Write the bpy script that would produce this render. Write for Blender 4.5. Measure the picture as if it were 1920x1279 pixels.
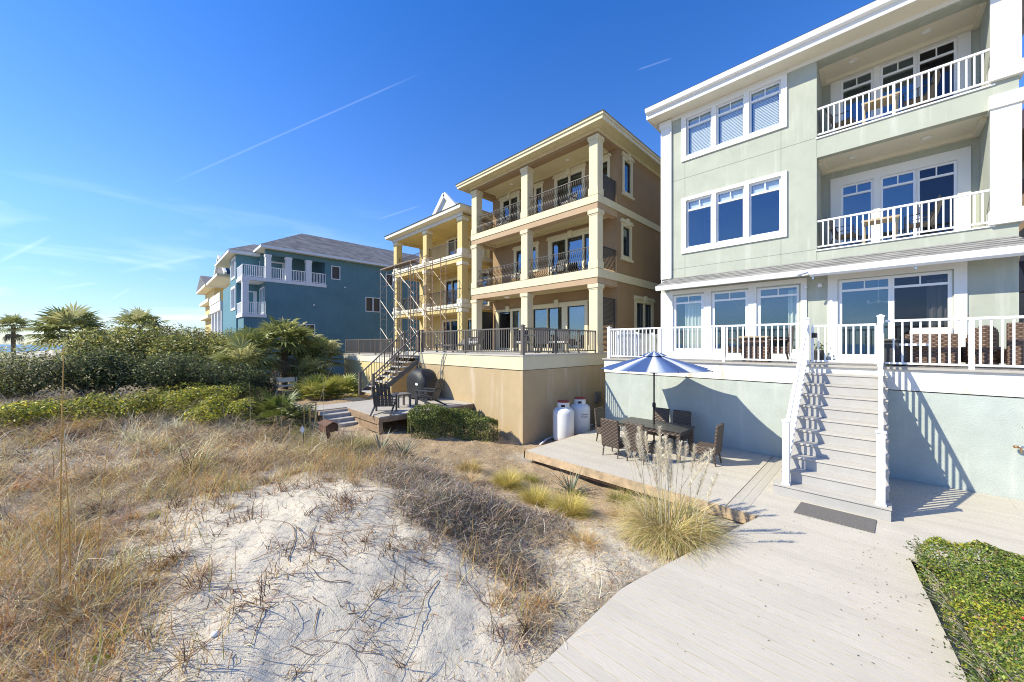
import bpy, math, random
import numpy as np
from mathutils import Vector, Matrix
R = math.radians
random.seed(7)
rng = np.random.default_rng(7)
for o in list(bpy.data.objects):
    bpy.data.objects.remove(o)
SC = bpy.context.scene
COL = SC.collection

# ---------------------------------------------------------------- camera
cd = bpy.data.cameras.new('camera')
cam = bpy.data.objects.new('camera', cd)
COL.objects.link(cam)
cam.location = (0, 0, 2.9)
cam.rotation_euler = (R(90), 0, R(-45))
cd.sensor_width = 36
cd.lens = 36 * 690 / 1920
cd.shift_y = 5.5 / 1920
cd.clip_start = 0.05
cd.clip_end = 6000
SC.camera = cam

# ---------------------------------------------------------------- light
SUN = Vector((-1.0, 0.67, 1.03)).normalized()
elev = math.asin(SUN.z)
azim = math.atan2(SUN.x, SUN.y)
world = bpy.data.worlds.new('World')
SC.world = world
world.use_nodes = True
nt = world.node_tree
nt.nodes.clear()

def N(t, typ, **k):
    n = t.nodes.new(typ)
    for a, b in k.items():
        setattr(n, a, b)
    return n

def math_(t, op, a, b=None, c=None, clamp=False):
    n = t.nodes.new('ShaderNodeMath')
    n.operation = op
    n.use_clamp = clamp
    for i, s in enumerate((a, b, c)):
        if s is None:
            continue
        if isinstance(s, (int, float)):
            n.inputs[i].default_value = s
        else:
            t.links.new(s, n.inputs[i])
    return n.outputs[0]

def build_world():
    t = nt
    out = N(t, 'ShaderNodeOutputWorld')
    bg = N(t, 'ShaderNodeBackground')
    bg.inputs['Strength'].default_value = 0.15
    sky = N(t, 'ShaderNodeTexSky', sky_type='NISHITA', sun_disc=False)
    sky.sun_elevation = elev
    sky.sun_rotation = azim
    sky.air_density = 1.0
    sky.dust_density = 0.2
    sky.ozone_density = 1.6
    hs = N(t, 'ShaderNodeHueSaturation')
    hs.inputs['Saturation'].default_value = 1.05
    hs.inputs['Value'].default_value = 1.0
    tint = N(t, 'ShaderNodeMix', data_type='RGBA', blend_type='MULTIPLY')
    tint.inputs['Factor'].default_value = 1
    t.links.new(sky.outputs[0], tint.inputs[6])
    tc0 = N(t, 'ShaderNodeTexCoord')
    sp0 = N(t, 'ShaderNodeSeparateXYZ')
    t.links.new(tc0.outputs['Generated'], sp0.inputs[0])
    rp0 = N(t, 'ShaderNodeValToRGB')
    e0 = rp0.color_ramp.elements
    e0[0].position, e0[0].color = 0, (.36, .42, .53, 1)
    e0[1].position, e0[1].color = .85, (.19, .45, .86, 1)
    x1 = e0.new(.10)
    x1.color = (.40, .48, .65, 1)
    x0 = e0.new(.25)
    x0.color = (.43, .56, .80, 1)
    t.links.new(sp0.outputs[2], rp0.inputs[0])
    sc0 = N(t, 'ShaderNodeVectorMath', operation='SCALE')
    sc0.inputs['Scale'].default_value = 1.32
    t.links.new(rp0.outputs[0], sc0.inputs[0])
    t.links.new(sc0.outputs[0], tint.inputs[7])
    t.links.new(tint.outputs[2], hs.inputs['Color'])
    # contrails: bands along great circles, broken up by noise
    tc = N(t, 'ShaderNodeTexCoord')
    noise = N(t, 'ShaderNodeTexNoise')
    noise.inputs['Scale'].default_value = 9
    noise.inputs['Detail'].default_value = 6
    t.links.new(tc.outputs['Generated'], noise.inputs['Vector'])

    def dirv(s, tt):
        return Vector(((1 + s) / 2 ** .5, (1 - s) / 2 ** .5, tt)).normalized()
    trails = [  # ends given as slopes from the viewing axis, half width, strength
        ((-.885, .455), (-.28, .721), .0024, .075),
        ((-1.39, .225), (-1.26, .29), .004, .09),
        ((-1.06, .197), (-.83, .242), .006, .07),
        ((-1.25, .149), (-1.13, .166), .0035, .08),
        ((-1.09, .120), (-1.04, .150), .003, .08),
        ((.345, .746), (.43, .775), .002, .09),
        ((-.36, .34), (-.255, .374), .0026, .08),
        ((-1.10, .235), (-.92, .205), .008, .08),
    ]
    total = None
    for (a, b, w, st) in trails:
        da, db = dirv(*a), dirv(*b)
        n = da.cross(db).normalized()
        mid = (da + db).normalized()
        half = da.angle(db) / 2
        dp = N(t, 'ShaderNodeVectorMath', operation='DOT_PRODUCT')
        t.links.new(tc.outputs['Generated'], dp.inputs[0])
        dp.inputs[1].default_value = n
        ab = math_(t, 'ABSOLUTE', dp.outputs['Value'])
        band = math_(t, 'SUBTRACT', 1.0, math_(t, 'DIVIDE', ab, w), clamp=True)
        dm = N(t, 'ShaderNodeVectorMath', operation='DOT_PRODUCT')
        t.links.new(tc.outputs['Generated'], dm.inputs[0])
        dm.inputs[1].default_value = mid
        lo, hi = math.cos(half * 1.15), math.cos(half * .7)
        along = math_(t, 'DIVIDE', math_(t, 'SUBTRACT', dm.outputs['Value'], lo), hi - lo, clamp=True)
        m = math_(t, 'MULTIPLY', math_(t, 'MULTIPLY', band, along), st)
        total = m if total is None else math_(t, 'ADD', total, m)
    nz = math_(t, 'MULTIPLY', total, math_(t, 'ADD', math_(t, 'MULTIPLY', noise.outputs[0], 1.2), .25, clamp=True))
    # thin cirrus veil low over the sea
    mp = N(t, 'ShaderNodeMapping')
    mp.inputs['Scale'].default_value = (2.2, 2.2, 11)
    mp.inputs['Rotation'].default_value = (.25, .18, 0)
    t.links.new(tc.outputs['Generated'], mp.inputs['Vector'])
    n2 = N(t, 'ShaderNodeTexNoise')
    n2.inputs['Scale'].default_value = 2.0
    n2.inputs['Detail'].default_value = 7
    n2.inputs['Distortion'].default_value = .6
    t.links.new(mp.outputs[0], n2.inputs['Vector'])
    cir = math_(t, 'MULTIPLY', math_(t, 'SUBTRACT', n2.outputs[0], .52, clamp=True), 1.5)
    sp = N(t, 'ShaderNodeSeparateXYZ')
    t.links.new(tc.outputs['Generated'], sp.inputs[0])
    low = math_(t, 'SUBTRACT', 1.0, math_(t, 'MULTIPLY', math_(t, 'ABSOLUTE', sp.outputs[2]), 3.0), clamp=True)
    cir = math_(t, 'MULTIPLY', cir, low)
    fac = math_(t, 'ADD', nz, cir, clamp=True)
    mix = N(t, 'ShaderNodeMix', data_type='RGBA')
    t.links.new(fac, mix.inputs['Factor'])
    t.links.new(hs.outputs[0], mix.inputs[6])
    mix.inputs[7].default_value = (8.2, 8.8, 9.6, 1)
    t.links.new(mix.outputs[2], bg.inputs['Color'])
    t.links.new(bg.outputs[0], out.inputs['Surface'])
build_world()

sl = bpy.data.lights.new('sun', 'SUN')
sl.energy = 4.6
sl.angle = R(.5)
sl.color = (1, .935, .73)
sun = bpy.data.objects.new('sun', sl)
COL.objects.link(sun)
sun.location = SUN * 60
sun.rotation_euler = (-SUN).to_track_quat('-Z', 'Y').to_euler()

SC.view_settings.view_transform = 'Standard'
SC.view_settings.look = 'None'
SC.view_settings.exposure = 0.6
SC.view_settings.gamma = 1
SC.render.engine = 'CYCLES'
SC.cycles.max_bounces = 8
SC.cycles.transparent_max_bounces = 12
SC.cycles.use_denoising = True
SC.cycles.denoiser = 'OPENIMAGEDENOISE'
SC.cycles.denoising_input_passes = 'RGB_ALBEDO_NORMAL'
SC.cycles.denoising_prefilter = 'NONE'
SC.cycles.filter_width = 1.05

# ---------------------------------------------------------------- materials
MATS = {}

def mat(name, color, rough=.7, noise=None, bump=None, streak=None, spec=.5, metal=0, coat=0):
    """procedural principled material; noise=(scale, amount), bump=(scale, strength, dist), streak=(colour, amount)"""
    if name in MATS:
        return MATS[name]
    m = bpy.data.materials.new(name)
    m.use_nodes = True
    t = m.node_tree
    b = t.nodes['Principled BSDF']
    b.inputs['Roughness'].default_value = rough
    b.inputs['Specular IOR Level'].default_value = spec
    b.inputs['Metallic'].default_value = metal
    b.inputs['Coat Weight'].default_value = coat
    tc = N(t, 'ShaderNodeTexCoord')
    col = None
    if noise:
        ns = N(t, 'ShaderNodeTexNoise')
        ns.inputs['Scale'].default_value = noise[0]
        ns.inputs['Detail'].default_value = 8
        ns.inputs['Roughness'].default_value = .65
        t.links.new(tc.outputs['Object'], ns.inputs['Vector'])
        rp = N(t, 'ShaderNodeValToRGB')
        a = noise[1]
        rp.color_ramp.elements[0].position = .28
        rp.color_ramp.elements[1].position = .72
        rp.color_ramp.elements[0].color = [max(0, c * (1 - a)) for c in color] + [1]
        rp.color_ramp.elements[1].color = [min(1, c * (1 + a)) for c in color] + [1]
        t.links.new(ns.outputs[0], rp.inputs[0])
        col = rp.outputs[0]
    if streak:
        mp = N(t, 'ShaderNodeMapping')
        mp.inputs['Scale'].default_value = streak[2] if len(streak) > 2 else (2.3, 2.3, .22)
        t.links.new(tc.outputs['Object'], mp.inputs[0])
        n2 = N(t, 'ShaderNodeTexNoise')
        n2.inputs['Scale'].default_value = 1.6
        n2.inputs['Detail'].default_value = 7
        n2.inputs['Roughness'].default_value = .6
        t.links.new(mp.outputs[0], n2.inputs['Vector'])
        r2 = N(t, 'ShaderNodeValToRGB')
        r2.color_ramp.elements[0].position = .55
        r2.color_ramp.elements[1].position = .74
        r2.color_ramp.elements[0].color = (0, 0, 0, 1)
        r2.color_ramp.elements[1].color = (streak[1],) * 3 + (1,)
        t.links.new(n2.outputs[0], r2.inputs[0])
        mx = N(t, 'ShaderNodeMix', data_type='RGBA')
        t.links.new(r2.outputs[0], mx.inputs['Factor'])
        if col:
            t.links.new(col, mx.inputs[6])
        else:
            mx.inputs[6].default_value = (*color, 1)
        mx.inputs[7].default_value = (*streak[0], 1)
        col = mx.outputs[2]
    if col:
        t.links.new(col, b.inputs['Base Color'])
    else:
        b.inputs['Base Color'].default_value = (*color, 1)
    if bump:
        nb = N(t, 'ShaderNodeTexNoise')
        nb.inputs['Scale'].default_value = bump[0]
        nb.inputs['Detail'].default_value = 5
        t.links.new(tc.outputs['Object'], nb.inputs['Vector'])
        bp = N(t, 'ShaderNodeBump')
        bp.inputs['Strength'].default_value = bump[1]
        bp.inputs['Distance'].default_value = bump[2]
        t.links.new(nb.outputs[0], bp.inputs['Height'])
        t.links.new(bp.outputs[0], b.inputs['Normal'])
    MATS[name] = m
    return m

def mat_attr(name, rough=.6, trans=.25, spec=.3):
    """plants: colour of each leaf or blade from the mesh colour attribute"""
    m = bpy.data.materials.new(name)
    m.use_nodes = True
    t = m.node_tree
    b = t.nodes['Principled BSDF']
    b.inputs['Roughness'].default_value = rough
    b.inputs['Specular IOR Level'].default_value = spec
    at = N(t, 'ShaderNodeAttribute', attribute_name='col')
    t.links.new(at.outputs['Color'], b.inputs['Base Color'])
    tr = N(t, 'ShaderNodeBsdfTranslucent')
    t.links.new(at.outputs['Color'], tr.inputs['Color'])
    mx = N(t, 'ShaderNodeMixShader')
    mx.inputs[0].default_value = trans
    t.links.new(b.outputs[0], mx.inputs[1])
    t.links.new(tr.outputs[0], mx.inputs[2])
    t.links.new(mx.outputs[0], t.nodes['Material Output'].inputs['Surface'])
    return m

def mat_glass(name, refl, tint, rcol=(.8, .9, 1)):
    m = bpy.data.materials.new(name)
    m.use_nodes = True
    t = m.node_tree
    t.nodes.remove(t.nodes['Principled BSDF'])
    gl = N(t, 'ShaderNodeBsdfGlossy')
    gl.inputs['Roughness'].default_value = .015
    gl.inputs['Color'].default_value = (*rcol, 1)
    tr = N(t, 'ShaderNodeBsdfTransparent')
    tr.inputs['Color'].default_value = (*tint, 1)
    lw = N(t, 'ShaderNodeLayerWeight')
    lw.inputs['Blend'].default_value = .25
    f = math_(t, 'ADD', math_(t, 'MULTIPLY', math_(t, 'POWER', lw.outputs['Facing'], 2.5), .5), refl, clamp=True)
    mx = N(t, 'ShaderNodeMixShader')
    t.links.new(f, mx.inputs[0])
    t.links.new(tr.outputs[0], mx.inputs[1])
    t.links.new(gl.outputs[0], mx.inputs[2])
    # very slight waviness of the panes
    tc = N(t, 'ShaderNodeTexCoord')
    nb = N(t, 'ShaderNodeTexNoise')
    nb.inputs['Scale'].default_value = .8
    t.links.new(tc.outputs['Object'], nb.inputs['Vector'])
    bp = N(t, 'ShaderNodeBump')
    bp.inputs['Strength'].default_value = .05
    bp.inputs['Distance'].default_value = .02
    t.links.new(nb.outputs[0], bp.inputs['Height'])
    t.links.new(bp.outputs[0], gl.inputs['Normal'])
    t.links.new(mx.outputs[0], t.nodes['Material Output'].inputs['Surface'])
    return m

def mat_boards(name, c1, c2, axis=1, width=.145, rough=.55, grain=.35):
    """boards running along an axis: each board its own tone, with long grain"""
    m = bpy.data.materials.new(name)
    m.use_nodes = True
    t = m.node_tree
    b = t.nodes['Principled BSDF']
    b.inputs['Roughness'].default_value = rough
    b.inputs['Specular IOR Level'].default_value = .35
    tc = N(t, 'ShaderNodeTexCoord')
    sp = N(t, 'ShaderNodeSeparateXYZ')
    t.links.new(tc.outputs['Object'], sp.inputs[0])
    cross = sp.outputs[0 if axis == 1 else (1 if axis == 0 else 2)]
    idx = math_(t, 'FLOOR', math_(t, 'DIVIDE', cross, width))
    wn = N(t, 'ShaderNodeTexWhiteNoise', noise_dimensions='1D')
    t.links.new(idx, wn.inputs['W'])
    mp = N(t, 'ShaderNodeMapping')
    sc = [14, 14, 14]
    sc[axis] = 1.1
    mp.inputs['Scale'].default_value = sc
    t.links.new(tc.outputs['Object'], mp.inputs[0])
    off = N(t, 'ShaderNodeCombineXYZ')
    t.links.new(math_(t, 'MULTIPLY', wn.outputs[0], 37.), off.inputs[0])
    t.links.new(math_(t, 'MULTIPLY', wn.outputs[0], 91.), off.inputs[1])
    va = N(t, 'ShaderNodeVectorMath', operation='ADD')
    t.links.new(mp.outputs[0], va.inputs[0])
    t.links.new(off.outputs[0], va.inputs[1])
    nz = N(t, 'ShaderNodeTexNoise')
    nz.inputs['Scale'].default_value = 1.0
    nz.inputs['Detail'].default_value = 1.5
    t.links.new(va.outputs[0], nz.inputs['Vector'])
    rings = math_(t, 'FRACT', math_(t, 'MULTIPLY', nz.outputs[0], 9.0))
    rings = math_(t, 'ABSOLUTE', math_(t, 'SUBTRACT', rings, .5))
    rings = math_(t, 'MULTIPLY', rings, 2.0)
    big = N(t, 'ShaderNodeTexNoise')
    big.inputs['Scale'].default_value = 1.3
    big.inputs['Detail'].default_value = 6
    t.links.new(tc.outputs['Object'], big.inputs['Vector'])
    f = math_(t, 'ADD', math_(t, 'MULTIPLY', rings, grain), math_(t, 'MULTIPLY', wn.outputs[0], .42))
    f = math_(t, 'ADD', f, math_(t, 'MULTIPLY', math_(t, 'SUBTRACT', big.outputs[0], .5), .9), clamp=True)
    mx = N(t, 'ShaderNodeMix', data_type='RGBA')
    t.links.new(f, mx.inputs['Factor'])
    mx.inputs[6].default_value = (*c1, 1)
    mx.inputs[7].default_value = (*c2, 1)
    t.links.new(mx.outputs[2], b.inputs['Base Color'])
    bp = N(t, 'ShaderNodeBump')
    bp.inputs['Strength'].default_value = .25
    bp.inputs['Distance'].default_value = .004
    t.links.new(rings, bp.inputs['Height'])
    t.links.new(bp.outputs[0], b.inputs['Normal'])
    return m

def mat_wicker(name, c1, c2, s=42):
    m = bpy.data.materials.new(name)
    m.use_nodes = True
    t = m.node_tree
    b = t.nodes['Principled BSDF']
    b.inputs['Roughness'].default_value = .5
    tc = N(t, 'ShaderNodeTexCoord')
    sp = N(t, 'ShaderNodeSeparateXYZ')
    t.links.new(tc.outputs['Object'], sp.inputs[0])
    h = math_(t, 'ADD', sp.outputs[0], sp.outputs[1])
    sa = math_(t, 'SINE', math_(t, 'MULTIPLY', h, s * 2.2))
    row = math_(t, 'FLOOR', math_(t, 'MULTIPLY', sp.outputs[2], s))
    par = math_(t, 'SUBTRACT', math_(t, 'MULTIPLY', math_(t, 'MODULO', row, 2.), 2.), 1.)
    zz = math_(t, 'FRACT', math_(t, 'MULTIPLY', sp.outputs[2], s))
    prof = math_(t, 'SINE', math_(t, 'MULTIPLY', zz, math.pi))
    w = math_(t, 'ADD', math_(t, 'MULTIPLY', math_(t, 'MULTIPLY', sa, par), .5), .5)
    hgt = math_(t, 'MULTIPLY', w, prof)
    ns = N(t, 'ShaderNodeTexNoise')
    ns.inputs['Scale'].default_value = 30
    t.links.new(tc.outputs['Object'], ns.inputs['Vector'])
    f = math_(t, 'ADD', math_(t, 'MULTIPLY', hgt, .75), math_(t, 'MULTIPLY', math_(t, 'SUBTRACT', ns.outputs[0], .4), .6), clamp=True)
    mx = N(t, 'ShaderNodeMix', data_type='RGBA')
    t.links.new(f, mx.inputs['Factor'])
    mx.inputs[6].default_value = (*c1, 1)
    mx.inputs[7].default_value = (*c2, 1)
    t.links.new(mx.outputs[2], b.inputs['Base Color'])
    bp = N(t, 'ShaderNodeBump')
    bp.inputs['Strength'].default_value = .8
    bp.inputs['Distance'].default_value = .008
    t.links.new(hgt, bp.inputs['Height'])
    t.links.new(bp.outputs[0], b.inputs['Normal'])
    return m

def mat_shingle(name, c1, c2, sx=4.0, sy=7.0, coords='Object'):
    m = bpy.data.materials.new(name)
    m.use_nodes = True
    t = m.node_tree
    b = t.nodes['Principled BSDF']
    b.inputs['Roughness'].default_value = .9
    tc = N(t, 'ShaderNodeTexCoord')
    sp = N(t, 'ShaderNodeSeparateXYZ')
    t.links.new(tc.outputs['Object'], sp.inputs[0])
    row = math_(t, 'FLOOR', math_(t, 'MULTIPLY', sp.outputs[2], sy * 3))
    hh = math_(t, 'ADD', math_(t, 'ADD', sp.outputs[0], sp.outputs[1]), math_(t, 'MULTIPLY', row, .37))
    colm = math_(t, 'FLOOR', math_(t, 'MULTIPLY', hh, sx))
    cv = N(t, 'ShaderNodeCombineXYZ')
    t.links.new(row, cv.inputs[0])
    t.links.new(colm, cv.inputs[1])
    wn = N(t, 'ShaderNodeTexWhiteNoise', noise_dimensions='3D')
    t.links.new(cv.outputs[0], wn.inputs['Vector'])
    ns = N(t, 'ShaderNodeTexNoise')
    ns.inputs['Scale'].default_value = 25
    t.links.new(tc.outputs['Object'], ns.inputs['Vector'])
    f = math_(t, 'ADD', math_(t, 'MULTIPLY', wn.outputs[0], .7), math_(t, 'MULTIPLY', ns.outputs[0], .4), clamp=True)
    mx = N(t, 'ShaderNodeMix', data_type='RGBA')
    t.links.new(f, mx.inputs['Factor'])
    mx.inputs[6].default_value = (*c1, 1)
    mx.inputs[7].default_value = (*c2, 1)
    t.links.new(mx.outputs[2], b.inputs['Base Color'])
    fz = math_(t, 'FRACT', math_(t, 'MULTIPLY', sp.outputs[2], sy * 3))
    bp = N(t, 'ShaderNodeBump')
    bp.inputs['Strength'].default_value = .6
    bp.inputs['Distance'].default_value = .02
    t.links.new(math_(t, 'ADD', fz, math_(t, 'MULTIPLY', wn.outputs[0], .5)), bp.inputs['Height'])
    t.links.new(bp.outputs[0], b.inputs['Normal'])
    return m

M = dict(
    green=mat('green_stucco', (.395, .415, .352), .9, (1.1, .10), (120, .35, .006), ((.54, .55, .49), .7)),
    green_low=mat('pale_green_stucco', (.43, .472, .44), .92, (2.2, .09), (55, .55, .012), ((.60, .62, .56), .6)),
    white=mat('white_paint', (.76, .75, .72), .5, (3, .02)),
    offwhite=mat('cream_soffit', (.74, .69, .56), .7, (2, .03)),
    band=mat('white_stucco_band', (.72, .70, .65), .85, (3, .04), (70, .3, .006), ((.36, .22, .10), .6, (2.1, 2.1, .45))),
    vinyl=mat('white_vinyl', (.82, .82, .83), .35, spec=.5),
    brown=mat('brown_stucco', (.305, .20, .108), .92, (1.5, .09), (110, .35, .006)),
    brown_wall=mat('tan_stucco', (.46, .345, .20), .92, (1.2, .08), (90, .35, .006), ((.60, .50, .40), .6)),
    beam=mat('rose_stucco', (.43, .305, .195), .92, (1.5, .05), (110, .3, .006)),
    cream=mat('cream_stucco', (.66, .585, .40), .88, (1.8, .06), (90, .3, .006), ((.50, .42, .27), .3)),
    ceil=mat('cream_ceiling', (.62, .54, .32), .8, (2, .03)),
    yellow=mat('yellow_stucco', (.60, .47, .215), .9, (1.3, .06), (90, .3, .006)),
    yellow_pale=mat('pale_yellow_stucco', (.70, .56, .27), .9, (1.3, .06), (90, .3, .006), ((.5, .42, .28), .3)),
    ivory=mat('ivory_trim', (.74, .69, .55), .8, (2, .04)),
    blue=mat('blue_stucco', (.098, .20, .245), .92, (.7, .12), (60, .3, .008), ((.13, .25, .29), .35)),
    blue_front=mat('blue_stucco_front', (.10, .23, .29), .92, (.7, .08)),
    bluegrey=mat('grey_white_trim', (.66, .68, .72), .8, (2, .03)),
    dark=mat('bronze_frame', (.035, .031, .028), .4),
    iron=mat('brown_iron', (.075, .062, .052), .45, spec=.5),
    grey_rail=mat('taupe_rail', (.135, .115, .098), .45),
    black=mat('black_cover', (.016, .016, .018), .55, (3, .3), (9, .5, .03)),
    screen=mat('dark_louvre', (.06, .055, .052), .6),
    room=mat('room_wall', (.30, .30, .28), .9),
    roomfloor=mat('room_floor', (.22, .17, .12), .7),
    curtain=mat('curtain', (.62, .63, .54), .9),
    blind=mat('blind_slats', (.62, .64, .60), .7),
    wood=mat('weathered_wood', (.27, .185, .115), .85, (7, .35), (30, .4, .006)),
    palewood=mat('pale_weathered_wood', (.46, .34, .215), .85, (5, .35), (30, .4, .006)),
    greywood=mat('grey_wood', (.15, .135, .12), .8, (8, .25), (30, .4, .004)),
    charcoal=mat('charcoal_plastic', (.045, .046, .05), .55, (6, .15)),
    tank=mat('white_tank', (.74, .74, .73), .35, (3, .04)),
    red=mat('red_oxide', (.30, .05, .035), .6, (9, .3)),
    rust=mat('rusty_steel', (.115, .055, .032), .85, (9, .5), (30, .4, .004)),
    steel=mat('galvanised_steel', (.30, .28, .26), .45, (6, .2), metal=.5),
    rustpipe=mat('rusty_scaffold', (.33, .20, .13), .7, (5, .5)),
    pebble=mat('shell', (.80, .77, .70), .5),
    bark=mat('palm_bark', (.16, .125, .09), .95, (9, .4), (18, 1.0, .03)),
    stem=mat('woody_stem', (.12, .095, .07), .9, (9, .3)),
    mat_=mat('door_mat', (.14, .13, .12), .95, (60, .5), (90, .8, .006)),
    dkmat=mat('dark_mat', (.05, .048, .045), .95, (50, .3)),
    cushion=mat('cushion', (.66, .64, .58), .9, (14, .08), (40, .2, .004)),
    tan_top=mat('tan_table_top', (.45, .36, .24), .7, (8, .15)),
    sling=mat('sling_fabric', (.20, .17, .14), .8),
    hose=mat('grey_hose', (.32, .33, .31), .6),
    groove=mat('groove_shade', (.06, .06, .055), .9),  # near-black colour puts the shadow line into the reveal below the band
    joint=mat('stucco_joint', (.22, .25, .20), .9),
    lamp=mat('lamp_trim', (.85, .84, .80), .4),
    bamboo=mat('bamboo', (.50, .38, .12), .55, (6, .2)),
    chrome=mat('chrome', (.6, .6, .6), .2, metal=1.0),
    brass=mat('brass_fitting', (.35, .2, .1), .4, metal=.6),
    brown_eaves=mat('brown_fascia', (.09, .045, .03), .7, (5, .2)),  # the neighbour's eaves are dark brown themselves
)
M['glass'] = mat_glass('window_glass', .10, (.94, .96, .97), (.55, .76, .95))
M['glass_dark'] = mat_glass('dark_window_glass', .16, (.75, .78, .80), (.62, .80, .96))
M['insect'] = mat_glass('screened_glass', .07, (.58, .57, .60), (.45, .5, .62))
M['deck'] = mat_boards('grey_composite_boards', (.55, .50, .425), (.45, .41, .345), 1, grain=.28)
M['deck_x'] = mat_boards('grey_composite_cross_boards', (.50, .455, .39), (.41, .375, .32), 0)
M['stairs'] = mat_boards('grey_stair_boards', (.48, .45, .41), (.38, .355, .32), 1, .3)
M['riser'] = mat('grey_riser', (.40, .385, .37), .7, (5, .06))
M['wicker'] = mat_wicker('brown_wicker', (.035, .025, .02), (.185, .13, .095), 24)
M['wicker_up'] = mat_wicker('chestnut_wicker', (.06, .035, .025), (.26, .165, .11), 24)
M['roof_grey'] = mat_shingle('grey_shingles', (.16, .155, .15), (.34, .33, .31))
M['roof_dark'] = mat_shingle('charcoal_shingles', (.07, .068, .075), (.21, .205, .215), 2.2, 2.2)
M['leaf'] = mat_attr('leaf', .45, .36, .45)
M['shrub_leaf'] = mat_attr('shrub_leaf', .45, .5, .4)
M['grassm'] = mat_attr('dry_grass', .75, .2, .15)
M['palm'] = mat_attr('palm_leaf', .45, .3, .4)

# ---------------------------------------------------------------- mesh helpers
ORG = {}

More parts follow.
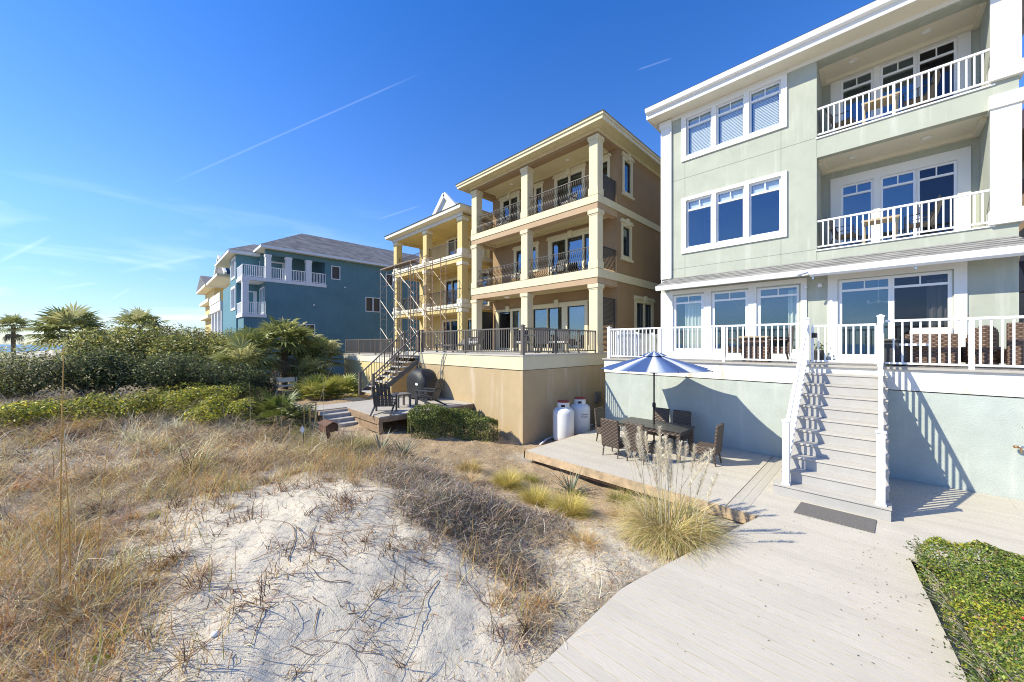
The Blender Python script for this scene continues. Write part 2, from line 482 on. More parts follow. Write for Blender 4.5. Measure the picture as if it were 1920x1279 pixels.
class MB:
    def __init__(s):
        s.v = []
        s.f = []

    def quad(s, a, b, c, d):
        n = len(s.v)
        s.v += [tuple(a), tuple(b), tuple(c), tuple(d)]
        s.f.append((n, n + 1, n + 2, n + 3))
        return s

    def box(s, x0, x1, y0, y1, z0, z1):
        x0, x1 = min(x0, x1), max(x0, x1)
        y0, y1 = min(y0, y1), max(y0, y1)
        z0, z1 = min(z0, z1), max(z0, z1)
        n = len(s.v)
        s.v += [(x0, y0, z0), (x1, y0, z0), (x1, y1, z0), (x0, y1, z0), (x0, y0, z1), (x1, y0, z1), (x1, y1, z1), (x0, y1, z1)]
        for q in ((0, 3, 2, 1), (4, 5, 6, 7), (0, 1, 5, 4), (1, 2, 6, 5), (2, 3, 7, 6), (3, 0, 4, 7)):
            s.f.append(tuple(n + i for i in q))
        return s

    def prism(s, pts, z0, z1):
        """pts: ccw polygon in xy"""
        n = len(s.v)
        k = len(pts)
        s.v += [(x, y, z0) for x, y in pts] + [(x, y, z1) for x, y in pts]
        s.f.append(tuple(n + i for i in reversed(range(k))))
        s.f.append(tuple(n + k + i for i in range(k)))
        for i in range(k):
            j = (i + 1) % k
            s.f.append((n + i, n + j, n + k + j, n + k + i))
        return s

    def extr(s, prof, a0, a1, axis):
        """profile polygon swept along an axis; axis 'y': prof=(x,z); axis 'x': prof=(y,z)"""
        n = len(s.v)
        k = len(prof)
        for a in (a0, a1):
            for p, q in prof:
                s.v.append((p, a, q) if axis == 'y' else (a, p, q))
        s.f.append(tuple(n + i for i in range(k)))
        s.f.append(tuple(n + k + i for i in reversed(range(k))))
        for i in range(k):
            j = (i + 1) % k
            s.f.append((n + i, n + k + i, n + k + j, n + j))
        return s

    def bar(s, p, q, w, h=None, up=(0, 0, 1)):
        """rectangular bar from p to q"""
        h = h or w
        p, q = Vector(p), Vector(q)
        d = (q - p).normalized()
        u = Vector(up)
        if abs(d.dot(u)) > .99:
            u = Vector((1, 0, 0))
        sd = d.cross(u).normalized() * (w / 2)
        u2 = sd.cross(d).normalized() * (h / 2)
        n = len(s.v)
        for c in (p, q):
            s.v += [tuple(c - sd - u2), tuple(c + sd - u2), tuple(c + sd + u2), tuple(c - sd + u2)]
        for f in ((0, 1, 2, 3), (7, 6, 5, 4), (0, 4, 5, 1), (1, 5, 6, 2), (2, 6, 7, 3), (3, 7, 4, 0)):
            s.f.append(tuple(n + i for i in f))
        return s

    def tube(s, pts, r, k=6, caps=True):
        pts = [Vector(p) for p in pts]
        rs = r if isinstance(r, (list, tuple)) else [r] * len(pts)
        n = len(s.v)
        for i, p in enumerate(pts):
            d = (pts[min(i + 1, len(pts) - 1)] - pts[max(i - 1, 0)]).normalized()
            u = Vector((0, 0, 1)) if abs(d.z) < .9 else Vector((1, 0, 0))
            a = d.cross(u).normalized()
            b = a.cross(d)
            for j in range(k):
                t = 2 * math.pi * j / k
                s.v.append(tuple(p + (a * math.cos(t) + b * math.sin(t)) * rs[i]))
        for i in range(len(pts) - 1):
            for j in range(k):
                j2 = (j + 1) % k
                s.f.append((n + i * k + j, n + i * k + j2, n + (i + 1) * k + j2, n + (i + 1) * k + j))
        if caps:
            s.f.append(tuple(n + j for j in reversed(range(k))))
            e = n + (len(pts) - 1) * k
            s.f.append(tuple(e + j for j in range(k)))
        return s

    def lathe(s, prof, c=(0, 0, 0), k=24):
        """prof: list of (r, z)"""
        n = len(s.v)
        for r, z in prof:
            for j in range(k):
                t = 2 * math.pi * j / k
                s.v.append((c[0] + r * math.cos(t), c[1] + r * math.sin(t), c[2] + z))
        for i in range(len(prof) - 1):
            for j in range(k):
                j2 = (j + 1) % k
                s.f.append((n + i * k + j, n + i * k + j2, n + (i + 1) * k + j2, n + (i + 1) * k + j))
        s.f.append(tuple(n + j for j in reversed(range(k))))
        e = n + (len(prof) - 1) * k
        s.f.append(tuple(e + j for j in range(k)))
        return s

    def build(s, name, m, parent=None, smooth=False, bevel=0, kind=None, subd=0):
        me = bpy.data.meshes.new(name)
        off = ORG.get(parent, Vector((0, 0, 0))) if parent else Vector((0, 0, 0))
        me.from_pydata([(x - off.x, y - off.y, z - off.z) for x, y, z in s.v], [], s.f)
        me.update()
        o = bpy.data.objects.new(name, me)
        COL.objects.link(o)
        me.materials.append(m)
        if smooth:
            for p in me.polygons:
                p.use_smooth = True
        if bevel:
            bm = o.modifiers.new('bevel', 'BEVEL')
            bm.width = bevel
            bm.segments = 2
            bm.limit_method = 'ANGLE'
        if subd:
            sm = o.modifiers.new('subd', 'SUBSURF')
            sm.levels = subd
            sm.render_levels = subd
        if parent:
            o.parent = parent
            ORG[o] = off
        if kind:
            o['kind'] = kind
        return o

def tag(o, label=None, cat=None, group=None, kind=None):
    if label:
        o['label'] = label
    if cat:
        o['category'] = cat
    if group:
        o['group'] = group
    if kind:
        o['kind'] = kind
    return o

def thing(name, label, cat, loc=(0, 0, 0), group=None):
    o = bpy.data.objects.new(name, None)
    COL.objects.link(o)
    o.location = loc
    o.empty_display_size = .2
    ORG[o] = Vector(loc)
    return tag(o, label, cat, group)

def dup(root, loc, rz=0, label=None, group=None):
    r = root.copy()
    COL.objects.link(r)
    r.location = loc
    r.rotation_euler = (0, 0, rz)
    if label:
        r['label'] = label
    if group:
        r['group'] = group
    for ch in list(root.children):
        c = ch.copy()
        COL.objects.link(c)
        c.parent = r
        for g in list(ch.children):
            d = g.copy()
            COL.objects.link(d)
            d.parent = c
    return r

def np_obj(name, V, F, C, m, parent=None, smooth=False):
    me = bpy.data.meshes.new(name)
    off = ORG.get(parent, Vector((0, 0, 0))) if parent else Vector((0, 0, 0))
    V = np.asarray(V, dtype=np.float32) - np.array(off[:], dtype=np.float32)
    F = np.asarray(F, dtype=np.int32)
    k = F.shape[1]
    me.vertices.add(len(V))
    me.vertices.foreach_set('co', V.ravel())
    me.loops.add(F.size)
    me.loops.foreach_set('vertex_index', F.ravel())
    me.polygons.add(len(F))
    me.polygons.foreach_set('loop_start', np.arange(0, F.size, k, dtype=np.int32))
    me.polygons.foreach_set('loop_total', np.full(len(F), k, dtype=np.int32))
    if smooth:
        me.polygons.foreach_set('use_smooth', np.ones(len(F), dtype=bool))
    me.update(calc_edges=True)
    if C is not None:
        a = me.attributes.new('col', 'FLOAT_COLOR', 'POINT')
        cc = np.ones((len(V), 4), dtype=np.float32)
        cc[:, :3] = C
        a.data.foreach_set('color', cc.ravel())
    me.materials.append(m)
    o = bpy.data.objects.new(name, me)
    COL.objects.link(o)
    if parent:
        o.parent = parent
        ORG[o] = off
    return o

def wall_holes(mb, mapf, a0, a1, z0, z1, holes, th):
    """a wall sheet of thickness th with rectangular openings; mapf(a, d, z) -> xyz, d grows inwards"""
    A = sorted({a0, a1, *[h[0] for h in holes], *[h[1] for h in holes]})
    Z = sorted({z0, z1, *[h[2] for h in holes], *[h[3] for h in holes]})
    def filled(i, j):
        if i < 0 or j < 0 or i >= len(A) - 1 or j >= len(Z) - 1:
            return False
        ca, cz = (A[i] + A[i + 1]) / 2, (Z[j] + Z[j + 1]) / 2
        return not any(h[0] < ca < h[1] and h[2] < cz < h[3] for h in holes)
    for i in range(len(A) - 1):
        for j in range(len(Z) - 1):
            if not filled(i, j):
                continue
            p, q, u, w = A[i], A[i + 1], Z[j], Z[j + 1]
            mb.quad(mapf(p, 0, u), mapf(p, 0, w), mapf(q, 0, w), mapf(q, 0, u))
            mb.quad(mapf(p, th, u), mapf(q, th, u), mapf(q, th, w), mapf(p, th, w))
            if not filled(i - 1, j):
                mb.quad(mapf(p, 0, u), mapf(p, th, u), mapf(p, th, w), mapf(p, 0, w))
            if not filled(i + 1, j):
                mb.quad(mapf(q, 0, u), mapf(q, 0, w), mapf(q, th, w), mapf(q, th, u))
            if not filled(i, j - 1):
                mb.quad(mapf(p, 0, u), mapf(q, 0, u), mapf(q, th, u), mapf(p, th, u))
            if not filled(i, j + 1):
                mb.quad(mapf(p, 0, w), mapf(p, th, w), mapf(q, th, w), mapf(q, 0, w))
    return mb

def FX(x):
    return lambda a, d, z: (x + d, a, z)

def FY(y):
    return lambda a, d, z: (a, y + d, z)

def mbox(mb, mf, a0, a1, d0, d1, z0, z1):
    p, q = mf(a0, d0, z0), mf(a1, d1, z1)
    return mb.box(p[0], q[0], p[1], q[1], p[2], q[2])

def window(parent, mf, outer, panes, trim, frame, transom=None, trimproud=.05, name='window', glass='glass',
           blind=False, muntin=True, fw=.05, depth=.06, head=0, keystone=False, sill=False, frame_mat=None):
    """outer: trim rectangle (a0,a1,z0,z1); panes: list of (a0,a1,z0,z1).
    the window is the trim surround; its sash, panes and blinds are children"""
    a0, a1, z0, z1 = outer
    mb = MB()
    def ext(p):
        lo, hi = p[0] - fw, p[1] + fw
        for q in panes:
            if q is p:
                continue
            if q[1] <= p[0]:
                lo = max(lo, (q[1] + p[0]) / 2)
            else:
                hi = min(hi, (q[0] + p[1]) / 2)
        return lo, hi
    holes = [(*ext(p), p[2] - fw, p[3] + fw) for p in panes]
    wall_holes(mb, lambda a, d, z: mf(a, d - trimproud, z), a0, a1, z0, z1, holes, trimproud + .03)
    if head:
        mbox(mb, mf, a0 - .08, a1 + .08, -trimproud - .05, .0, z1 + .001, z1 + head * .45)
        mbox(mb, mf, a0 - .04, a1 + .04, -trimproud - .025, .0, z1 + head * .45, z1 + head)
    if keystone:
        c = (a0 + a1) / 2
        mbox(mb, mf, c - .12, c + .12, -trimproud - .09, -trimproud + .0, z1 - .12, z1 + .2)
    if sill:
        mbox(mb, mf, a0 - .05, a1 + .05, -trimproud - .06, 0, z0 - .1, z0 - .001)
    w = mb.build(name, M[trim], parent)
    sb = MB()
    for p in panes:
        wall_holes(sb, lambda a, d, z: mf(a, d + depth - .03, z), ext(p)[0] + .001, ext(p)[1] - .001, p[2] - fw + .001, p[3] + fw - .001, [p], .06)
        if transom:
            mbox(sb, mf, p[0] - .002, p[1] + .002, depth - .035, depth + .035, transom - .03, transom + .03)
            if muntin:
                c = (p[0] + p[1]) / 2
                mbox(sb, mf, c - .013, c + .013, depth - .025, depth + .025, transom + .03, p[3] + .002)
    sb.build('sash', M[frame], w)
    for i, p in enumerate(panes):
        g = MB()
        mbox(g, mf, p[0] - .002, p[1] + .002, depth - .005, depth + .005, p[2] - .002, p[3] + .002)
        gm = glass[i] if isinstance(glass, (list, tuple)) else glass
        g.build('pane', M[gm], w)
        if blind:
            bb = MB()
            z = p[3] - .02
            while z > p[2] + .02:
                q0, q1 = mf(p[0] + .03, depth + .07, z), mf(p[1] - .03, depth + .105, z - .012)
                n = len(bb.v)
                a, b = mf(p[0] + .03, depth + .07, z - .046), mf(p[1] - .03, depth + .07, z - .046)
                c, d = mf(p[1] - .03, depth + .085, z), mf(p[0] + .03, depth + .085, z)
                bb.quad(a, b, c, d)
                z -= .048
            mbox(bb, mf, p[0] + .02, p[1] - .02, depth + .06, depth + .12, p[3] - .08, p[3] - .0)
            bb.build('blind', M['blind'], w)
    return w

def curtain(parent, mf, a0, a1, z0, z1, d):
    mb = MB()
    n = max(8, int((a1 - a0) / .018))
    pr = []
    for i in range(n + 1):
        a = a0 + (a1 - a0) * i / n
        dd = d + .035 * math.sin(i * .95) + .012 * math.sin(i * 2.3 + 1)
        pr.append((a, dd))
    for (a, e), (b, g) in zip(pr[:-1], pr[1:]):
        mb.quad(mf(a, e, z0), mf(b, g, z0), mf(b, g, z1), mf(a, e, z1))
    return mb.build('curtain', M['curtain'], parent, smooth=True)

_bal = {}
def baluster_obj(parent, base, h, w, m, name='baluster'):
    key = (round(h, 3), w, m, name)
    if key not in _bal:
        me = bpy.data.meshes.new(name)
        x = w / 2
        me.from_pydata([(-x, -x, 0), (x, -x, 0), (x, x, 0), (-x, x, 0), (-x, -x, h), (x, -x, h), (x, x, h), (-x, x, h)], [],
                       [(0, 3, 2, 1), (4, 5, 6, 7), (0, 1, 5, 4), (1, 2, 6, 5), (2, 3, 7, 6), (3, 0, 4, 7)])
        me.materials.append(M[m])
        _bal[key] = me
    o = bpy.data.objects.new(name, _bal[key])
    COL.objects.link(o)
    o.parent = parent
    o.location = Vector(base) - ORG[parent]
    return o

def rail_run(parent, p, q, zb, zt, m, spacing, bw=.03, rw=.055, rh=.05, skip_ends=True, bars_mesh=False):
    """straight level railing between two xy points"""
    p, q = Vector((p[0], p[1], 0)), Vector((q[0], q[1], 0))
    L = (q - p).length
    mb = MB()
    mb.bar((p.x, p.y, zt - rh / 2), (q.x, q.y, zt - rh / 2), rw, rh)
    r1 = mb.build('top_rail', M[m], parent)
    mb = MB()
    mb.bar((p.x, p.y, zb + .02), (q.x, q.y, zb + .02), rw * .7, .04)
    mb.build('bottom_rail', M[m], parent)
    n = max(1, round(L / spacing))
    mb = MB()
    for i in range(1, n):
        c = p.lerp(q, i / n)
        if bars_mesh:
            mb.box(c.x - bw / 2, c.x + bw / 2, c.y - bw / 2, c.y + bw / 2, zb + .04, zt - rh)
        else:
            baluster_obj(parent, (c.x, c.y, zb + .04), zt - rh - zb - .04, bw, m)
    if bars_mesh:
        mb.build('balusters', M[m], parent)

def post(parent, x, y, z0, z1, w, m, cap=True, name='post'):
    mb = MB().box(x - w / 2, x + w / 2, y - w / 2, y + w / 2, z0, z1)
    o = mb.build(name, M[m], parent)
    if cap:
        e = w / 2 + .015
        c = MB().box(x - e, x + e, y - e, y + e, z1, z1 + .025)
        n = len(c.v)
        c.v += [(x - e + .01, y - e + .01, z1 + .025), (x + e - .01, y - e + .01, z1 + .025), (x + e - .01, y + e - .01, z1 + .025), (x - e + .01, y + e - .01, z1 + .025), (x, y, z1 + .06)]
        c.f += [(n, n + 1, n + 4), (n + 1, n + 2, n + 4), (n + 2, n + 3, n + 4), (n + 3, n, n + 4)]
        c.build('post_cap', M[m], o)
    return o

# ---------------------------------------------------------------- terrain
CP = np.array([
    (8.4, 7.9, -.3), (7.6, 7.4, -.3), (9.5, 7.4, -.3), (12, 7.4, -.3), (7.2, 5, -.36), (7.2, 3, -.33), (7.1, 1.7, -.14), (6.2, 1.9, -.14),
    (5, 2.2, -.12), (4.3, 2.3, -.1), (3.2, 2.3, -.09), (2.2, 2.3, -.08), (1, 2.4, -.05), (0, 2.5, 0), (-1.5, 2.6, .05),
    (2.7, 5.9, .55), (2.0, 5.2, .6), (1.5, 4.5, .55), (1.0, 3.8, .4), (2.7, 4.4, .42), (2.2, 3.2, .17), (3.25, 3.2, .0), (3.45, 4.3, .08),
    (3.9, 5.2, .12), (4.6, 4.2, -.02), (5.4, 4.6, -.17), (5.5, 5.8, -.12), (4.4, 6.2, .13), (3.5, 7.2, .33), (4.1, 8, .24), (5.2, 7.5, .02),
    (6.5, 6.5, -.25), (6.5, 4.5, -.32), (5.8, 2.9, -.2), (0, 4, .42), (-1, 5, .5), (.5, 6, .6), (-.5, 7.5, .62), (1.5, 7.5, .48),
    (2.5, 9, .4), (1, 10, .5), (-2, 10, .7), (3.2, 10.5, .3), (4.9, 10.2, .25), (4.5, 11.4, .3), (7.5, 10.2, .05), (8.2, 9, -.2),
    (3.5, 12.5, .38), (2, 13, .6), (0, 14, .85), (-3, 17, 1.05), (2, 18, .75), (5, 20, .4), (7, 17, .35), (8.4, 19, .3), (-5, 28, 1.05),
    (3, 28, .8), (0, 35, .9), (5, 33, .4), (12, 30, .2), (12, 12, -.3), (14, 0, -.3), (8, -2, -.3), (5, -1.5, -.35), (0, -2, -.2),
    (-8, 5, .3), (-15, 20, .2), (-15, 50, .2), (-12, 0, 0), (-28, 0, -.9), (-28, 30, -.9), (-28, 80, -.9), (0, 70, .8), (-40, -30, -1.2),
    (-45, 30, -1.6), (-45, 120, -1.6), (10, 80, .5), (40, 20, 0), (40, 80, 0), (20, -20, -.2), (40, -20, 0)])

def _rbf():
    d = np.linalg.norm(CP[:, None, :2] - CP[None, :, :2], axis=2)
    n = len(CP)
    A = np.zeros((n + 1, n + 1))
    A[:n, :n] = -np.sqrt(d * d + .04)
    A[:n, n] = 1
    A[n, :n] = 1
    return np.linalg.solve(A, np.append(CP[:, 2], 0))
RBW = _rbf()

def vnoise(x, y, s, seed=0):
    x = np.asarray(x) * s
    y = np.asarray(y) * s
    xi, yi = np.floor(x).astype(np.int64), np.floor(y).astype(np.int64)
    fx, fy = x - xi, y - yi
    fx, fy = fx * fx * (3 - 2 * fx), fy * fy * (3 - 2 * fy)
    def h(a, b):
        n = (a * 374761393 + b * 668265263 + seed * 974634777) & 0x7fffffff
        n = ((n ^ (n >> 13)) * 1274126177) & 0x7fffffff
        return ((n ^ (n >> 16)) & 0xffff) / 65535.
    return (h(xi, yi) * (1 - fx) + h(xi + 1, yi) * fx) * (1 - fy) + (h(xi, yi + 1) * (1 - fx) + h(xi + 1, yi + 1) * fx) * fy

def tz(x, y):
    x = np.atleast_1d(np.asarray(x, float))
    y = np.atleast_1d(np.asarray(y, float))
    z = np.full(x.shape, RBW[-1])
    for (cx, cy, _), w in zip(CP, RBW[:-1]):
        z += w * -np.sqrt((x - cx) ** 2 + (y - cy) ** 2 + .04)
    z += (vnoise(x, y, 1.3, 1) - .5) * .10 + (vnoise(x, y, 3.7, 2) - .5) * .06 + (vnoise(x, y, 11, 3) - .5) * .014
    u = np.where(x < 4.2, 2.15, np.interp(x, [4.2, 7.3], [2.15, 1.42]))
    under = ((y < u + .06) & (y > -.7) & (x < 7.5)) | ((x > 7.2) & (y < 6.95) & (x < 12)) | ((x > 11.4) & (y < 7))
    z = np.where(under, np.minimum(z, -.22), z)
    far = np.clip((-x - 28) / 30, 0, 1)
    z = z * (1 - far) + far * -2.0
    return z

def tz1(x, y):
    return float(tz([x], [y])[0])

def inpoly(x, y, poly):
    x = np.asarray(x)
    y = np.asarray(y)
    c = np.zeros(x.shape, bool)
    n = len(poly)
    for i in range(n):
        x0, y0 = poly[i]
        x1, y1 = poly[(i + 1) % n]
        t = ((y0 > y) != (y1 > y)) & (x < (x1 - x0) * (y - y0) / (y1 - y0 + 1e-12) + x0)
        c ^= t
    return c

BARE = [(.45, 3.35), (.25, 4.3), (.15, 5.6), (.6, 6.5), (1.8, 6.85), (3.0, 5.7), (2.95, 4.6), (2.75, 3.5), (2.05, 2.4), (1.0, 2.7)]

def polydist(x, y, poly):
    """signed distance-like: negative inside"""
    x = np.asarray(x, float)
    y = np.asarray(y, float)
    d = np.full(x.shape, 1e9)
    n = len(poly)
    for i in range(n):
        ax, ay = poly[i]
        bx, by = poly[(i + 1) % n]
        t = np.clip(((x - ax) * (bx - ax) + (y - ay) * (by - ay)) / ((bx - ax) ** 2 + (by - ay) ** 2), 0, 1)
        d = np.minimum(d, np.hypot(x - ax - t * (bx - ax), y - ay - t * (by - ay)))
    return np.where(inpoly(x, y, poly), -d, d)

def build_ground():
    def axis(lo, a, b, hi, fine):
        mid = list(np.arange(a, b, fine))
        up, st, v = [], fine, b
        while v < hi:
            up.append(v)
            st *= 1.09
            v += st
        up.append(hi)
        dn, st, v = [], fine, a - fine
        while v > lo:
            dn.append(v)
            st *= 1.09
            v -= st
        dn.append(lo)
        return np.array(dn[::-1] + mid + up)
    xs = axis(-160, -1.2, 7.4, 220, .035)
    ys = axis(-160, 2.0, 11.0, 420, .035)
    X, Y = np.meshgrid(xs, ys, indexing='ij')
    Zv = tz(X.ravel(), Y.ravel())
    nx, ny = X.shape
    V = np.column_stack([X.ravel(), Y.ravel(), Zv])
    i, j = np.meshgrid(np.arange(nx - 1), np.arange(ny - 1), indexing='ij')
    a = (i * ny + j).ravel()
    F = np.column_stack([a, a + ny, a + ny + 1, a + 1])
    x, y = X.ravel(), Y.ravel()
    # r: pine-straw / mulch, g: leaf litter under plants, b: grey gravel
    straw = np.clip((x - 3.6 + (vnoise(x, y, .9, 5) - .5) * 1.2) / 1.2, 0, 1) * np.clip((y - 3.3 + (x - 5) * .3 + (vnoise(x, y, 1.1, 6) - .5)) / 1.0, 0, 1)
    straw *= np.clip((22 - y) / 3, 0, 1)
    bd = polydist(x, y, BARE)
    lit = np.clip(bd / 1.2, 0, 1) * np.clip(.25 + 1.1 * (vnoise(x, y, 2.2, 8) - .25), 0, 1)
    lit = np.maximum(lit, np.clip((y - 8) / 2, 0, 1) * .8 + np.clip((y - 12) / 3, 0, 1))
    lit = np.maximum(lit, .9 * np.exp(-((x + .6) ** 2 / .5 + (y - 4.8) ** 2 / .8)))
    lit = np.where(x < -25, 0, lit)
    grav = np.clip(1 - np.hypot(x - 7.6, y - 7.15) / .7, 0, 1)
    C = np.column_stack([straw, lit, grav])
    m = bpy.data.materials.new('sand_and_litter')
    m.use_nodes = True
    t = m.node_tree
    b = t.nodes['Principled BSDF']
    b.inputs['Roughness'].default_value = .95
    b.inputs['Specular IOR Level'].default_value = .15
    at = N(t, 'ShaderNodeAttribute', attribute_name='col')
    sp = N(t, 'ShaderNodeSeparateColor')
    t.links.new(at.outputs['Color'], sp.inputs[0])
    tc = N(t, 'ShaderNodeTexCoord')
    def noise(s, d=6, r=.6):
        n = N(t, 'ShaderNodeTexNoise')
        n.inputs['Scale'].default_value = s
        n.inputs['Detail'].default_value = d
        n.inputs['Roughness'].default_value = r
        t.links.new(tc.outputs['Object'], n.inputs['Vector'])
        return n.outputs[0]
    def ramp(s, p0, c0, p1, c1):
        r = N(t, 'ShaderNodeValToRGB')
        r.color_ramp.elements[0].position = p0
        r.color_ramp.elements[1].position = p1
        r.color_ramp.elements[0].color = (*c0, 1)
        r.color_ramp.elements[1].color = (*c1, 1)
        t.links.new(s, r.inputs[0])
        return r.outputs[0]
    def mixc(f, a, b_):
        n = N(t, 'ShaderNodeMix', data_type='RGBA')
        for s, i in ((f, 0), (a, 6), (b_, 7)):
            t.links.new(s, n.inputs[i])
        return n.outputs[2]
    n1, n2, n3 = noise(2.2), noise(38, 8, .7), noise(9, 8, .7)
    sand = mixc(ramp(n1, .3, (0, 0, 0), .7, (1, 1, 1)), ramp(n2, .3, (.52, .455, .355), .7, (.68, .61, .495)), ramp(n2, .3, (.58, .51, .40), .7, (.70, .63, .515)))
    strawc = ramp(n2, .32, (.20, .125, .07), .68, (.56, .42, .26))
    litc = ramp(n2, .35, (.12, .09, .062), .66, (.40, .32, .225))
    gravc = ramp(n2, .38, (.22, .21, .2), .6, (.58, .57, .54))
    fs = math_(t, 'MULTIPLY', sp.outputs[0], math_(t, 'ADD', math_(t, 'MULTIPLY', n3, 1.4), .15), clamp=True)
    fl = math_(t, 'MULTIPLY', sp.outputs[1], math_(t, 'MULTIPLY', math_(t, 'SUBTRACT', n3, .25), 2.6), clamp=True)
    fg = math_(t, 'MULTIPLY', sp.outputs[2], math_(t, 'ADD', n3, .4), clamp=True)
    col = mixc(fl, sand, litc)
    col = mixc(fs, col, strawc)
    col = mixc(fg, col, gravc)
    t.links.new(col, b.inputs['Base Color'])
    bp = N(t, 'ShaderNodeBump')
    bp.inputs['Strength'].default_value = .9
    bp.inputs['Distance'].default_value = .03
    n4 = noise(120, 3, .6)
    t.links.new(math_(t, 'ADD', math_(t, 'ADD', math_(t, 'MULTIPLY', n2, .22), math_(t, 'MULTIPLY', n4, .20)), math_(t, 'MULTIPLY', n3, .8)), bp.inputs['Height'])
    t.links.new(bp.outputs[0], b.inputs['Normal'])
    o = np_obj('ground', V, F, C, m, smooth=True)
    o['kind'] = 'structure'
build_ground()

sea_m = bpy.data.materials.new('sea_water')
sea_m.use_nodes = True
_b = sea_m.node_tree.nodes['Principled BSDF']
_b.inputs['Base Color'].default_value = (.05, .11, .14, 1)
_b.inputs['Roughness'].default_value = .25
_n = N(sea_m.node_tree, 'ShaderNodeTexNoise')
_n.inputs['Scale'].default_value = .5
_n.inputs['Detail'].default_value = 6
_tc = N(sea_m.node_tree, 'ShaderNodeTexCoord')
sea_m.node_tree.links.new(_tc.outputs['Object'], _n.inputs['Vector'])
_bp = N(sea_m.node_tree, 'ShaderNodeBump')
_bp.inputs['Strength'].default_value = .5
_bp.inputs['Distance'].default_value = .4
sea_m.node_tree.links.new(_n.outputs[0], _bp.inputs['Height'])
sea_m.node_tree.links.new(_bp.outputs[0], _b.inputs['Normal'])
MB().quad((-5000, -5000, -1.55), (-48, -5000, -1.55), (-48, 5000, -1.55), (-5000, 5000, -1.55)).build('sea', sea_m, kind='structure')

# ---------------------------------------------------------------- boardwalk and patio deck (structure)
def edge_y(pts, x):
    return float(np.interp(x, [p[0] for p in pts], [p[1] for p in pts]))

def build_boards(name, x0, x1, top, bot, z, th, width=.145, gap=.011, m='deck', lines=()):
    mb = MB()
    n0, n1 = math.floor(x0 / width), math.ceil(x1 / width)
    for i in range(n0, n1):
        a, b = max(x0, i * width + gap / 2), min(x1, (i + 1) * width - gap / 2)
        if b - a < .02:
            continue
        cuts = sorted(c + random.choice((-.9, 0, .9)) for c in lines)
        ya, yb = edge_y(bot, a), edge_y(bot, b)
        ta, tb = edge_y(top, a), edge_y(top, b)
        prev = (ya, yb)
        for c in cuts:
            if prev[0] + .3 < c < min(ta, tb) - .3:
                mb.prism([(a, prev[0]), (b, prev[1]), (b, c - .0025), (a, c - .0025)], z - th, z)
                prev = (c + .0025, c + .0025)
        mb.prism([(a, prev[0]), (b, prev[1]), (b, tb), (a, ta)], z - th, z)
    return mb.build(name, M[m], kind='structure')

bw = build_boards('boardwalk', -6, 7.34, [(-6, 2.14), (3.99, 2.17), (4.31, 2.11), (6.83, 1.55), (7.26, 1.44), (7.4, 1.42)],
                  [(-6, -.56), (5.06, -.53), (7.36, -.28), (7.4, -.28)], 0, .028, lines=())
pd = build_boards('patio_deck', 7.345, 11.49, [(7, 6.8), (12, 6.8)], [(7, 1.96), (12, 1.96)], 0, .028, lines=(4.4,))
mbd = MB()
for i in range(2):
    mbd.box(7.345, 11.49, 1.645 + i * .152, 1.645 + i * .152 + .147, -.028, 0)
mbd.build('deck_border', M['deck_x'], kind='structure')
build_boards('deck_walk', 7.345, 11.49, [(7, 1.64), (12, 1.64)], [(7, -7), (12, -7)], 0, .028, lines=(-2.6,))
# understructure of the patio deck
ub = MB()
ub.box(7.30, 7.345, 1.43, 6.84, -.19, -.003)
ub.box(7.30, 11.45, 6.805, 6.845, -.19, -.003)
ub.build('deck_fascia', M['palewood'], kind='structure')
ub = MB()
ub.box(7.50, 7.56, 1.5, 6.7, -.33, -.29)
for y in (6.6, 5.3, 4.0, 2.7):
    ub.box(7.42, 7.52, y - .05, y + .05, -.6, -.19)
ub.build('deck_beam', M['wood'], kind='structure')

# ================================================================ sage green house
gh = thing('beach_house', 'sage green stucco house with white trim, two recessed balconies and a raised terrace', 'house', (13.6, 1.8, -.3))
GX = 13.6
G0, G1 = -2.16, 5.72
F1, F2, F3 = 2.43, 5.55, 8.75
w3 = [(4.07, 4.80), (3.12, 3.84), (2.16, 2.89)]
holes = [(1.28 - 3.06, 1.28, 5.55, 8.22), (-1.78, 1.28, 8.75, 10.97)]
holes += [(2.12, 4.85, 9.54, 10.89), (2.12, 4.85, 6.28, 7.98), (1.68, 5.34, 2.46, 4.64), (-1.22, .82, 2.46, 4.66)]
mb = MB()
wall_holes(mb, FX(GX), G0, G1, F1, 11.12, holes, .2)
mb.box(GX + .2, 25, G1 - .2, G1, -.3, 11.12)       # side walls
mb.box(GX + .2, 25, G0, G0 + .2, -.3, 11.12)
mb.box(24.8, 25, G0 + .2, G1 - .2, -.3, 11.12)
# recess back walls with the door openings, recess side walls
for f, top in ((F2, 8.3), (F3, 11.05)):
    wall_holes(mb, FX(15.0), -1.78, 1.28, f - .1, top, [(-1.45, .86, f + .02, f + 2.22)], .15)
    mb.box(GX + .2, 15.15, 1.28, 1.43, f - .1, top)
    mb.box(GX + .2, 15.0, -1.96, -1.78, f - .1, top)
mb.box(GX + .201, GX + .4, -1.78, 1.28, 10.97, 11.12)
mb.build('wall', M['green'], gh)
mb = MB()
mb.box(GX + .2, 15.0, -1.78, 1.28, F2 - .14, F2 - .002)
mb.box(GX + .2, 15.0, -1.78, 1.28, F3 - .14, F3 - .002)
mb.build('balcony_floor', M['riser'], gh)
for z, x0_ in ((8.26, GX + .2), (11.02, GX + .41)):
    mb = MB()
    mb.box(x0_, 15.0, -1.78, 1.28, z, z + .06)
    mb.box(14.86, 14.998, -1.778, 1.278, z - .10, z - .001)
    mb.box(GX + .41, 14.86, 1.16, 1.278, z - .10, z - .001)
    mb.box(GX + .41, 14.86, -1.778, -1.66, z - .10, z - .001)
    mb.build('balcony_ceiling', M['offwhite'], gh)
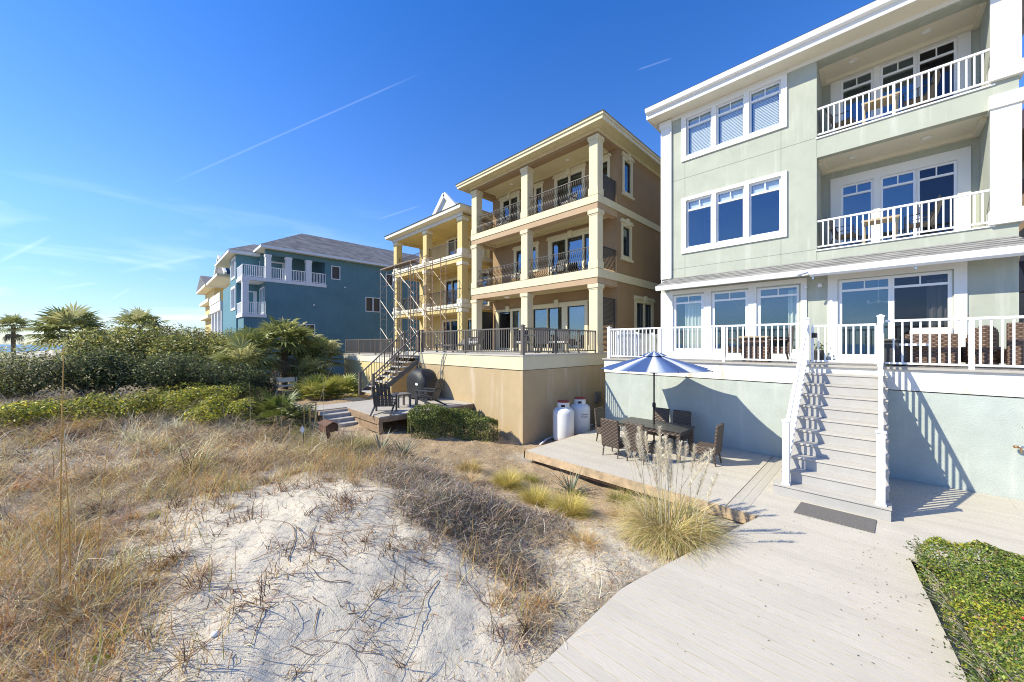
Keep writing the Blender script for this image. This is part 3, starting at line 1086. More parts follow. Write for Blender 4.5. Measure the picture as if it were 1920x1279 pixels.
for (x, y, z) in ((14.35, .55, 11.015), (14.35, -.85, 11.015), (14.35, .55, 8.255), (14.35, -.85, 8.255)):
    lo = MB().lathe([(.10, 0), (.10, -.012), (.075, -.016), (.06, .004)], (x, y, z), 20).build('ceiling_light', M['lamp'], gh, smooth=True)
# rooms behind the glass
mb = MB()
for f, c in ((F1, F2 - .15), (F2, F3 - .15), (F3, 11.1)):
    xb = 18.5
    mb.box(xb, xb + .1, G0 + .2, G1 - .2, f, c)
    mb.box(GX + .2, 24.8, G0 + .2, G1 - .2, c, c + .05)
mb.box(15.16, 18.5, 1.30, 1.38, F2, F3 - .2)
mb.box(15.16, 18.5, 1.30, 1.38, F3, 11.1)
mb.build('room', M['room'], gh)
mb = MB()
for f in (F1, F2, F3):
    mb.box(15.2 if f > 3 else GX + .2, 18.5, G0 + .2, 1.28 if f > 3 else G1 - .2, f - .1, f)
    if f > 3:
        mb.box(GX + .2, 18.5, 1.44, G1 - .2, f - .1, f)
mb.build('room_floor', M['roomfloor'], gh)
# windows of the left bay
window(gh, FX(GX), (1.96, 5.02, 9.39, 11.0), [(a, b, 9.60, 10.83) for a, b in w3], 'white', 'vinyl', 10.57, blind=True)
wlow = window(gh, FX(GX), (1.96, 5.02, 6.11, 8.08), [(a, b, 6.34, 7.92) for a, b in w3], 'white', 'vinyl', 7.62)
bm_ = MB()
for a, b in w3:
    mbox(bm_, FX(GX), a + .01, b - .01, .13, .16, 7.62, 7.93)
bm_.build('blind', M['blind'], wlow)
# terrace doors
dl = window(gh, FX(GX), (1.50, 5.42, 2.44, 4.82), [(4.37, 5.22, 2.74, 4.58), (3.05, 3.95, 2.74, 4.58), (1.74, 2.64, 2.74, 4.58)], 'white', 'vinyl', 4.36, name='french_doors', fw=.10, trimproud=.035)
curtain(dl, FX(GX), 4.28, 4.98, 2.47, 4.45, .26)
curtain(dl, FX(GX), 1.78, 1.98, 2.47, 4.55, .30)
sl_ = window(gh, FX(GX), (-1.44, 1.04, 2.44, 4.87), [(-.15, .74, 2.62, 4.59), (-1.15, -.26, 2.62, 4.59)], 'white', 'vinyl', 4.36, name='sliding_door', fw=.09, trimproud=.035, glass=['glass', 'insect'])
curtain(sl_, FX(GX), -1.15, -.82, 2.47, 4.5, .24)
# chandelier in the room behind the sliding door
ch = MB()
ch.tube([(15.2, .03, 5.35), (15.2, .03, 4.15)], .012)
for k in range(6):
    a = k * math.pi / 3
    ch.tube([(15.2, .03, 4.15), (15.2 + .25 * math.cos(a), .03 + .25 * math.sin(a), 4.1)], .01)
    ch.lathe([(.0, -.04), (.04, -.02), (.04, .03), (0, .05)], (15.2 + .25 * math.cos(a), .03 + .25 * math.sin(a), 4.14), 8)
ch.build('chandelier', M['lamp'], gh)
# balcony doors
for f in (F2, F3):
    d_ = window(gh, FX(15.0), (-1.65, 1.08, f + .0, f + 2.42), [(.19, .79, f + .16, f + 2.1), (-.65, -.06, f + .16, f + 2.1), (-1.37, -.77, f + .16, f + 2.1)], 'white', 'vinyl', f + 1.84, name='balcony_door', fw=.055, trimproud=.03, glass=['glass', 'glass', 'insect'])
    MB().box(14.96, 14.985, -.745, -.725, f + .9, f + 1.15).build('door_handle', M['dark'], d_)
# trims
mb = MB()
mb.box(GX - .045, GX - .001, 5.41, 5.75, 5.28, 10.82)
mb.box(GX - .001, GX + .3, 5.721, 5.75, 2.43, 10.82)
mb.box(GX - .045, GX - .001, 5.41, 5.75, 2.43, 4.78)
mb.build('corner_board', M['white'], gh)
MB().box(GX - .075, GX + .3, 5.36, 5.79, 10.82, 11.07).build('corner_capital', M['white'], gh)
mb = MB()
mb.tube([(GX - .055, 5.375, 10.85), (GX - .055, 5.375, 5.28)], .032, 8)
mb.build('downspout', M['white'], gh)
mb = MB()
mb.box(GX - .03, GX - .001, G0, 5.36, 10.99, 11.10)
mb.build('frieze_board', M['white'], gh)
MB().box(13.06, GX - .001, -2.7, 6.0, 11.101, 11.14).build('soffit', M['offwhite'], gh)
mb = MB()
mb.box(13.02, 13.059, -2.72, 6.02, 11.10, 11.27)
mb.box(13.02, 25.4, 6.021, 6.05, 11.10, 11.30)
mb.box(GX, 25.4, 5.751, 6.02, 11.101, 11.14)
mb.build('fascia', M['white'], gh)
mb = MB()
mb.extr([(12.90, 11.30), (13.019, 11.27), (13.019, 11.44), (12.87, 11.44)], -2.75, 6.05, 'y')
mb.build('gutter', M['vinyl'], gh)
mb = MB()
z0, z1 = 11.445, 14.0
a, b, c, d = (12.86, -2.8, z0), (25.5, -2.8, z0), (25.5, 6.08, z0), (12.86, 6.08, z0)
r1, r2 = (17.3, 1.64, z1), (21, 1.64, z1)
mb.quad(a, d, r1, r1).quad(d, c, r2, r1).quad(c, b, r2, r2).quad(b, a, r1, r2)
mb.quad(a, b, c, d)
mb.build('roof', M['roof_grey'], gh)
# pent roof over the terrace doors
mb = MB()
P = [(13.03, 4.985), (GX - .002, 5.29), (GX - .002, 4.985)]
n = len(mb.v)
mb.v += [(13.03, -2.36, 4.985), (13.03, 5.68, 4.985), (GX - .002, 5.45, 5.29), (GX - .002, -2.1, 5.29), (GX - .002, -2.36, 4.985), (GX - .002, 5.68, 4.985),
         (13.03, -2.36, 4.955), (13.03, 5.68, 4.955), (GX - .002, -2.36, 4.955), (GX - .002, 5.68, 4.955)]
mb.f += [(n, n + 3, n + 2, n + 1), (n, n + 4, n + 3), (n + 1, n + 2, n + 5), (n + 6, n + 7, n + 9, n + 8), (n, n + 1, n + 7, n + 6), (n, n + 6, n + 8, n + 4), (n + 1, n + 5, n + 9, n + 7)]
for k in range(1, 5):   # shingle courses
    t0, t1 = (k - .0) / 5, (k + .02) / 5
    xx, zz = 13.03 + .568 * t0, 4.985 + .305 * t0
    mb.bar((xx, -2.32 + .2 * t0, zz + .006), (xx, 5.64 - .2 * t0, zz + .006), .03, .012)
mb.build('pent_roof', M['roof_grey'], gh)
mb = MB()
mb.extr([(12.95, 4.80), (13.06, 4.80), (13.06, 4.95), (12.91, 4.95)], 1.36, 5.68, 'y')
mb.build('pent_gutter', M['vinyl'], gh)
MB().box(13.061, GX - .036, -2.34, 5.66, 4.885, 4.952).build('pent_soffit', M['offwhite'], gh)
aw = MB()
aw.extr([(12.86, 4.80), (12.92, 4.74), (13.05, 4.76), (13.06, 4.93), (12.98, 4.97), (12.88, 4.93)], -2.38, 1.36, 'y')
aw = aw.build('awning_case', M['vinyl'], gh, bevel=.01)
mb = MB()
for y in (1.3, -.6, -2.3):
    mb.box(12.98, 13.05, y - .015, y + .015, 4.68, 4.76)
mb.tube([(12.9, 1.40, 4.86), (12.84, 1.62, 4.80), (12.95, 1.50, 4.78)], .02)
mb.build('awning_arm', M['chrome'], aw)
MB().lathe([(.055, 0), (.055, -.03), (.04, -.065), (.0, -.075)], (13.2, -.72, 4.88), 14).build('security_camera', M['vinyl'], gh, smooth=True)
for y in (1.52, 1.2):
    b_ = MB().lathe([(.045, 0), (.05, .05), (.03, .1), (0, .11)], (13.45, y, 4.5), 10)
    b_.build('floodlight', M['vinyl'], gh, smooth=True)
# right hand pilaster
mb = MB()
mb.box(GX - .06, GX - .001, -2.19, -1.765, 5.9, 8.19)
mb.box(GX - .06, GX - .001, -2.19, -1.765, 9.12, 11.09)
mb.box(GX - .001, GX + .3, -2.19, -2.161, 5.9, 8.19)
mb.box(GX - .001, GX + .3, -2.19, -2.161, 9.12, 11.09)
mb.build('pilaster', M['white'], gh)
for z0, z1 in ((5.58, 5.9), (8.19, 8.49), (8.82, 9.12)):
    MB().box(GX - .10, GX + .3, -2.23, -1.745, z0, z1).build('pilaster_block', M['white'], gh, bevel=.008)
# stucco joints
mb = MB()
def joint(y0, y1, z0, z1):
    mb.box(GX - .003, GX + .01, y0, y1, z0, z1)
joint(1.29, 5.40, 8.79, 8.803)
joint(1.29, 5.40, 5.60, 5.613)
joint(4.90, 4.912, 5.3, 6.11)
joint(4.90, 4.912, 8.08, 8.79)
joint(4.90, 4.912, 8.803, 9.39)
joint(2.11, 2.122, 5.3, 6.11)
joint(2.11, 2.122, 8.08, 8.79)
joint(2.11, 2.122, 8.803, 9.39)
joint(1.272, 1.284, 8.24, 8.73)
joint(1.272, 1.284, 5.3, 5.54)
mb.build('control_joint', M['joint'], gh)
# balcony railings
for f in (F2, F3):
    br = MB().box(GX - .035, GX + .06, -1.84, 1.30, f + .0, f + .035).build('balcony_railing', M['vinyl'], gh)
    rail_run(br, (GX + .01, -1.78), (GX + .01, 1.26), f + .10, f + .87, 'vinyl', .118, .028)
    for y in (-.25,):
        post(br, GX + .01, y, f + .035, f + .83, .05, 'vinyl', cap=False, name='rail_post')
# raised terrace in front
mb = MB()
mb.box(11.5, 11.7, -6.5, 6.85, -.35, 1.89)
mb.box(11.7, 20, 6.65, 6.85, -.35, 1.89)
mb.build('terrace_wall', M['green_low'], gh)
mb = MB().box(11.512, 11.7, -6.49, 6.838, 1.89, 1.912).box(11.7, 19.9, 6.66, 6.838, 1.89, 1.912)
mb.build('terrace_groove', M['groove'], gh)
mb = MB().box(11.475, 11.7, -6.5, 6.875, 1.912, 2.355).box(11.7, 20, 6.65, 6.875, 1.912, 2.355)
mb.build('terrace_band', M['band'], gh)
mb = MB()
n0 = 0
for i in range(14):
    mb.box(11.42 + i * .149, 11.42 + i * .149 + .144, -6.52, 6.93, 2.355, 2.40)
for i in range(7):
    mb.box(GX + .02 + i * .149, GX + .164 + i * .149, 5.76, 6.93, 2.355, 2.40)
mb.build('terrace_floor', mat_boards('terrace_boards', (.46, .43, .39), (.36, .335, .30), 1), gh)

# terrace railing (a thing), gate and staircase
tr = thing('railing', 'white vinyl railing along the raised terrace of the sage green house', 'railing', (11.58, 3, 2.4))
RX = 11.58
for y in (6.74, 4.92, 3.12):
    post(tr, RX, y, 2.4, 3.46 if y > 6 else 3.38, .10 if y > 6 else .075, 'vinyl', cap=y > 6)
for y in (-1.28, -2.9):
    post(tr, RX, y, 2.40, 3.37, .075, 'vinyl', cap=False)
for a, b in ((6.69, 1.34), (-.08, -4.4)):
    n = 4
    rail_run(tr, (RX, a), (RX, b), 2.46, 3.43, 'vinyl', .131, .03, .06, .05)
rail_run(tr, (RX + .05, 6.74), (13.5, 6.74), 2.46, 3.43, 'vinyl', .131, .03, .06, .05)

gt = thing('gate', 'white vinyl baluster gate between the two tall posts at the top of the stairs', 'gate', (RX, .6, 2.43))
rail_run(gt, (RX, 1.18), (RX, .06), 2.47, 3.36, 'vinyl', .13, .03, .05, .05)
for y in (1.17, .06):
    MB().box(RX - .025, RX + .025, y - .025, y + .025, 2.45, 3.31).build('stile', M['vinyl'], gt)
MB().box(RX - .04, RX - .02, 1.08, 1.18, 3.05, 3.17).build('latch', M['black'], gt)

lv = thing('privacy_screen', 'white louvred privacy screen along the side of the terrace behind the railing', 'screen', (14, 6.6, 2.4))
mb = MB()
z = 2.46
while z < 3.30:
    mb.extr([(6.585, z), (6.60, z), (6.635, z + .035), (6.62, z + .035)], 12.0, 16.2, 'x')
    z += .043
mb.build('louvres', M['bluegrey'], lv)
mb = MB()
for x in (11.98, 13.4, 14.8, 16.2):
    mb.box(x - .03, x + .03, 6.56, 6.65, 2.40, 3.36)
mb.build('frame', M['vinyl'], lv)

st = thing('staircase', 'grey boarded staircase with white railings climbing to the raised terrace', 'stairs', (10, .65, 0))
NR, RH = 11, 2.43 / 11
x0s = 8.60
run = (11.42 - x0s) / (NR - 1)
for i in range(NR - 1):
    z = RH * (i + 1)
    xa = x0s + run * i
    ya, yb = (-.14, 1.47) if i == 0 else (-.12, 1.39)
    mb = MB().box(xa - .02, xa + run + .02, ya, yb, z - .035, z)
    mb.build('tread', M['stairs'], st, bevel=.004)
    mb = MB().box(xa, xa + .02, ya + .012, yb - .012, z - RH + .002, z - .0355)
    if i == 0:
        mb.box(xa + .02, xa + run, ya + .012, ya + .03, z - RH + .002, z - .0355)
        mb.box(xa + .02, xa + run, yb - .03, yb - .012, z - RH + .002, z - .0355)
    mb.build('riser', M['riser'], st)
for y in (-.085, 1.355):
    mb = MB()
    pr = [(x0s + .03, .0), (x0s + run + .02, .0), (11.46, 2.43 - RH - .30), (11.46, 2.43 - RH - .04)]
    for i in range(NR - 2, -1, -1):
        z = RH * (i + 1) - .036
        pr += [(x0s + run * (i + 1) + .021, z), (x0s + run * i + .021, z)]
    k = len(pr)
    mb.extr(pr, y - .02, y + .02, 'y')
    mb.build('stringer', M['riser'], st)
for y in (-.01, 1.27):
    p0 = post(st, x0s + .085, y, RH, 1.42, .105, 'vinyl', name='newel_post')
    MB().box(x0s + .02, x0s + .15, y - .066, y + .066, RH, RH + .03).build('post_base', M['vinyl'], p0)
    p1 = post(st, 11.50, y, 2.43 - RH * 1.0, 3.50, .105, 'vinyl', name='newel_post')
    A = Vector((x0s + .13, y, 1.30))
    B = Vector((11.45, y, 3.36))
    MB().bar(A, B, .06, .06).build('handrail', M['vinyl'], st)
    low = Vector((0, 0, -.83))
    MB().bar(A + low, B + low, .045, .045).build('lower_rail', M['vinyl'], st)
    n = 20
    for i in range(1, n):
        c = A.lerp(B, i / n)
        baluster_obj(st, (c.x, c.y, c.z - .82), .80, .028, 'vinyl')

# ---------------------------------------------------------------- neighbour on the right, mostly hidden
nb = thing('beach_house', 'dark brown house showing its eaves past the right edge of the green house', 'house', (30, -10, 0))
MB().box(25.5, 40, -18, -4.75, -.3, 11.5).build('wall', M['brown'], nb)
mb = MB().box(24.3, 41, -19, -4.05, 11.5, 12.3)
mb.box(24.3, 25.5, -19, -4.02, 5.0, 5.4)
mb.extr([(24.3, 5.4), (25.5, 6.3), (25.5, 5.4)], -19, -4.02, 'y')
mb.extr([(-4.05, 8.9), (-3.7, 8.9), (-3.7, 9.2), (-4.05, 9.4)], 24.3, 30, 'x')
mb.build('eaves', M['brown_eaves'], nb)

# ================================================================ brown house
bh = thing('beach_house', 'brown stucco house with cream columns and bowed iron balcony railings', 'house', (13, 12, -.3))
BF = (2.55, 6.0, 9.0)
BW = 14.6
mb = MB()
dh = [(11.8, 9.8, 9.03, 11.0), (15.3, 14.2, 9.03, 11.0), (12.25, 11.7, 6.7, 8.0)]
holes_b = [(9.85, 11.45, 9.02, 11.10), (14.1, 15.35, 9.02, 11.10), (12.42, 12.80, 9.6, 11.10),
           (9.25, 11.78, 6.02, 8.05), (12.78, 14.28, 6.8, 8.06),
           (9.75, 13.1, 2.58, 4.78), (13.95, 15.72, 2.58, 4.78), (8.55, 9.1, 9.02, 11.1)]
wall_holes(mb, FX(BW), 8.1, 16.2, 2.2, 11.6, holes_b, .2)
sideh = [(15.17, 15.80, 9.75, 11.14), (15.05, 15.72, 6.84, 8.16), (16.34, 17.98, 2.9, 4.85)]
wall_holes(mb, FY(8.1), BW + .2, 26, -.3, 11.6, sideh, .2)
mb.box(BW, BW + .2, 8.1, 8.3, -.3, 2.199)
mb.box(BW + .2, 26, 16.0, 16.2, -.3, 11.6)
mb.box(25.8, 26, 8.3, 16, -.3, 11.6)
mb.build('wall', M['brown'], bh)
mb = MB()
for f, c in ((2.55, 5.5), (6.0, 8.5), (9, 11.5)):
    mb.box(18.5, 18.6, 8.3, 16, f, c)
    mb.box(BW + .2, 18.5, 8.3, 16, c, c + .05)
mb.build('room', M['room'], bh)
MB().box(BW + .2, 18.5, 8.3, 16, 2.45, 2.55).box(BW + .2, 18.5, 8.3, 16, 5.9, 6).box(BW + .2, 18.5, 8.3, 16, 8.9, 9).build('room_floor', M['roomfloor'], bh)
# columns: shaft > capital, base
cols = [(8.10, 8.50), (11.96, 12.37), (15.78, 16.2)]
for lv_, (zb, zt) in enumerate(((2.55, 5.36), (6.0, 8.40), (9.0, 11.42))):
    for (a, b) in cols:
        c = MB().box(13.0, 13.41, a, b, zb + .3, zt - .22).build('column', M['cream'], bh)
        mb = MB().box(12.985, 13.425, a - .015, b + .015, zt - .22, zt - .16).box(12.955, 13.455, a - .045, b + .045, zt - .16, zt - .001)
        mb.build('capital', M['cream'], c)
        MB().box(12.975, 13.435, a - .025, b + .025, zb, zb + .3).build('column_base', M['cream'], c)
# belts and beams
for z0, z1, z2 in ((5.38, 5.63, 5.98), (8.41, 8.68, 8.98)):
    mb = MB()
    mb.box(12.97, 13.43, 8.07, 16.24, z1, z2)
    mb.box(13.43, 26, 8.04, 8.098, z1, z2)
    mb.box(13.43, BW, 16.1, 16.26, z1, z2)
    mb.box(13.43, BW - .001, 8.0981, 8.4, z1, z2)
    mb.build('belt_course', M['cream'], bh)
    mb = MB()
    mb.box(13.0, 13.41, 8.10, 16.21, z0, z1 - .001)
    mb.box(13.41, BW - .001, 8.10, 8.4, z0, z1 - .001)
    mb.box(13.41, BW - .001, 15.9, 16.21, z0, z1 - .001)
    mb.build('beam', M['beam'], bh)
    mb = MB().box(13.41, BW - .001, 8.4, 15.9, z1 - .06, z1 + .1)
    mb.box(14.45, BW - .002, 8.4, 15.9, z1 - .17, z1 - .0601)
    mb.box(13.42, 14.45, 15.78, 15.899, z1 - .17, z1 - .0601)
    mb.build('porch_ceiling', M['ceil'], bh)
    MB().box(13.43, BW - .001, 8.4, 15.9, z1 + .1001, z2 + .015).build('balcony_floor', M['riser'], bh)
mb = MB().box(13.0, 13.41, 8.10, 16.21, 11.42, 11.66).box(13.41, BW - .001, 8.1, 8.5, 11.42, 11.66).box(13.41, BW - .001, 15.8, 16.21, 11.42, 11.66)
mb.build('beam', M['brown'], bh)
mb = MB().box(13.41, BW - .001, 8.5, 15.8, 11.49, 11.6).box(14.45, BW - .002, 8.5, 15.8, 11.37, 11.4899)
mb.build('porch_ceiling', M['ceil'], bh)
MB().box(12.95, 13.0, 8.05, 16.26, 11.53, 11.66).box(13.0, 26, 8.05, 8.099, 11.53, 11.66).build('frieze_board', M['cream'], bh)
mb = MB().box(12.46, 26.4, 7.55, 16.8, 11.661, 11.69)
mb.build('soffit', M['ceil'], bh)
mb = MB()
for k, (d, z0, z1) in enumerate(((0, 11.60, 11.74), (.05, 11.742, 11.84))):
    x, ya, yb = 12.45 - d, 7.54 - d, 16.82 + d
    mb.box(x, x + .05, ya, yb, z0, z1).box(x + .05, 26.5, ya, ya + .05, z0, z1).box(x + .05, 26.5, yb - .05, yb, z0, z1)
mb.build('fascia', M['cream'], bh)
mb = MB()
z0, z1 = 11.845, 13.6
a, b, c, d = (12.36, 7.45, z0), (26.5, 7.45, z0), (26.5, 16.9, z0), (12.36, 16.9, z0)
r1, r2 = (17, 12.2, z1), (22, 12.2, z1)
mb.quad(a, d, r1, r1).quad(d, c, r2, r1).quad(c, b, r2, r2).quad(b, a, r1, r2).quad(a, b, c, d)
mb.build('roof', M['roof_grey'], bh)
for y, z in ((10.3, 11.485), (14.0, 11.485)):
    MB().lathe([(.09, 0), (.09, -.015), (.05, -.02)], (13.95, y, z), 14).build('ceiling_light', M['lamp'], bh)
MB().lathe([(.05, 0), (.06, -.06), (.17, -.09), (.15, -.16), (.0, -.2)], (13.9, 14.3, 5.57), 14).build('ceiling_light', M['lamp'], bh, smooth=True)
# doors and windows on the porch wall
DW = dict(frame='dark', trim='cream', trimproud=.04, muntin=False, glass='glass_dark')
window(bh, FX(BW), (9.75, 11.57, 9.0, 11.20), [(10.75, 11.35, 9.12, 11.0), (9.98, 10.55, 9.12, 11.0)], head=.16, keystone=True, name='balcony_door', **DW)
window(bh, FX(BW), (14.0, 15.55, 9.0, 11.18), [(14.85, 15.25, 9.12, 11.0), (14.2, 14.65, 9.12, 11.0)], head=.16, keystone=True, name='balcony_door', **DW)
window(bh, FX(BW), (12.32, 12.9, 9.5, 11.18), [(12.48, 12.74, 9.65, 11.0)], head=.14, **DW)
window(bh, FX(BW), (8.45, 9.2, 9.0, 11.2), [(8.62, 9.03, 9.12, 11.0)], head=.14, name='balcony_door', **DW)
window(bh, FX(BW), (9.15, 11.98, 6.0, 8.16), [(10.92, 11.68, 6.12, 7.98), (9.95, 10.72, 6.12, 7.98), (9.35, 9.75, 6.12, 7.98)], head=.16, keystone=True, name='balcony_door', **DW)
window(bh, FX(BW), (12.62, 14.43, 6.7, 8.14), [(13.75, 14.2, 6.88, 7.98), (12.86, 13.5, 6.88, 7.98)], head=.14, **DW)
window(bh, FX(BW), (9.6, 13.2, 2.56, 4.9), [(12.1, 12.95, 2.72, 4.68), (11.15, 11.95, 2.72, 4.68), (9.82, 10.72, 2.72, 4.68)], head=.05, keystone=True, name='sliding_door', **DW)
window(bh, FX(BW), (13.85, 15.9, 2.56, 4.82), [(14.75, 15.62, 2.72, 4.68), (14.05, 14.5, 2.72, 4.68)], head=.05, keystone=True, name='terrace_door', **DW)
window(bh, FY(8.1), (15.03, 15.95, 9.62, 11.28), [(15.23, 15.74, 9.8, 11.08)], head=.16, keystone=True, sill=True, **DW)
window(bh, FY(8.1), (14.91, 15.87, 6.72, 8.30), [(15.11, 15.66, 6.9, 8.10)], head=.16, keystone=True, sill=True, **DW)
w_ = window(bh, FY(8.1), (16.16, 18.16, 2.75, 5.0), [(16.4, 17.05, 2.96, 4.79), (17.27, 17.92, 2.96, 4.79)], head=.16, keystone=True, sill=True, **DW)
curtain(w_, FY(8.1), 16.5, 16.95, 2.95, 4.79, .26)
# bowed balcony railings
for f in (6.0, 9.0):
    for (a, b) in ((8.52, 11.94), (12.39, 15.76)):
        br = MB().bar((13.16, a, f + .95), (13.16, b, f + .95), .045, .03).build('balcony_railing', M['iron'], bh)
        MB().bar((13.14, a, f + .06), (13.14, b, f + .06), .035, .025).build('bottom_rail', M['iron'], br)
        mb = MB()
        n = round((b - a) / .108)
        for i in range(1, n):
            y = a + (b - a) * i / n
            mb.tube([(13.16, y, f + .94), (13.17, y, f + .80), (13.14, y, f + .66), (13.06, y, f + .50), (12.98, y, f + .34), (12.955, y, f + .21), (12.99, y, f + .12), (13.14, y, f + .06)], .0155, 5)
        mb.build('bowed_bars', M['iron'], br, smooth=True)
    # louvred end panels
    mb = MB()
    z = f + .08
    while z < f + .93:
        mb.box(13.46, BW - .06, 8.16, 8.18, z, z + .035)
        z += .05
    mb.box(13.44, 13.47, 8.15, 8.19, f + .02, f + .97).box(14.5, 14.55, 8.15, 8.19, f + .02, f + .97).box(13.44, 14.55, 8.14, 8.2, f + .95, f + .985)
    mb.build('louvred_panel', M['screen'], bh)
    mb = MB()
    for i in range(12):
        mb.box(13.46 + i * .09, 13.48 + i * .09, 16.1, 16.12, f + .05, f + .93)
    mb.box(13.42, BW - .001, 16.09, 16.13, f + .93, f + .97)
    mb.build('end_railing', M['iron'], bh)
mb = MB()
z = 2.6
while z < 4.78:
    mb.box(13.44, 14.5, 8.2, 8.22, z, z + .038)
    z += .052
mb.box(13.42, 13.46, 8.17, 8.24, 2.56, 4.85).box(14.48, 14.54, 8.17, 8.24, 2.56, 4.85).box(13.42, 14.54, 8.17, 8.24, 4.79, 4.86)
mb.build('louvred_screen', M['screen'], bh)
MB().box(13.42, 14.54, 16.12, 16.16, 2.56, 4.75).build('side_screen', M['black'], bh)
# raised terrace
TB = 8.45
mb = MB().box(TB, TB + .25, 7.97, 14.04, -.45, 2.05).box(TB + .25, 14.7, 7.97, 8.2, -.45, 2.05)
mb.box(TB + .25, 13, 13.8, 14.04, -.45, 2.05).box(12.8, 13, 14.04, 16.2, -.45, 2.05)
mb.build('terrace_wall', M['brown_wall'], bh)
mb = MB().box(TB - .03, TB + .25, 7.94, 14.07, 2.07, 2.50).box(TB + .25, 14.6, 7.94, 8.2, 2.07, 2.50).box(TB + .25, 13, 13.8, 14.07, 2.07, 2.5)
mb.build('terrace_band', M['cream'], bh)
MB().box(TB + .012, TB + .2, 7.982, 14.03, 2.05, 2.07).box(TB + .2, 14.5, 7.982, 8.15, 2.05, 2.07).build('terrace_groove', M['groove'], bh)
mb = MB().box(TB - .05, 13.6, 7.92, 14.09, 2.501, 2.55).box(TB - .02, 13.6, 14.09, 16.25, 2.40, 2.55)
mb.box(13.6, 14.6, 8.1, 16.2, 2.501, 2.55)
mb.build('terrace_floor', mat('terrace_paving', (.50, .47, .41), .8, (4, .1)), bh)

br_ = thing('railing', 'dark bronze metal railing along the edge of the brown house terrace', 'railing', (8.52, 10, 2.55))
for x, y in ((8.52, 8.04), (8.52, 11.0), (8.52, 14.02), (10.2, 8.04), (11.6, 8.04), (12.75, 8.04)):
    big = (x, y) in ((8.52, 8.04), (8.52, 14.02))
    post(br_, x, y, 2.55, 3.47 if big else 3.40, .10 if big else .05, 'grey_rail', cap=big)
rail_run(br_, (8.52, 8.1), (8.52, 13.97), 2.62, 3.43, 'grey_rail', .112, .022, .06, .045)
rail_run(br_, (8.58, 8.04), (12.75, 8.04), 2.62, 3.43, 'grey_rail', .112, .022, .06, .045)

# ---------------------------------------------------------------- wooden deck, steps and stairs of the brown house
wd = thing('wooden_deck', 'weathered raised wooden deck with four grey steps beside the brown house', 'deck', (6.5, 12.5, .3))
DZ = .75
mb = MB()
for i in range(24):
    y = 10.40 + i * .145
    xe = 8.44 if y < 14.05 else 8.3
    mb.box(4.9 if y < 12.75 else 3.95, xe, y, y + .14, DZ - .03, DZ)
mb.build('deck_floor', M['deck_x'], wd)
mb = MB()
mb.box(4.86, 4.90, 10.40, 12.70, DZ - .22, DZ - .031)
mb.box(4.862, 4.898, 10.44, 12.70, DZ - .46, DZ - .26)
mb.box(4.86, 8.4, 10.37, 10.40, DZ - .17, DZ - .031)
mb.box(3.92, 3.95, 12.75, 13.85, DZ - .22, DZ - .031)
mb.build('rim_board', M['wood'], wd)
for x, y in ((4.93, 10.45), (6.6, 10.5), (8.2, 10.5), (4.0, 13.7), (4.95, 12.6)):
    post(wd, x, y, tz1(x, y) - .3, DZ - .031, .12, 'wood', cap=False)
for i in range(4):
    z = DZ - .115 * (i + 1)
    y1 = 12.75 - .29 * i
    MB().box(4.0, 4.98, y1 - .31, y1 - .0, z - .035, z).build('tread', M['stairs'], wd)
    MB().box(4.01, 4.97, y1 + .0, y1 + .02, z, z + .079).build('riser', M['riser'], wd)

ww = MB()
for i in range(60):
    xa = 3.88 - i * .15
    ww.prism([(xa - .144, 13.0 + i * .16), (xa, 12.9 + i * .16), (xa, 14.6 + i * .16), (xa - .144, 14.7 + i * .16)], DZ - .03, DZ)
ww.build('walkway', M['deck_x'], kind='structure')
mb = MB()
mb.bar((3.9, 12.88, DZ - .13), (-5, 22.4, DZ - .13), .04, .18)
mb.build('walkway_edge', M['wood'], kind='structure')

bs = thing('staircase', 'grey staircase with dark bronze handrails leading down to the wooden deck of the brown house', 'stairs', (7.5, 14.8, .75))
n_, rh_ = 9, (2.53 - DZ) / 9
rn_ = .245
xt = 8.43
for i in range(n_ - 1):
    z = 2.53 - rh_ * (i + 1)
    xb = xt - rn_ * i
    MB().box(xb - rn_ - .02, xb, 14.2, 15.45, z - .045, z).build('tread', M['stairs'], bs)
for y in (14.2, 15.45):
    xe = xt - rn_ * (n_ - 1)
    mb = MB().extr([(xt, 2.53 - rh_ - .05), (xt, 2.05), (xe + .1, DZ), (xe - .03, DZ), (xe - .03, DZ + rh_ - .05)], y - .02, y + .02, 'y')
    mb.build('stringer', M['greywood'], bs)
    post(bs, xe - .05, y, DZ, DZ + .98, .10, 'grey_rail', name='newel_post', cap=False)
    post(bs, xt + .03, y, 2.55, 3.50, .09, 'grey_rail', name='newel_post', cap=False)
    A, B = Vector((xe - .02, y, DZ + .92)), Vector((xt + .0, y, 3.42))
    MB().bar(A, B, .05, .045).build('handrail', M['grey_rail'], bs)
    MB().bar(A - Vector((0, 0, .78)), B - Vector((0, 0, .78)), .04, .035).build('lower_rail', M['grey_rail'], bs)
    for i in range(1, 17):
        c = A.lerp(B, i / 17)
        baluster_obj(bs, (c.x, c.y, c.z - .77), .76, .02 if i != 9 else .04, 'grey_rail')

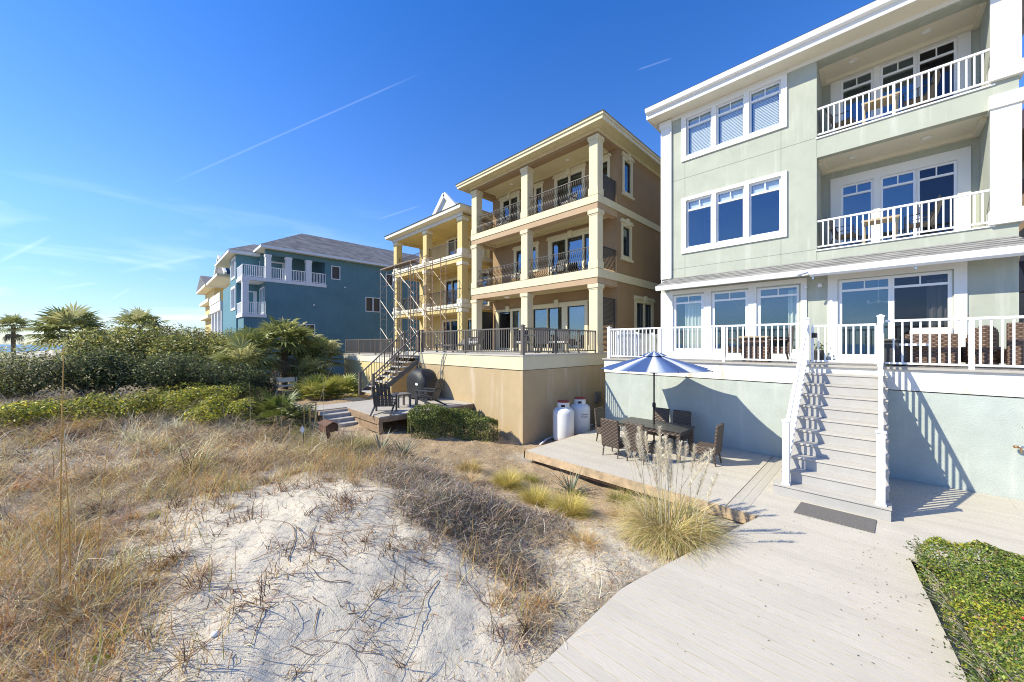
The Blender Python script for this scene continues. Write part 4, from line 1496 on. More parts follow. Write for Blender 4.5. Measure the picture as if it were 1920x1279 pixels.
# ================================================================ yellow house with scaffold
yh = thing('beach_house', 'yellow stucco house with square columns and a small gable, scaffolding at its porch', 'house', (13.3, 21.5, 0))
YF = (2.33, 5.33, 8.32)
YW = 15.5
mb = MB()
hy = [(19.9, 22.3, 5.36, 7.4), (18.2, 19.2, 8.35, 10.3), (20.3, 22.0, 8.35, 10.3), (18.9, 22.6, 2.36, 4.5), (17.6, 18.5, 5.36, 7.4)]
wall_holes(mb, FX(YW), 17.5, 25.9, -.3, 10.6, hy, .2)
mb.box(YW + .2, 30, 17.5, 17.7, -.3, 10.6).box(YW + .2, 30, 25.7, 25.9, -.3, 10.6).box(29.8, 30, 17.7, 25.7, -.3, 10.6)
mb.build('wall', M['yellow'], yh)
mb = MB().box(19, 19.1, 17.7, 25.7, 2.3, 10.6)
mb.build('room', M['room'], yh)
DY = dict(frame='dark', trim='ivory', trimproud=.04, muntin=False, glass='glass_dark')
window(yh, FX(YW), (19.7, 22.5, 5.34, 7.55), [(21.6, 22.2, 5.45, 7.35), (20.8, 21.45, 5.45, 7.35), (20.0, 20.65, 5.45, 7.35)], name='balcony_door', **DY)
window(yh, FX(YW), (18.05, 19.35, 8.33, 10.4), [(18.3, 19.1, 8.45, 10.25)], name='balcony_door', **DY)
window(yh, FX(YW), (20.15, 22.15, 8.33, 10.4), [(21.25, 21.9, 8.45, 10.25), (20.4, 21.05, 8.45, 10.25)], name='balcony_door', **DY)
window(yh, FX(YW), (18.75, 22.75, 2.34, 4.65), [(21.8, 22.5, 2.45, 4.45), (20.85, 21.6, 2.45, 4.45), (19.9, 20.65, 2.45, 4.45), (19.0, 19.7, 2.45, 4.45)], name='terrace_door', **DY)
window(yh, FX(YW), (17.5, 18.65, 5.34, 7.55), [(17.7, 18.4, 5.45, 7.35)], name='balcony_door', **DY)
for zb, zt in ((2.33, 5.02), (5.33, 7.82), (8.32, 10.47)):
    for (a, b) in ((17.48, 17.93), (21.35, 21.8), (25.45, 25.9)):
        c = MB().box(13.3, 13.75, a, b, zb + .28, zt - .2).build('column', M['yellow'], yh)
        MB().box(13.26, 13.79, a - .04, b + .04, zt - .2, zt - .001).build('capital', M['ivory'], c)
        MB().box(13.27, 13.78, a - .03, b + .03, zb, zb + .28).build('column_base', M['ivory'], c)
for f in (5.33, 8.32):
    MB().box(13.2, 13.8, 17.4, 25.98, f - .17, f - .02).box(13.24, 13.8, 17.44, 25.94, f - .26, f - .17).box(13.8, 30, 17.38, 17.48, f - .26, f - .02).build('belt_course', M['ivory'], yh)
    mb = MB().box(13.3, 13.75, 17.48, 25.9, f - .5, f - .261).box(13.75, YW, 17.5, 17.9, f - .5, f - .261).box(13.75, YW, 25.5, 25.9, f - .5, f - .261)
    mb.box(13.75, YW, 17.9, 25.5, f - .38, f - .02)
    mb.build('beam', M['yellow'], yh)
    rr = MB().bar((13.5, 17.93, f + .9), (13.5, 21.35, f + .9), .04, .03).bar((13.5, 21.8, f + .9), (13.5, 25.45, f + .9), .04, .03).build('balcony_railing', M['iron'], yh)
    mb = MB()
    for a, b in ((17.93, 21.35), (21.8, 25.45)):
        y = a + .1
        while y < b:
            mb.box(13.492, 13.508, y, y + .016, f, f + .9)
            y += .11
    x = 13.85
    while x < YW:
        mb.box(x, x + .016, 25.66, 25.676, f, f + .9)
        mb.box(x, x + .016, 17.66, 17.676, f, f + .9)
        x += .11
    mb.box(13.75, YW, 25.65, 25.69, f + .88, f + .92).box(13.75, YW, 17.65, 17.69, f + .88, f + .92)
    mb.build('balusters', M['iron'], rr)
mb = MB().box(13.3, 13.75, 17.48, 25.9, 10.47, 10.62).box(13.75, YW, 17.5, 17.95, 10.47, 10.62).box(13.75, YW, 25.45, 25.9, 10.47, 10.62).box(13.75, YW, 17.95, 25.45, 10.53, 10.62)
mb.build('porch_ceiling', M['yellow'], yh)
MB().box(13.22, 13.299, 17.4, 25.98, 10.50, 10.70).build('frieze_board', M['bluegrey'], yh)
MB().box(12.8, 30.4, 16.97, 26.2, 10.701, 10.74).build('soffit', M['ivory'], yh)
mb = MB().box(12.76, 12.8, 16.95, 26.22, 10.72, 10.93).box(12.8, 30.4, 16.93, 16.97, 10.72, 10.93).box(12.8, 30.4, 26.2, 26.24, 10.72, 10.93)
mb.build('fascia', M['ivory'], yh)
mb = MB()
z0, z1 = 10.935, 13.2
a, b, c, d = (12.7, 16.9, z0), (30.4, 16.9, z0), (30.4, 26.3, z0), (12.7, 26.3, z0)
r1, r2 = (17.4, 21.6, z1), (26, 21.6, z1)
mb.quad(a, d, r1, r1).quad(d, c, r2, r1).quad(c, b, r2, r2).quad(b, a, r1, r2).quad(a, b, c, d)
mb.build('roof', M['roof_dark'], yh)
gb = MB().extr([(19.3, 11.2), (22.7, 11.2), (21.0, 12.85)], 14.6, 18, 'x').build('gable', M['ivory'], yh)
mb = MB()
for (p, q) in (((22.95, 11.3), (21.0, 13.1)), ((19.05, 11.3), (21.0, 13.1))):
    mb.bar((14.5, p[0], p[1]), (14.5, q[0], q[1]), .3, .2, up=(1, 0, 0))
mb.build('gable_trim', M['bluegrey'], gb)
mb = MB().box(8.6, 8.85, 17.0, 23.0, -.1, 1.95).box(8.85, 13.3, 22.8, 23.0, -.1, 1.95).box(8.85, 13.3, 17, 17.2, -.1, 1.95)
mb.build('terrace_wall', M['yellow_pale'], yh)
MB().box(8.57, 8.85, 16.97, 23.03, 1.95, 2.28).box(8.85, 13.3, 22.8, 23.03, 1.95, 2.28).build('terrace_band', M['ivory'], yh)
MB().box(8.55, 15.5, 16.95, 23.05, 2.281, 2.33).box(13.2, 15.5, 23.05, 25.95, 2.281, 2.33).build('terrace_floor', MATS['terrace_paving'], yh)

yr = thing('railing', 'dark metal railing round the far terrace of the yellow house', 'railing', (8.66, 20, 2.33))
for y in (17.05, 18.9, 21, 22.95):
    post(yr, 8.68, y, 2.33, 3.2, .06, 'grey_rail', cap=False)
rail_run(yr, (8.68, 17.1), (8.68, 22.9), 2.40, 3.16, 'grey_rail', .11, .02, .05, .04)
rail_run(yr, (8.72, 22.95), (13, 22.95), 2.40, 3.16, 'grey_rail', .15, .02, .05, .04, bars_mesh=True)

# scaffold: narrow ladder frames and cross braces
sf = thing('scaffold', 'rusty tube scaffolding with cross braces standing in front of the yellow house', 'scaffold', (12, 21.5, 2.33))
ys_ = (24.4, 22.4, 20.35, 18.6)
levels = (2.33, 4.2, 6.1, 8.0)
for y in ys_:
    for (xa, xb) in ((11.55, 12.0), (12.55, 12.95)):
        f = MB()
        f.tube([(xa, y, 2.33), (xa, y, 8.05)], .024, 6).tube([(xb, y, 2.33), (xb, y, 8.05)], .024, 6)
        z = 2.7
        while z < 8.05:
            f.tube([(xa, y, z), (xb, y, z)], .016, 5)
            z += .38
        f.build('ladder_frame', M['rustpipe'] if y in (18.6, 20.35) else M['steel'], sf)
for (y0, y1) in zip(ys_[:-1], ys_[1:]):
    for z0, z1 in zip(levels[:-1], levels[1:]):
        for x in (11.55, 12.95):
            MB().tube([(x, y0, z0 + .2), (x, y1, z1 - .2)], .011, 5).tube([(x, y0, z1 - .2), (x, y1, z0 + .2)], .011, 5).build('cross_brace', M['steel'], sf)
    MB().tube([(12.0, y0, 8.0), (12.0, y1, 8.0)], .02, 5).tube([(11.55, y0, 8.0), (11.55, y1, 8.0)], .02, 5).build('ledger', M['rustpipe'], sf)
MB().box(11.55, 12.1, 20.4, 24.4, 8.02, 8.07).build('plank', M['greywood'], sf)

# ================================================================ blue house
ah = thing('beach_house', 'teal blue stucco house with a grey shingle roof and white side balconies', 'house', (12, 38, 0))
BY = 34.5
mb = MB()
ws = [(9.2, 9.7, 3.6, 4.5), (9.85, 10.35, 3.6, 4.5), (11.86, 12.45, 8.75, 9.79), (14.93, 15.5, 6.06, 7.28), (15.66, 16.22, 6.06, 7.28), (16.95, 17.55, 8.75, 9.75)]
wall_holes(mb, FY(BY), 6.83, 26, -.3, 8.10, [w for w in ws if w[3] < 8], .2)
wall_holes(mb, FY(BY), 11.27, 26, 8.10, 10.46, [w for w in ws if w[3] > 8], .2)
mb.box(6.83, 11.27, BY, BY + .3, 10.05, 10.46)
mb.box(6.83, 7.03, BY + .2, 37, 5.2, 7.85)
mb.box(6.84, 11.27, 36.4, 36.6, 8.1, 10.46).box(11.27, 11.47, BY + .2, 36.4, 8.1, 10.46)
mb.box(5.4, 6.83, BY + .001, 37, -.3, 4.98)
mb.box(6.83, 26, BY + .2, BY + .3, -.3, 8.0)
mb.build('wall', M['blue'], ah)
mb = MB()
wall_holes(mb, FX(5.3), 37, 40, -.3, 10.2, [(37.4, 39.2, 5.9, 7.5), (37.4, 39.2, 8.5, 9.9)], .2)
mb.box(5.5, 26, 37, 37.2, -.3, 10.2)
mb.box(5.3, 26, 40, 44, -.3, 8)
mb.box(6.85, 7.05, 36.6, 37, 8.1, 10.4)
mb.build('front_wall', M['blue_front'], ah)
DBw = dict(frame='bluegrey', trim='bluegrey', trimproud=.04, muntin=False, glass='glass_dark')
window(ah, FX(5.3), (37.2, 39.4, 5.7, 7.7), [(37.5, 38.2, 5.95, 7.45), (38.4, 39.1, 5.95, 7.45)], **DBw)
window(ah, FX(5.3), (37.2, 39.4, 8.3, 10.1), [(37.5, 38.2, 8.55, 9.85), (38.4, 39.1, 8.55, 9.85)], **DBw)
for w in ws:
    window(ah, FY(BY), (w[0] - .09, w[1] + .09, w[2] - .09, w[3] + .09), [w], fw=.02, **{**DBw, 'glass': 'screen'})
window(ah, FY(36.4), (7.4, 8.6, 8.2, 9.9), [(7.62, 8.38, 8.35, 9.72)], name='balcony_door', **DBw)
window(ah, FX(6.83), (34.8, 36.5, 5.3, 7.5), [(34.95, 35.3, 5.5, 7.35), (35.45, 35.8, 5.5, 7.35), (35.95, 36.3, 5.5, 7.35)], name='balcony_door', **DBw)
window(ah, FY(37.0), (5.6, 6.7, 5.3, 7.3), [(5.8, 6.4, 5.45, 7.15)], name='balcony_door', **DBw)
window(ah, FX(6.84), (36.62, 36.95, 8.2, 9.8), [(36.68, 36.9, 8.35, 9.7)], name='balcony_door', **DBw)
mb = MB().box(5.3, 11.36, BY - .06, 36.4, 7.86, 8.12).box(5.3, 6.9, BY - .06, 37, 4.99, 5.24).box(5.3, 6.84, 36.4, 37, 7.86, 8.12)
mb.build('balcony_slab', M['bluegrey'], ah)
for a, b in ((6.83, 7.21), (8.25, 8.66), (9.75, 10.17)):
    c = MB().box(a, b, BY - .03, BY + .36, 8.12, 9.86).build('column', M['bluegrey'], ah)
    MB().box(a - .04, b + .04, BY - .06, BY + .4, 9.86, 10.04).build('capital', M['bluegrey'], c)
c = MB().box(5.32, 5.72, BY - .03, BY + .36, 5.24, 7.7).build('column', M['bluegrey'], ah)
MB().box(5.29, 5.76, BY - .058, BY + .4, 7.7, 7.858).build('capital', M['bluegrey'], c)
def white_rail(p, q, f):
    mb = MB()
    p, q = Vector((*p, 0)), Vector((*q, 0))
    mb.bar((p.x, p.y, f + .9), (q.x, q.y, f + .9), .06, .05).bar((p.x, p.y, f + .08), (q.x, q.y, f + .08), .05, .04)
    n = round((q - p).length / .125)
    for i in range(n + 1):
        c = p.lerp(q, i / n)
        w = .035
        mb.box(c.x - w / 2, c.x + w / 2, c.y - w / 2, c.y + w / 2, f, f + .9)
    mb.build('balcony_railing', M['vinyl'], ah)
white_rail((5.36, BY), (6.83, BY), 8.12)
white_rail((7.21, BY), (8.25, BY), 8.12)
white_rail((8.66, BY), (9.75, BY), 8.12)
white_rail((10.17, BY), (11.27, BY), 8.12)
white_rail((5.36, BY), (5.36, 37), 8.12)
white_rail((5.72, BY), (6.83, BY), 5.24)
white_rail((5.36, BY + .4), (5.36, 37), 5.24)
mb = MB()
mb.box(6.43, 26.5, 34.0, 37.5, 10.46, 10.5)
mb.box(4.75, 7, 36.5, 44.5, 10.2, 10.24)
mb.build('soffit', M['ivory'], ah)
mb = MB().box(6.4, 6.43, 33.97, 37, 10.44, 10.66).box(6.43, 26.5, 33.97, 34.0, 10.44, 10.66)
mb.box(4.72, 4.75, 36.45, 44.5, 10.18, 10.42).box(4.75, 6.9, 36.45, 36.5, 10.18, 10.42)
mb.build('fascia', M['bluegrey'], ah)
mb = MB()
a, b, c, d = (6.38, 33.95, 10.665), (27, 33.95, 10.665), (27, 44.5, 10.665), (6.38, 44.5, 10.665)
r1, r2 = (10.7, 39.2, 13.5), (23, 39.2, 13.5)
mb.quad(a, d, r1, r1).quad(d, c, r2, r1).quad(c, b, r2, r2).quad(b, a, r1, r2).quad(a, b, c, d)
a, b, c, d = (4.7, 36.42, 10.425), (12, 36.42, 10.425), (12, 44.5, 10.425), (4.7, 44.5, 10.425)
r1, r2 = (7.1, 40.4, 12.0), (11, 40.4, 12.0)
mb.quad(a, d, r1, r1).quad(d, c, r2, r1).quad(c, b, r2, r2).quad(b, a, r1, r2).quad(a, b, c, d)
mb.build('roof', M['roof_dark'], ah)
for x, z in ((12.9, 8.0), (10.3, 6.2)):
    MB().box(x, x + .12, BY - .06, BY, z, z + .1).build('wall_light', M['lamp'], ah)

# farther houses
fh = thing('beach_house', 'white porched house just beyond the teal blue house, its gable to the sea', 'house', (9, 48, 0))
MB().box(6.6, 20, 45, 53, -.3, 9.4).build('wall', M['ivory'], fh)
mb = MB()
for y in (45.3, 47.6, 50.0, 52.6):
    mb.box(5.3, 5.7, y - .2, y + .2, .5, 6.2)
mb.build('columns', M['bluegrey'], fh)
MB().box(5.2, 6.6, 45, 53, 6.2, 7.1).box(5.2, 6.6, 45, 53, 3.0, 3.3).build('balcony_slab', M['bluegrey'], fh)
MB().box(5.15, 5.25, 45, 53, 7.1, 7.9).build('parapet', M['ivory'], fh)
MB().box(4.9, 20, 44.6, 53.4, 9.4, 9.65).build('eaves', M['ivory'], fh)
mb = MB().extr([(44.6, 9.65), (53.4, 9.65), (49, 12.0)], 5.6, 20, 'x')
mb.build('roof', M['roof_dark'], fh)
MB().bar((5.55, 44.5, 9.7), (5.55, 49, 12.1), .2, .25).bar((5.55, 53.5, 9.7), (5.55, 49, 12.1), .2, .25).build('gable_trim', M['bluegrey'], fh)
f2 = thing('beach_house', 'yellow house farthest away, with an arched window, past the white porched house', 'house', (9, 60, 0))
MB().box(5.9, 20, 56, 65, -.3, 9.6).build('wall', M['yellow'], f2)
MB().box(5.0, 20, 55.5, 65.5, 9.6, 9.9).box(5.3, 5.9, 56, 65, 6.0, 6.4).box(5.3, 5.9, 56, 65, 7.9, 8.3).build('eaves', M['ivory'], f2)
MB().extr([(55.4, 9.9), (65.6, 9.9), (60.5, 11.5)], 5.0, 20, 'x').build('roof', M['roof_dark'], f2)
mb = MB()
pr = [(57.2, 2.5), (58.8, 2.5)] + [(58 + .8 * math.cos(k * math.pi / 10), 5.0 + .8 * math.sin(k * math.pi / 10)) for k in range(11)]
mb.extr(pr, 5.86, 5.9, 'x')
mb.build('arched_window', M['tan_top'], f2)

# ================================================================ plants
def ribbons(base, az, el0, el1, L, w, seg, col, tip=None, curl=None, tipw=.15, side=None):
    """curved blades as tapering strips; all arguments are arrays over the blades"""
    n = len(base)
    base = np.asarray(base, float)
    az = np.asarray(az, float).copy()
    P = base.copy()
    V = np.zeros((n, seg + 1, 2, 3))
    C = np.zeros((n, seg + 1, 2, 3))
    sa = az + (rng.uniform(-.9, .9, n) if side is None else side)
    S = np.column_stack([-np.sin(sa), np.cos(sa), rng.uniform(-.3, .3, n)])
    tip = col if tip is None else tip
    for i in range(seg + 1):
        t = i / seg
        ww = w * (1 - (1 - tipw) * t ** 1.4) / 2
        V[:, i, 0] = P - S * ww[:, None]
        V[:, i, 1] = P + S * ww[:, None]
        C[:, i, :] = (col * (1 - t) + tip * t)[:, None, :]
        if i < seg:
            e = el0 + (el1 - el0) * (i + .5) / seg
            if curl is not None:
                az = az + curl / seg
            P = P + np.column_stack([np.cos(e) * np.cos(az), np.cos(e) * np.sin(az), np.sin(e)]) * (L / seg)[:, None]
    idx = (np.arange(n)[:, None] * (seg + 1) + np.arange(seg)[None, :]) * 2
    idx = idx.ravel()
    F = np.column_stack([idx, idx + 1, idx + 3, idx + 2])
    return V.reshape(-1, 3), F, C.reshape(-1, 3)

def leaves(pos, nrm, L, W, col, spread=.9):
    """small pointed leaves at pos, facing roughly along nrm"""
    n = len(pos)
    nr = nrm + rng.normal(0, spread, (n, 3))
    nr /= np.linalg.norm(nr, axis=1)[:, None] + 1e-9
    d = rng.normal(0, 1, (n, 3))
    d -= nr * (d * nr).sum(1)[:, None]
    d /= np.linalg.norm(d, axis=1)[:, None] + 1e-9
    s = np.cross(nr, d)
    L = np.asarray(L)[:, None]
    W = np.asarray(W)[:, None]
    V = np.stack([pos - d * L * .5, pos + s * W * .5 - d * L * .02 + nr * L * .06, pos + d * L * .5, pos - s * W * .5 - d * L * .02 + nr * L * .06], 1)
    F = np.arange(n * 4).reshape(-1, 4)
    return V.reshape(-1, 3), F, np.repeat(col, 4, axis=0)

def merge(parts):
    V, F, C, k = [], [], [], 0
    for v, f, c in parts:
        V.append(v)
        F.append(f + k)
        C.append(c)
        k += len(v)
    return np.concatenate(V), np.concatenate(F), np.concatenate(C)

def pick(cols, n, jit=.18, p=None):
    cols = np.array(cols, float)
    c = cols[rng.choice(len(cols), n, p=p)]
    c = c * 1.2
    return np.clip(c * (1 + rng.normal(0, jit, (n, 1))) * (1 + rng.normal(0, jit * .3, (n, 3))), .004, .95)

TAN = [(.52, .40, .23), (.58, .47, .29), (.44, .31, .165), (.33, .24, .15), (.66, .56, .39), (.47, .27, .11)]
GREY = [(.40, .335, .26), (.50, .43, .34), (.27, .215, .165), (.15, .115, .085)]

def excl(x, y):
    """True where plants must not grow: decks, walls"""
    u = np.where(x < 4.2, 2.22, np.interp(x, [4.2, 7.3], [2.2, 1.47]))
    a = (y < u) & (x < 7.5)
    b = (x > 7.2) & (y < 6.95)
    c = (x > 8.35) & (y > 7.8)
    d = (x > 3.9) & (x < 8.4) & (y > 10.3) & (y < 16)
    e = (x > 3.9) & (x < 5.1) & (y > 11.4) & (y < 12.9)
    return a | b | c | d | e

def scatter(n, x0, x1, y0, y1, dens):
    x = rng.uniform(x0, x1, n)
    y = rng.uniform(y0, y1, n)
    k = (rng.uniform(0, 1, n) < dens(x, y)) & ~excl(x, y)
    return x[k], y[k]

# ---- dry dune grass (one mass)
def grass_density(x, y):
    bd = polydist(x, y, BARE)
    d = np.clip((bd + .45) / 1.6, 0, 1) ** 1.5
    d *= .12 + .75 * vnoise(x, y, 1.5, 21) + .55 * (vnoise(x, y, 4.5, 23) - .4)
    # open sand towards the boardwalk and mulch beside the brown house
    right = np.clip((x - 2.6) / .8, 0, 1) * np.clip((6.9 - y) / .9, 0, 1)
    d *= 1 - .80 * right
    mul = np.clip((x - 4.2) / .8, 0, 1) * np.clip((y - 5.5) / 1, 0, 1)
    d *= 1 - .93 * mul
    d += .8 * np.exp(-((x + .55) ** 2 / .5 + (y - 4.75) ** 2 / .8)) + .35 * np.exp(-((x + .1) ** 2 / .25 + (y - 3.9) ** 2 / .25))
    return np.clip(d, 0, 1)

def build_grass():
    parts = []
    # near field: fine matted blades
    x, y = scatter(46000, -2.6, 4.6, 2.2, 9.5, grass_density)
    n = len(x)
    b = np.column_stack([x, y, tz(x, y) - .01])
    h = .16 + .34 * rng.uniform(0, 1, n) ** 1.6 + .12 * vnoise(x, y, .8, 31)
    bd = polydist(x, y, BARE)
    h *= np.clip(.35 + bd / 1.2, .35, 1.1)
    col = pick(TAN + GREY, n, .22, [.12, .10, .16, .10, .07, .10, .12, .08, .10, .05])
    parts.append(ribbons(b, rng.uniform(0, 6.28, n), rng.uniform(.5, 1.45, n), rng.uniform(-1.3, .7, n), h, rng.uniform(.0035, .009, n), 4, col, curl=rng.normal(0, 1.5, n)))
    # middle and far field: taller, coarser
    x, y = scatter(52000, -9, 4.4, 8.5, 20, lambda x, y: (.25 + .75 * vnoise(x, y, .9, 22)) * np.where((x > 3.2) & (y > 12), .15, 1))
    n = len(x)
    b = np.column_stack([x, y, tz(x, y) - .01])
    col = pick(TAN + GREY, n, .2, [.17, .15, .13, .08, .09, .05, .13, .10, .07, .03])
    parts.append(ribbons(b, rng.uniform(0, 6.28, n), rng.uniform(.5, 1.45, n), rng.uniform(-1.2, .6, n), rng.uniform(.25, .75, n), rng.uniform(.006, .013, n), 4, col, curl=rng.normal(0, 1.2, n)))
    def clumps(nc, box, dens, nb, hh, ww, cols, p=None):
        cx, cy = scatter(nc, *box, dens)
        m = len(cx)
        cnt = rng.integers(nb[0], nb[1], m)
        i = np.repeat(np.arange(m), cnt)
        n = len(i)
        hc = rng.uniform(*hh, m)
        a = rng.uniform(0, 6.28, n)
        rr = np.sqrt(rng.uniform(0, 1, n)) * hc[i] * .22
        x, y = cx[i] + rr * np.cos(a), cy[i] + rr * np.sin(a)
        k = ~excl(x, y)
        i, x, y, a = i[k], x[k], y[k], a[k]
        n = len(i)
        lean = rng.uniform(0, 6.28, m)
        az = np.where(rng.uniform(0, 1, n) < .35, lean[i] + rng.normal(0, .4, n), a + rng.normal(0, .6, n))
        cc = pick(cols, m, .18, p)[i] * np.clip(1 + rng.normal(0, .22, (n, 1)), .4, 1.7)
        el = rng.uniform(.55, 1.5, n)
        tip = np.clip(cc * rng.uniform(.9, 1.5, (n, 1)), 0, .9)
        parts.append(ribbons(np.column_stack([x, y, tz(x, y) - .01]), az, el, el - rng.uniform(.6, 2.9, n), hc[i] * rng.uniform(.5, 1.15, n), rng.uniform(*ww, n), 5, np.clip(cc, .01, .9), tip, curl=rng.normal(0, .9, n)))
    CC = [(.52, .40, .22), (.60, .50, .33), (.40, .28, .14), (.26, .19, .12), (.46, .27, .10), (.36, .33, .12), (.16, .115, .075)]
    clumps(760, (-2.6, 3.6, 2.4, 9.5), lambda x, y: np.clip(grass_density(x, y) * 1.3, 0, 1), (30, 95), (.16, .46), (.004, .0095), CC, [.2, .2, .16, .14, .12, .06, .12])
    clumps(1100, (-8, 4.2, 8.5, 19), lambda x, y: (.3 + .7 * vnoise(x, y, .9, 24)) * np.where((x > 3.2) & (y > 12), .15, 1), (30, 90), (.35, .8), (.007, .015), CC, [.2, .24, .15, .12, .10, .07, .12])
    # warm coloured upright shoots and a few green ones
    x, y = scatter(26000, -2.5, 3.6, 2.6, 9, lambda x, y: grass_density(x, y) * (vnoise(x, y, 2.1, 41) > .5))
    n = len(x)
    b = np.column_stack([x, y, tz(x, y) - .01])
    col = pick([(.58, .36, .12), (.46, .25, .09), (.58, .46, .15), (.32, .34, .08)], n, .15, [.4, .25, .25, .1])
    parts.append(ribbons(b, rng.uniform(0, 6.28, n), rng.uniform(1.1, 1.5, n), rng.uniform(.4, 1.3, n), rng.uniform(.12, .5, n), rng.uniform(.004, .008, n), 3, col))
    V, F, C = merge(parts)
    o = np_obj('dune_grass', V, F, C, M['grassm'])
    tag(o, 'matted dry tan dune grass covering the slope on the left and round the bare sand', 'grass', kind='stuff')
build_grass()

# ---- litter of bits on the sand, one mass
def build_litter():
    x, y = scatter(60000, -2, 5.6, 2.1, 8, lambda x, y: np.clip(.20 + .75 * np.clip(polydist(x, y, BARE) / .9, 0, 1) * vnoise(x, y, 3, 51), 0, 1))
    n = len(x)
    b = np.column_stack([x, y, tz(x, y) + .004])
    col = pick(GREY + TAN, n, .25)
    p1 = ribbons(b, rng.uniform(0, 6.28, n), rng.uniform(-.1, .4, n), rng.uniform(-.4, .2, n), rng.uniform(.02, .10, n), rng.uniform(.003, .008, n), 2, col, curl=rng.normal(0, .8, n))
    # pine straw on the mulch
    x, y = scatter(45000, 3.6, 8.4, 3.2, 11, lambda x, y: np.clip((x - 3.6), 0, 1) * (.3 + .7 * vnoise(x, y, 2, 52)))
    n = len(x)
    b = np.column_stack([x, y, tz(x, y) + .006])
    col = pick([(.42, .25, .11), (.52, .37, .20), (.30, .18, .09), (.62, .50, .33), (.42, .34, .10), (.55, .50, .42)], n, .2)
    p2 = ribbons(b, rng.uniform(0, 6.28, n), rng.uniform(0, .5, n), rng.uniform(-.5, .1, n), rng.uniform(.06, .18, n), rng.uniform(.003, .006, n), 2, col, curl=rng.normal(0, .6, n))
    V, F, C = merge([p1, p2])
    o = np_obj('plant_litter', V, F, C, M['grassm'])
    tag(o, 'dead straw and leaf bits strewn over the sand and mulch', 'litter', kind='stuff')
build_litter()

# ---- dead runners and twigs lying on the sand, one mass
def build_twigs():
    rs = random.Random(11)
    V, F, C = [], [], []
    parts = []
    def runner(x, y, a, L, w, up=.0):
        k = max(5, int(L / .06))
        pts = []
        z0 = 0
        for i in range(k + 1):
            t = i / k
            zz = tz1(x, y) + .008 + max(0, up * math.sin(t * math.pi) + rs.uniform(-.004, .01))
            pts.append((x, y, zz))
            a += rs.gauss(0, .20)
            x += math.cos(a) * L / k
            y += math.sin(a) * L / k
        pts = np.array(pts)
        d = np.gradient(pts, axis=0)
        s = np.cross(d, (0, 0, 1))
        s /= np.linalg.norm(s, axis=1)[:, None] + 1e-9
        u = np.array((0, 0, 1.0))
        ww = w * np.linspace(1, .35, len(pts))[:, None] / 2
        ring = np.stack([pts - s * ww, pts + u * ww * 1.4, pts + s * ww], 1).reshape(-1, 3)
        idx = np.arange(len(pts) - 1) * 3
        f = np.concatenate([np.column_stack([idx, idx + 1, idx + 4, idx + 3]), np.column_stack([idx + 1, idx + 2, idx + 5, idx + 4])])
        c = pick([(.17, .12, .085), (.22, .165, .12), (.27, .16, .08), (.12, .085, .06)], 1, .2)
        parts.append((ring, f, np.repeat(c, len(ring), 0)))
    # creeping runners over the bare dune
    for i in range(150):
        x, y = rs.uniform(-.2, 3.4), rs.uniform(2.5, 6.8)
        if excl(np.array([x]), np.array([y]))[0]:
            continue
        runner(x, y, rs.uniform(0, 6.28), rs.choice((.3, .5, .8, 1.5)) * rs.uniform(.5, 1), rs.uniform(.004, .011), rs.choice((0, 0, .03)))
    # sprigs: bunches of little stems
    centres = [(rs.uniform(0, 3.4), rs.uniform(2.6, 6.8)) for _ in range(26)]
    for i in range(260):
        x, y = rs.uniform(-.3, 3.6), rs.uniform(2.5, 7.0)
        if i > 60:
            c_ = rs.choice(centres)
            x, y = c_[0] + rs.gauss(0, .16), c_[1] + rs.gauss(0, .16)
        if excl(np.array([x]), np.array([y]))[0]:
            continue
        for k in range(rs.randint(4, 10)):
            n = 1
            b = np.array([[x + rs.gauss(0, .03), y + rs.gauss(0, .03), tz1(x, y)]])
            parts.append(ribbons(b, [rs.uniform(0, 6.28)], np.array([rs.uniform(.2, 1.5)]), np.array([rs.uniform(-.5, 1.2)]), np.array([rs.uniform(.08, .32)]), np.array([rs.uniform(.005, .010)]), 4,
                                 pick([(.20, .13, .085), (.30, .17, .08), (.14, .10, .075)], 1), curl=np.array([rs.gauss(0, 1)])))
    V, F, C = merge(parts)
    o = np_obj('dead_runners', V, F, C, M['grassm'])
    tag(o, 'dead brown runners and sprigs crossing the bare white sand', 'twigs', kind='stuff')
build_twigs()

# ---- bramble: tangled grey stems
def bramble(cx, cy, rx, ry, h, n, label, cols, group, leafn=300):
    root = thing('bramble_bush', label, 'bush', (cx, cy, tz1(cx, cy)), group)
    a = rng.uniform(0, 6.28, n)
    r = np.sqrt(rng.uniform(0, 1, n))
    x, y = cx + rx * r * np.cos(a), cy + ry * r * np.sin(a)
    hh = h * np.clip(1.05 - r * .8, .15, 1)
    b = np.column_stack([x, y, tz(x, y) + hh * rng.uniform(0, .75, n)])
    col = pick(cols, n, .25)
    V, F, C = ribbons(b, rng.uniform(0, 6.28, n), rng.uniform(-.2, 1.3, n), rng.uniform(-1.4, .6, n), rng.uniform(.15, .6, n) * (h + .25), rng.uniform(.004, .011, n), 5, col, curl=rng.normal(0, 1.8, n), tipw=.5)
    np_obj('stems', V, F, C, M['grassm'], root)
    if leafn:
        a = rng.uniform(0, 6.28, leafn)
        r = np.sqrt(rng.uniform(0, 1, leafn))
        x, y = cx + rx * r * np.cos(a), cy + ry * r * np.sin(a)
        p = np.column_stack([x, y, tz(x, y) + h * np.clip(1.05 - r * .8, .1, 1) * rng.uniform(.2, 1, leafn)])
        V, F, C = leaves(p, np.tile((0, 0, 1.), (leafn, 1)), rng.uniform(.02, .045, leafn), rng.uniform(.01, .02, leafn), pick([(.13, .15, .05), (.22, .17, .09), (.09, .11, .04)], leafn))
        np_obj('foliage', V, F, C, M['leaf'], root)
    return root

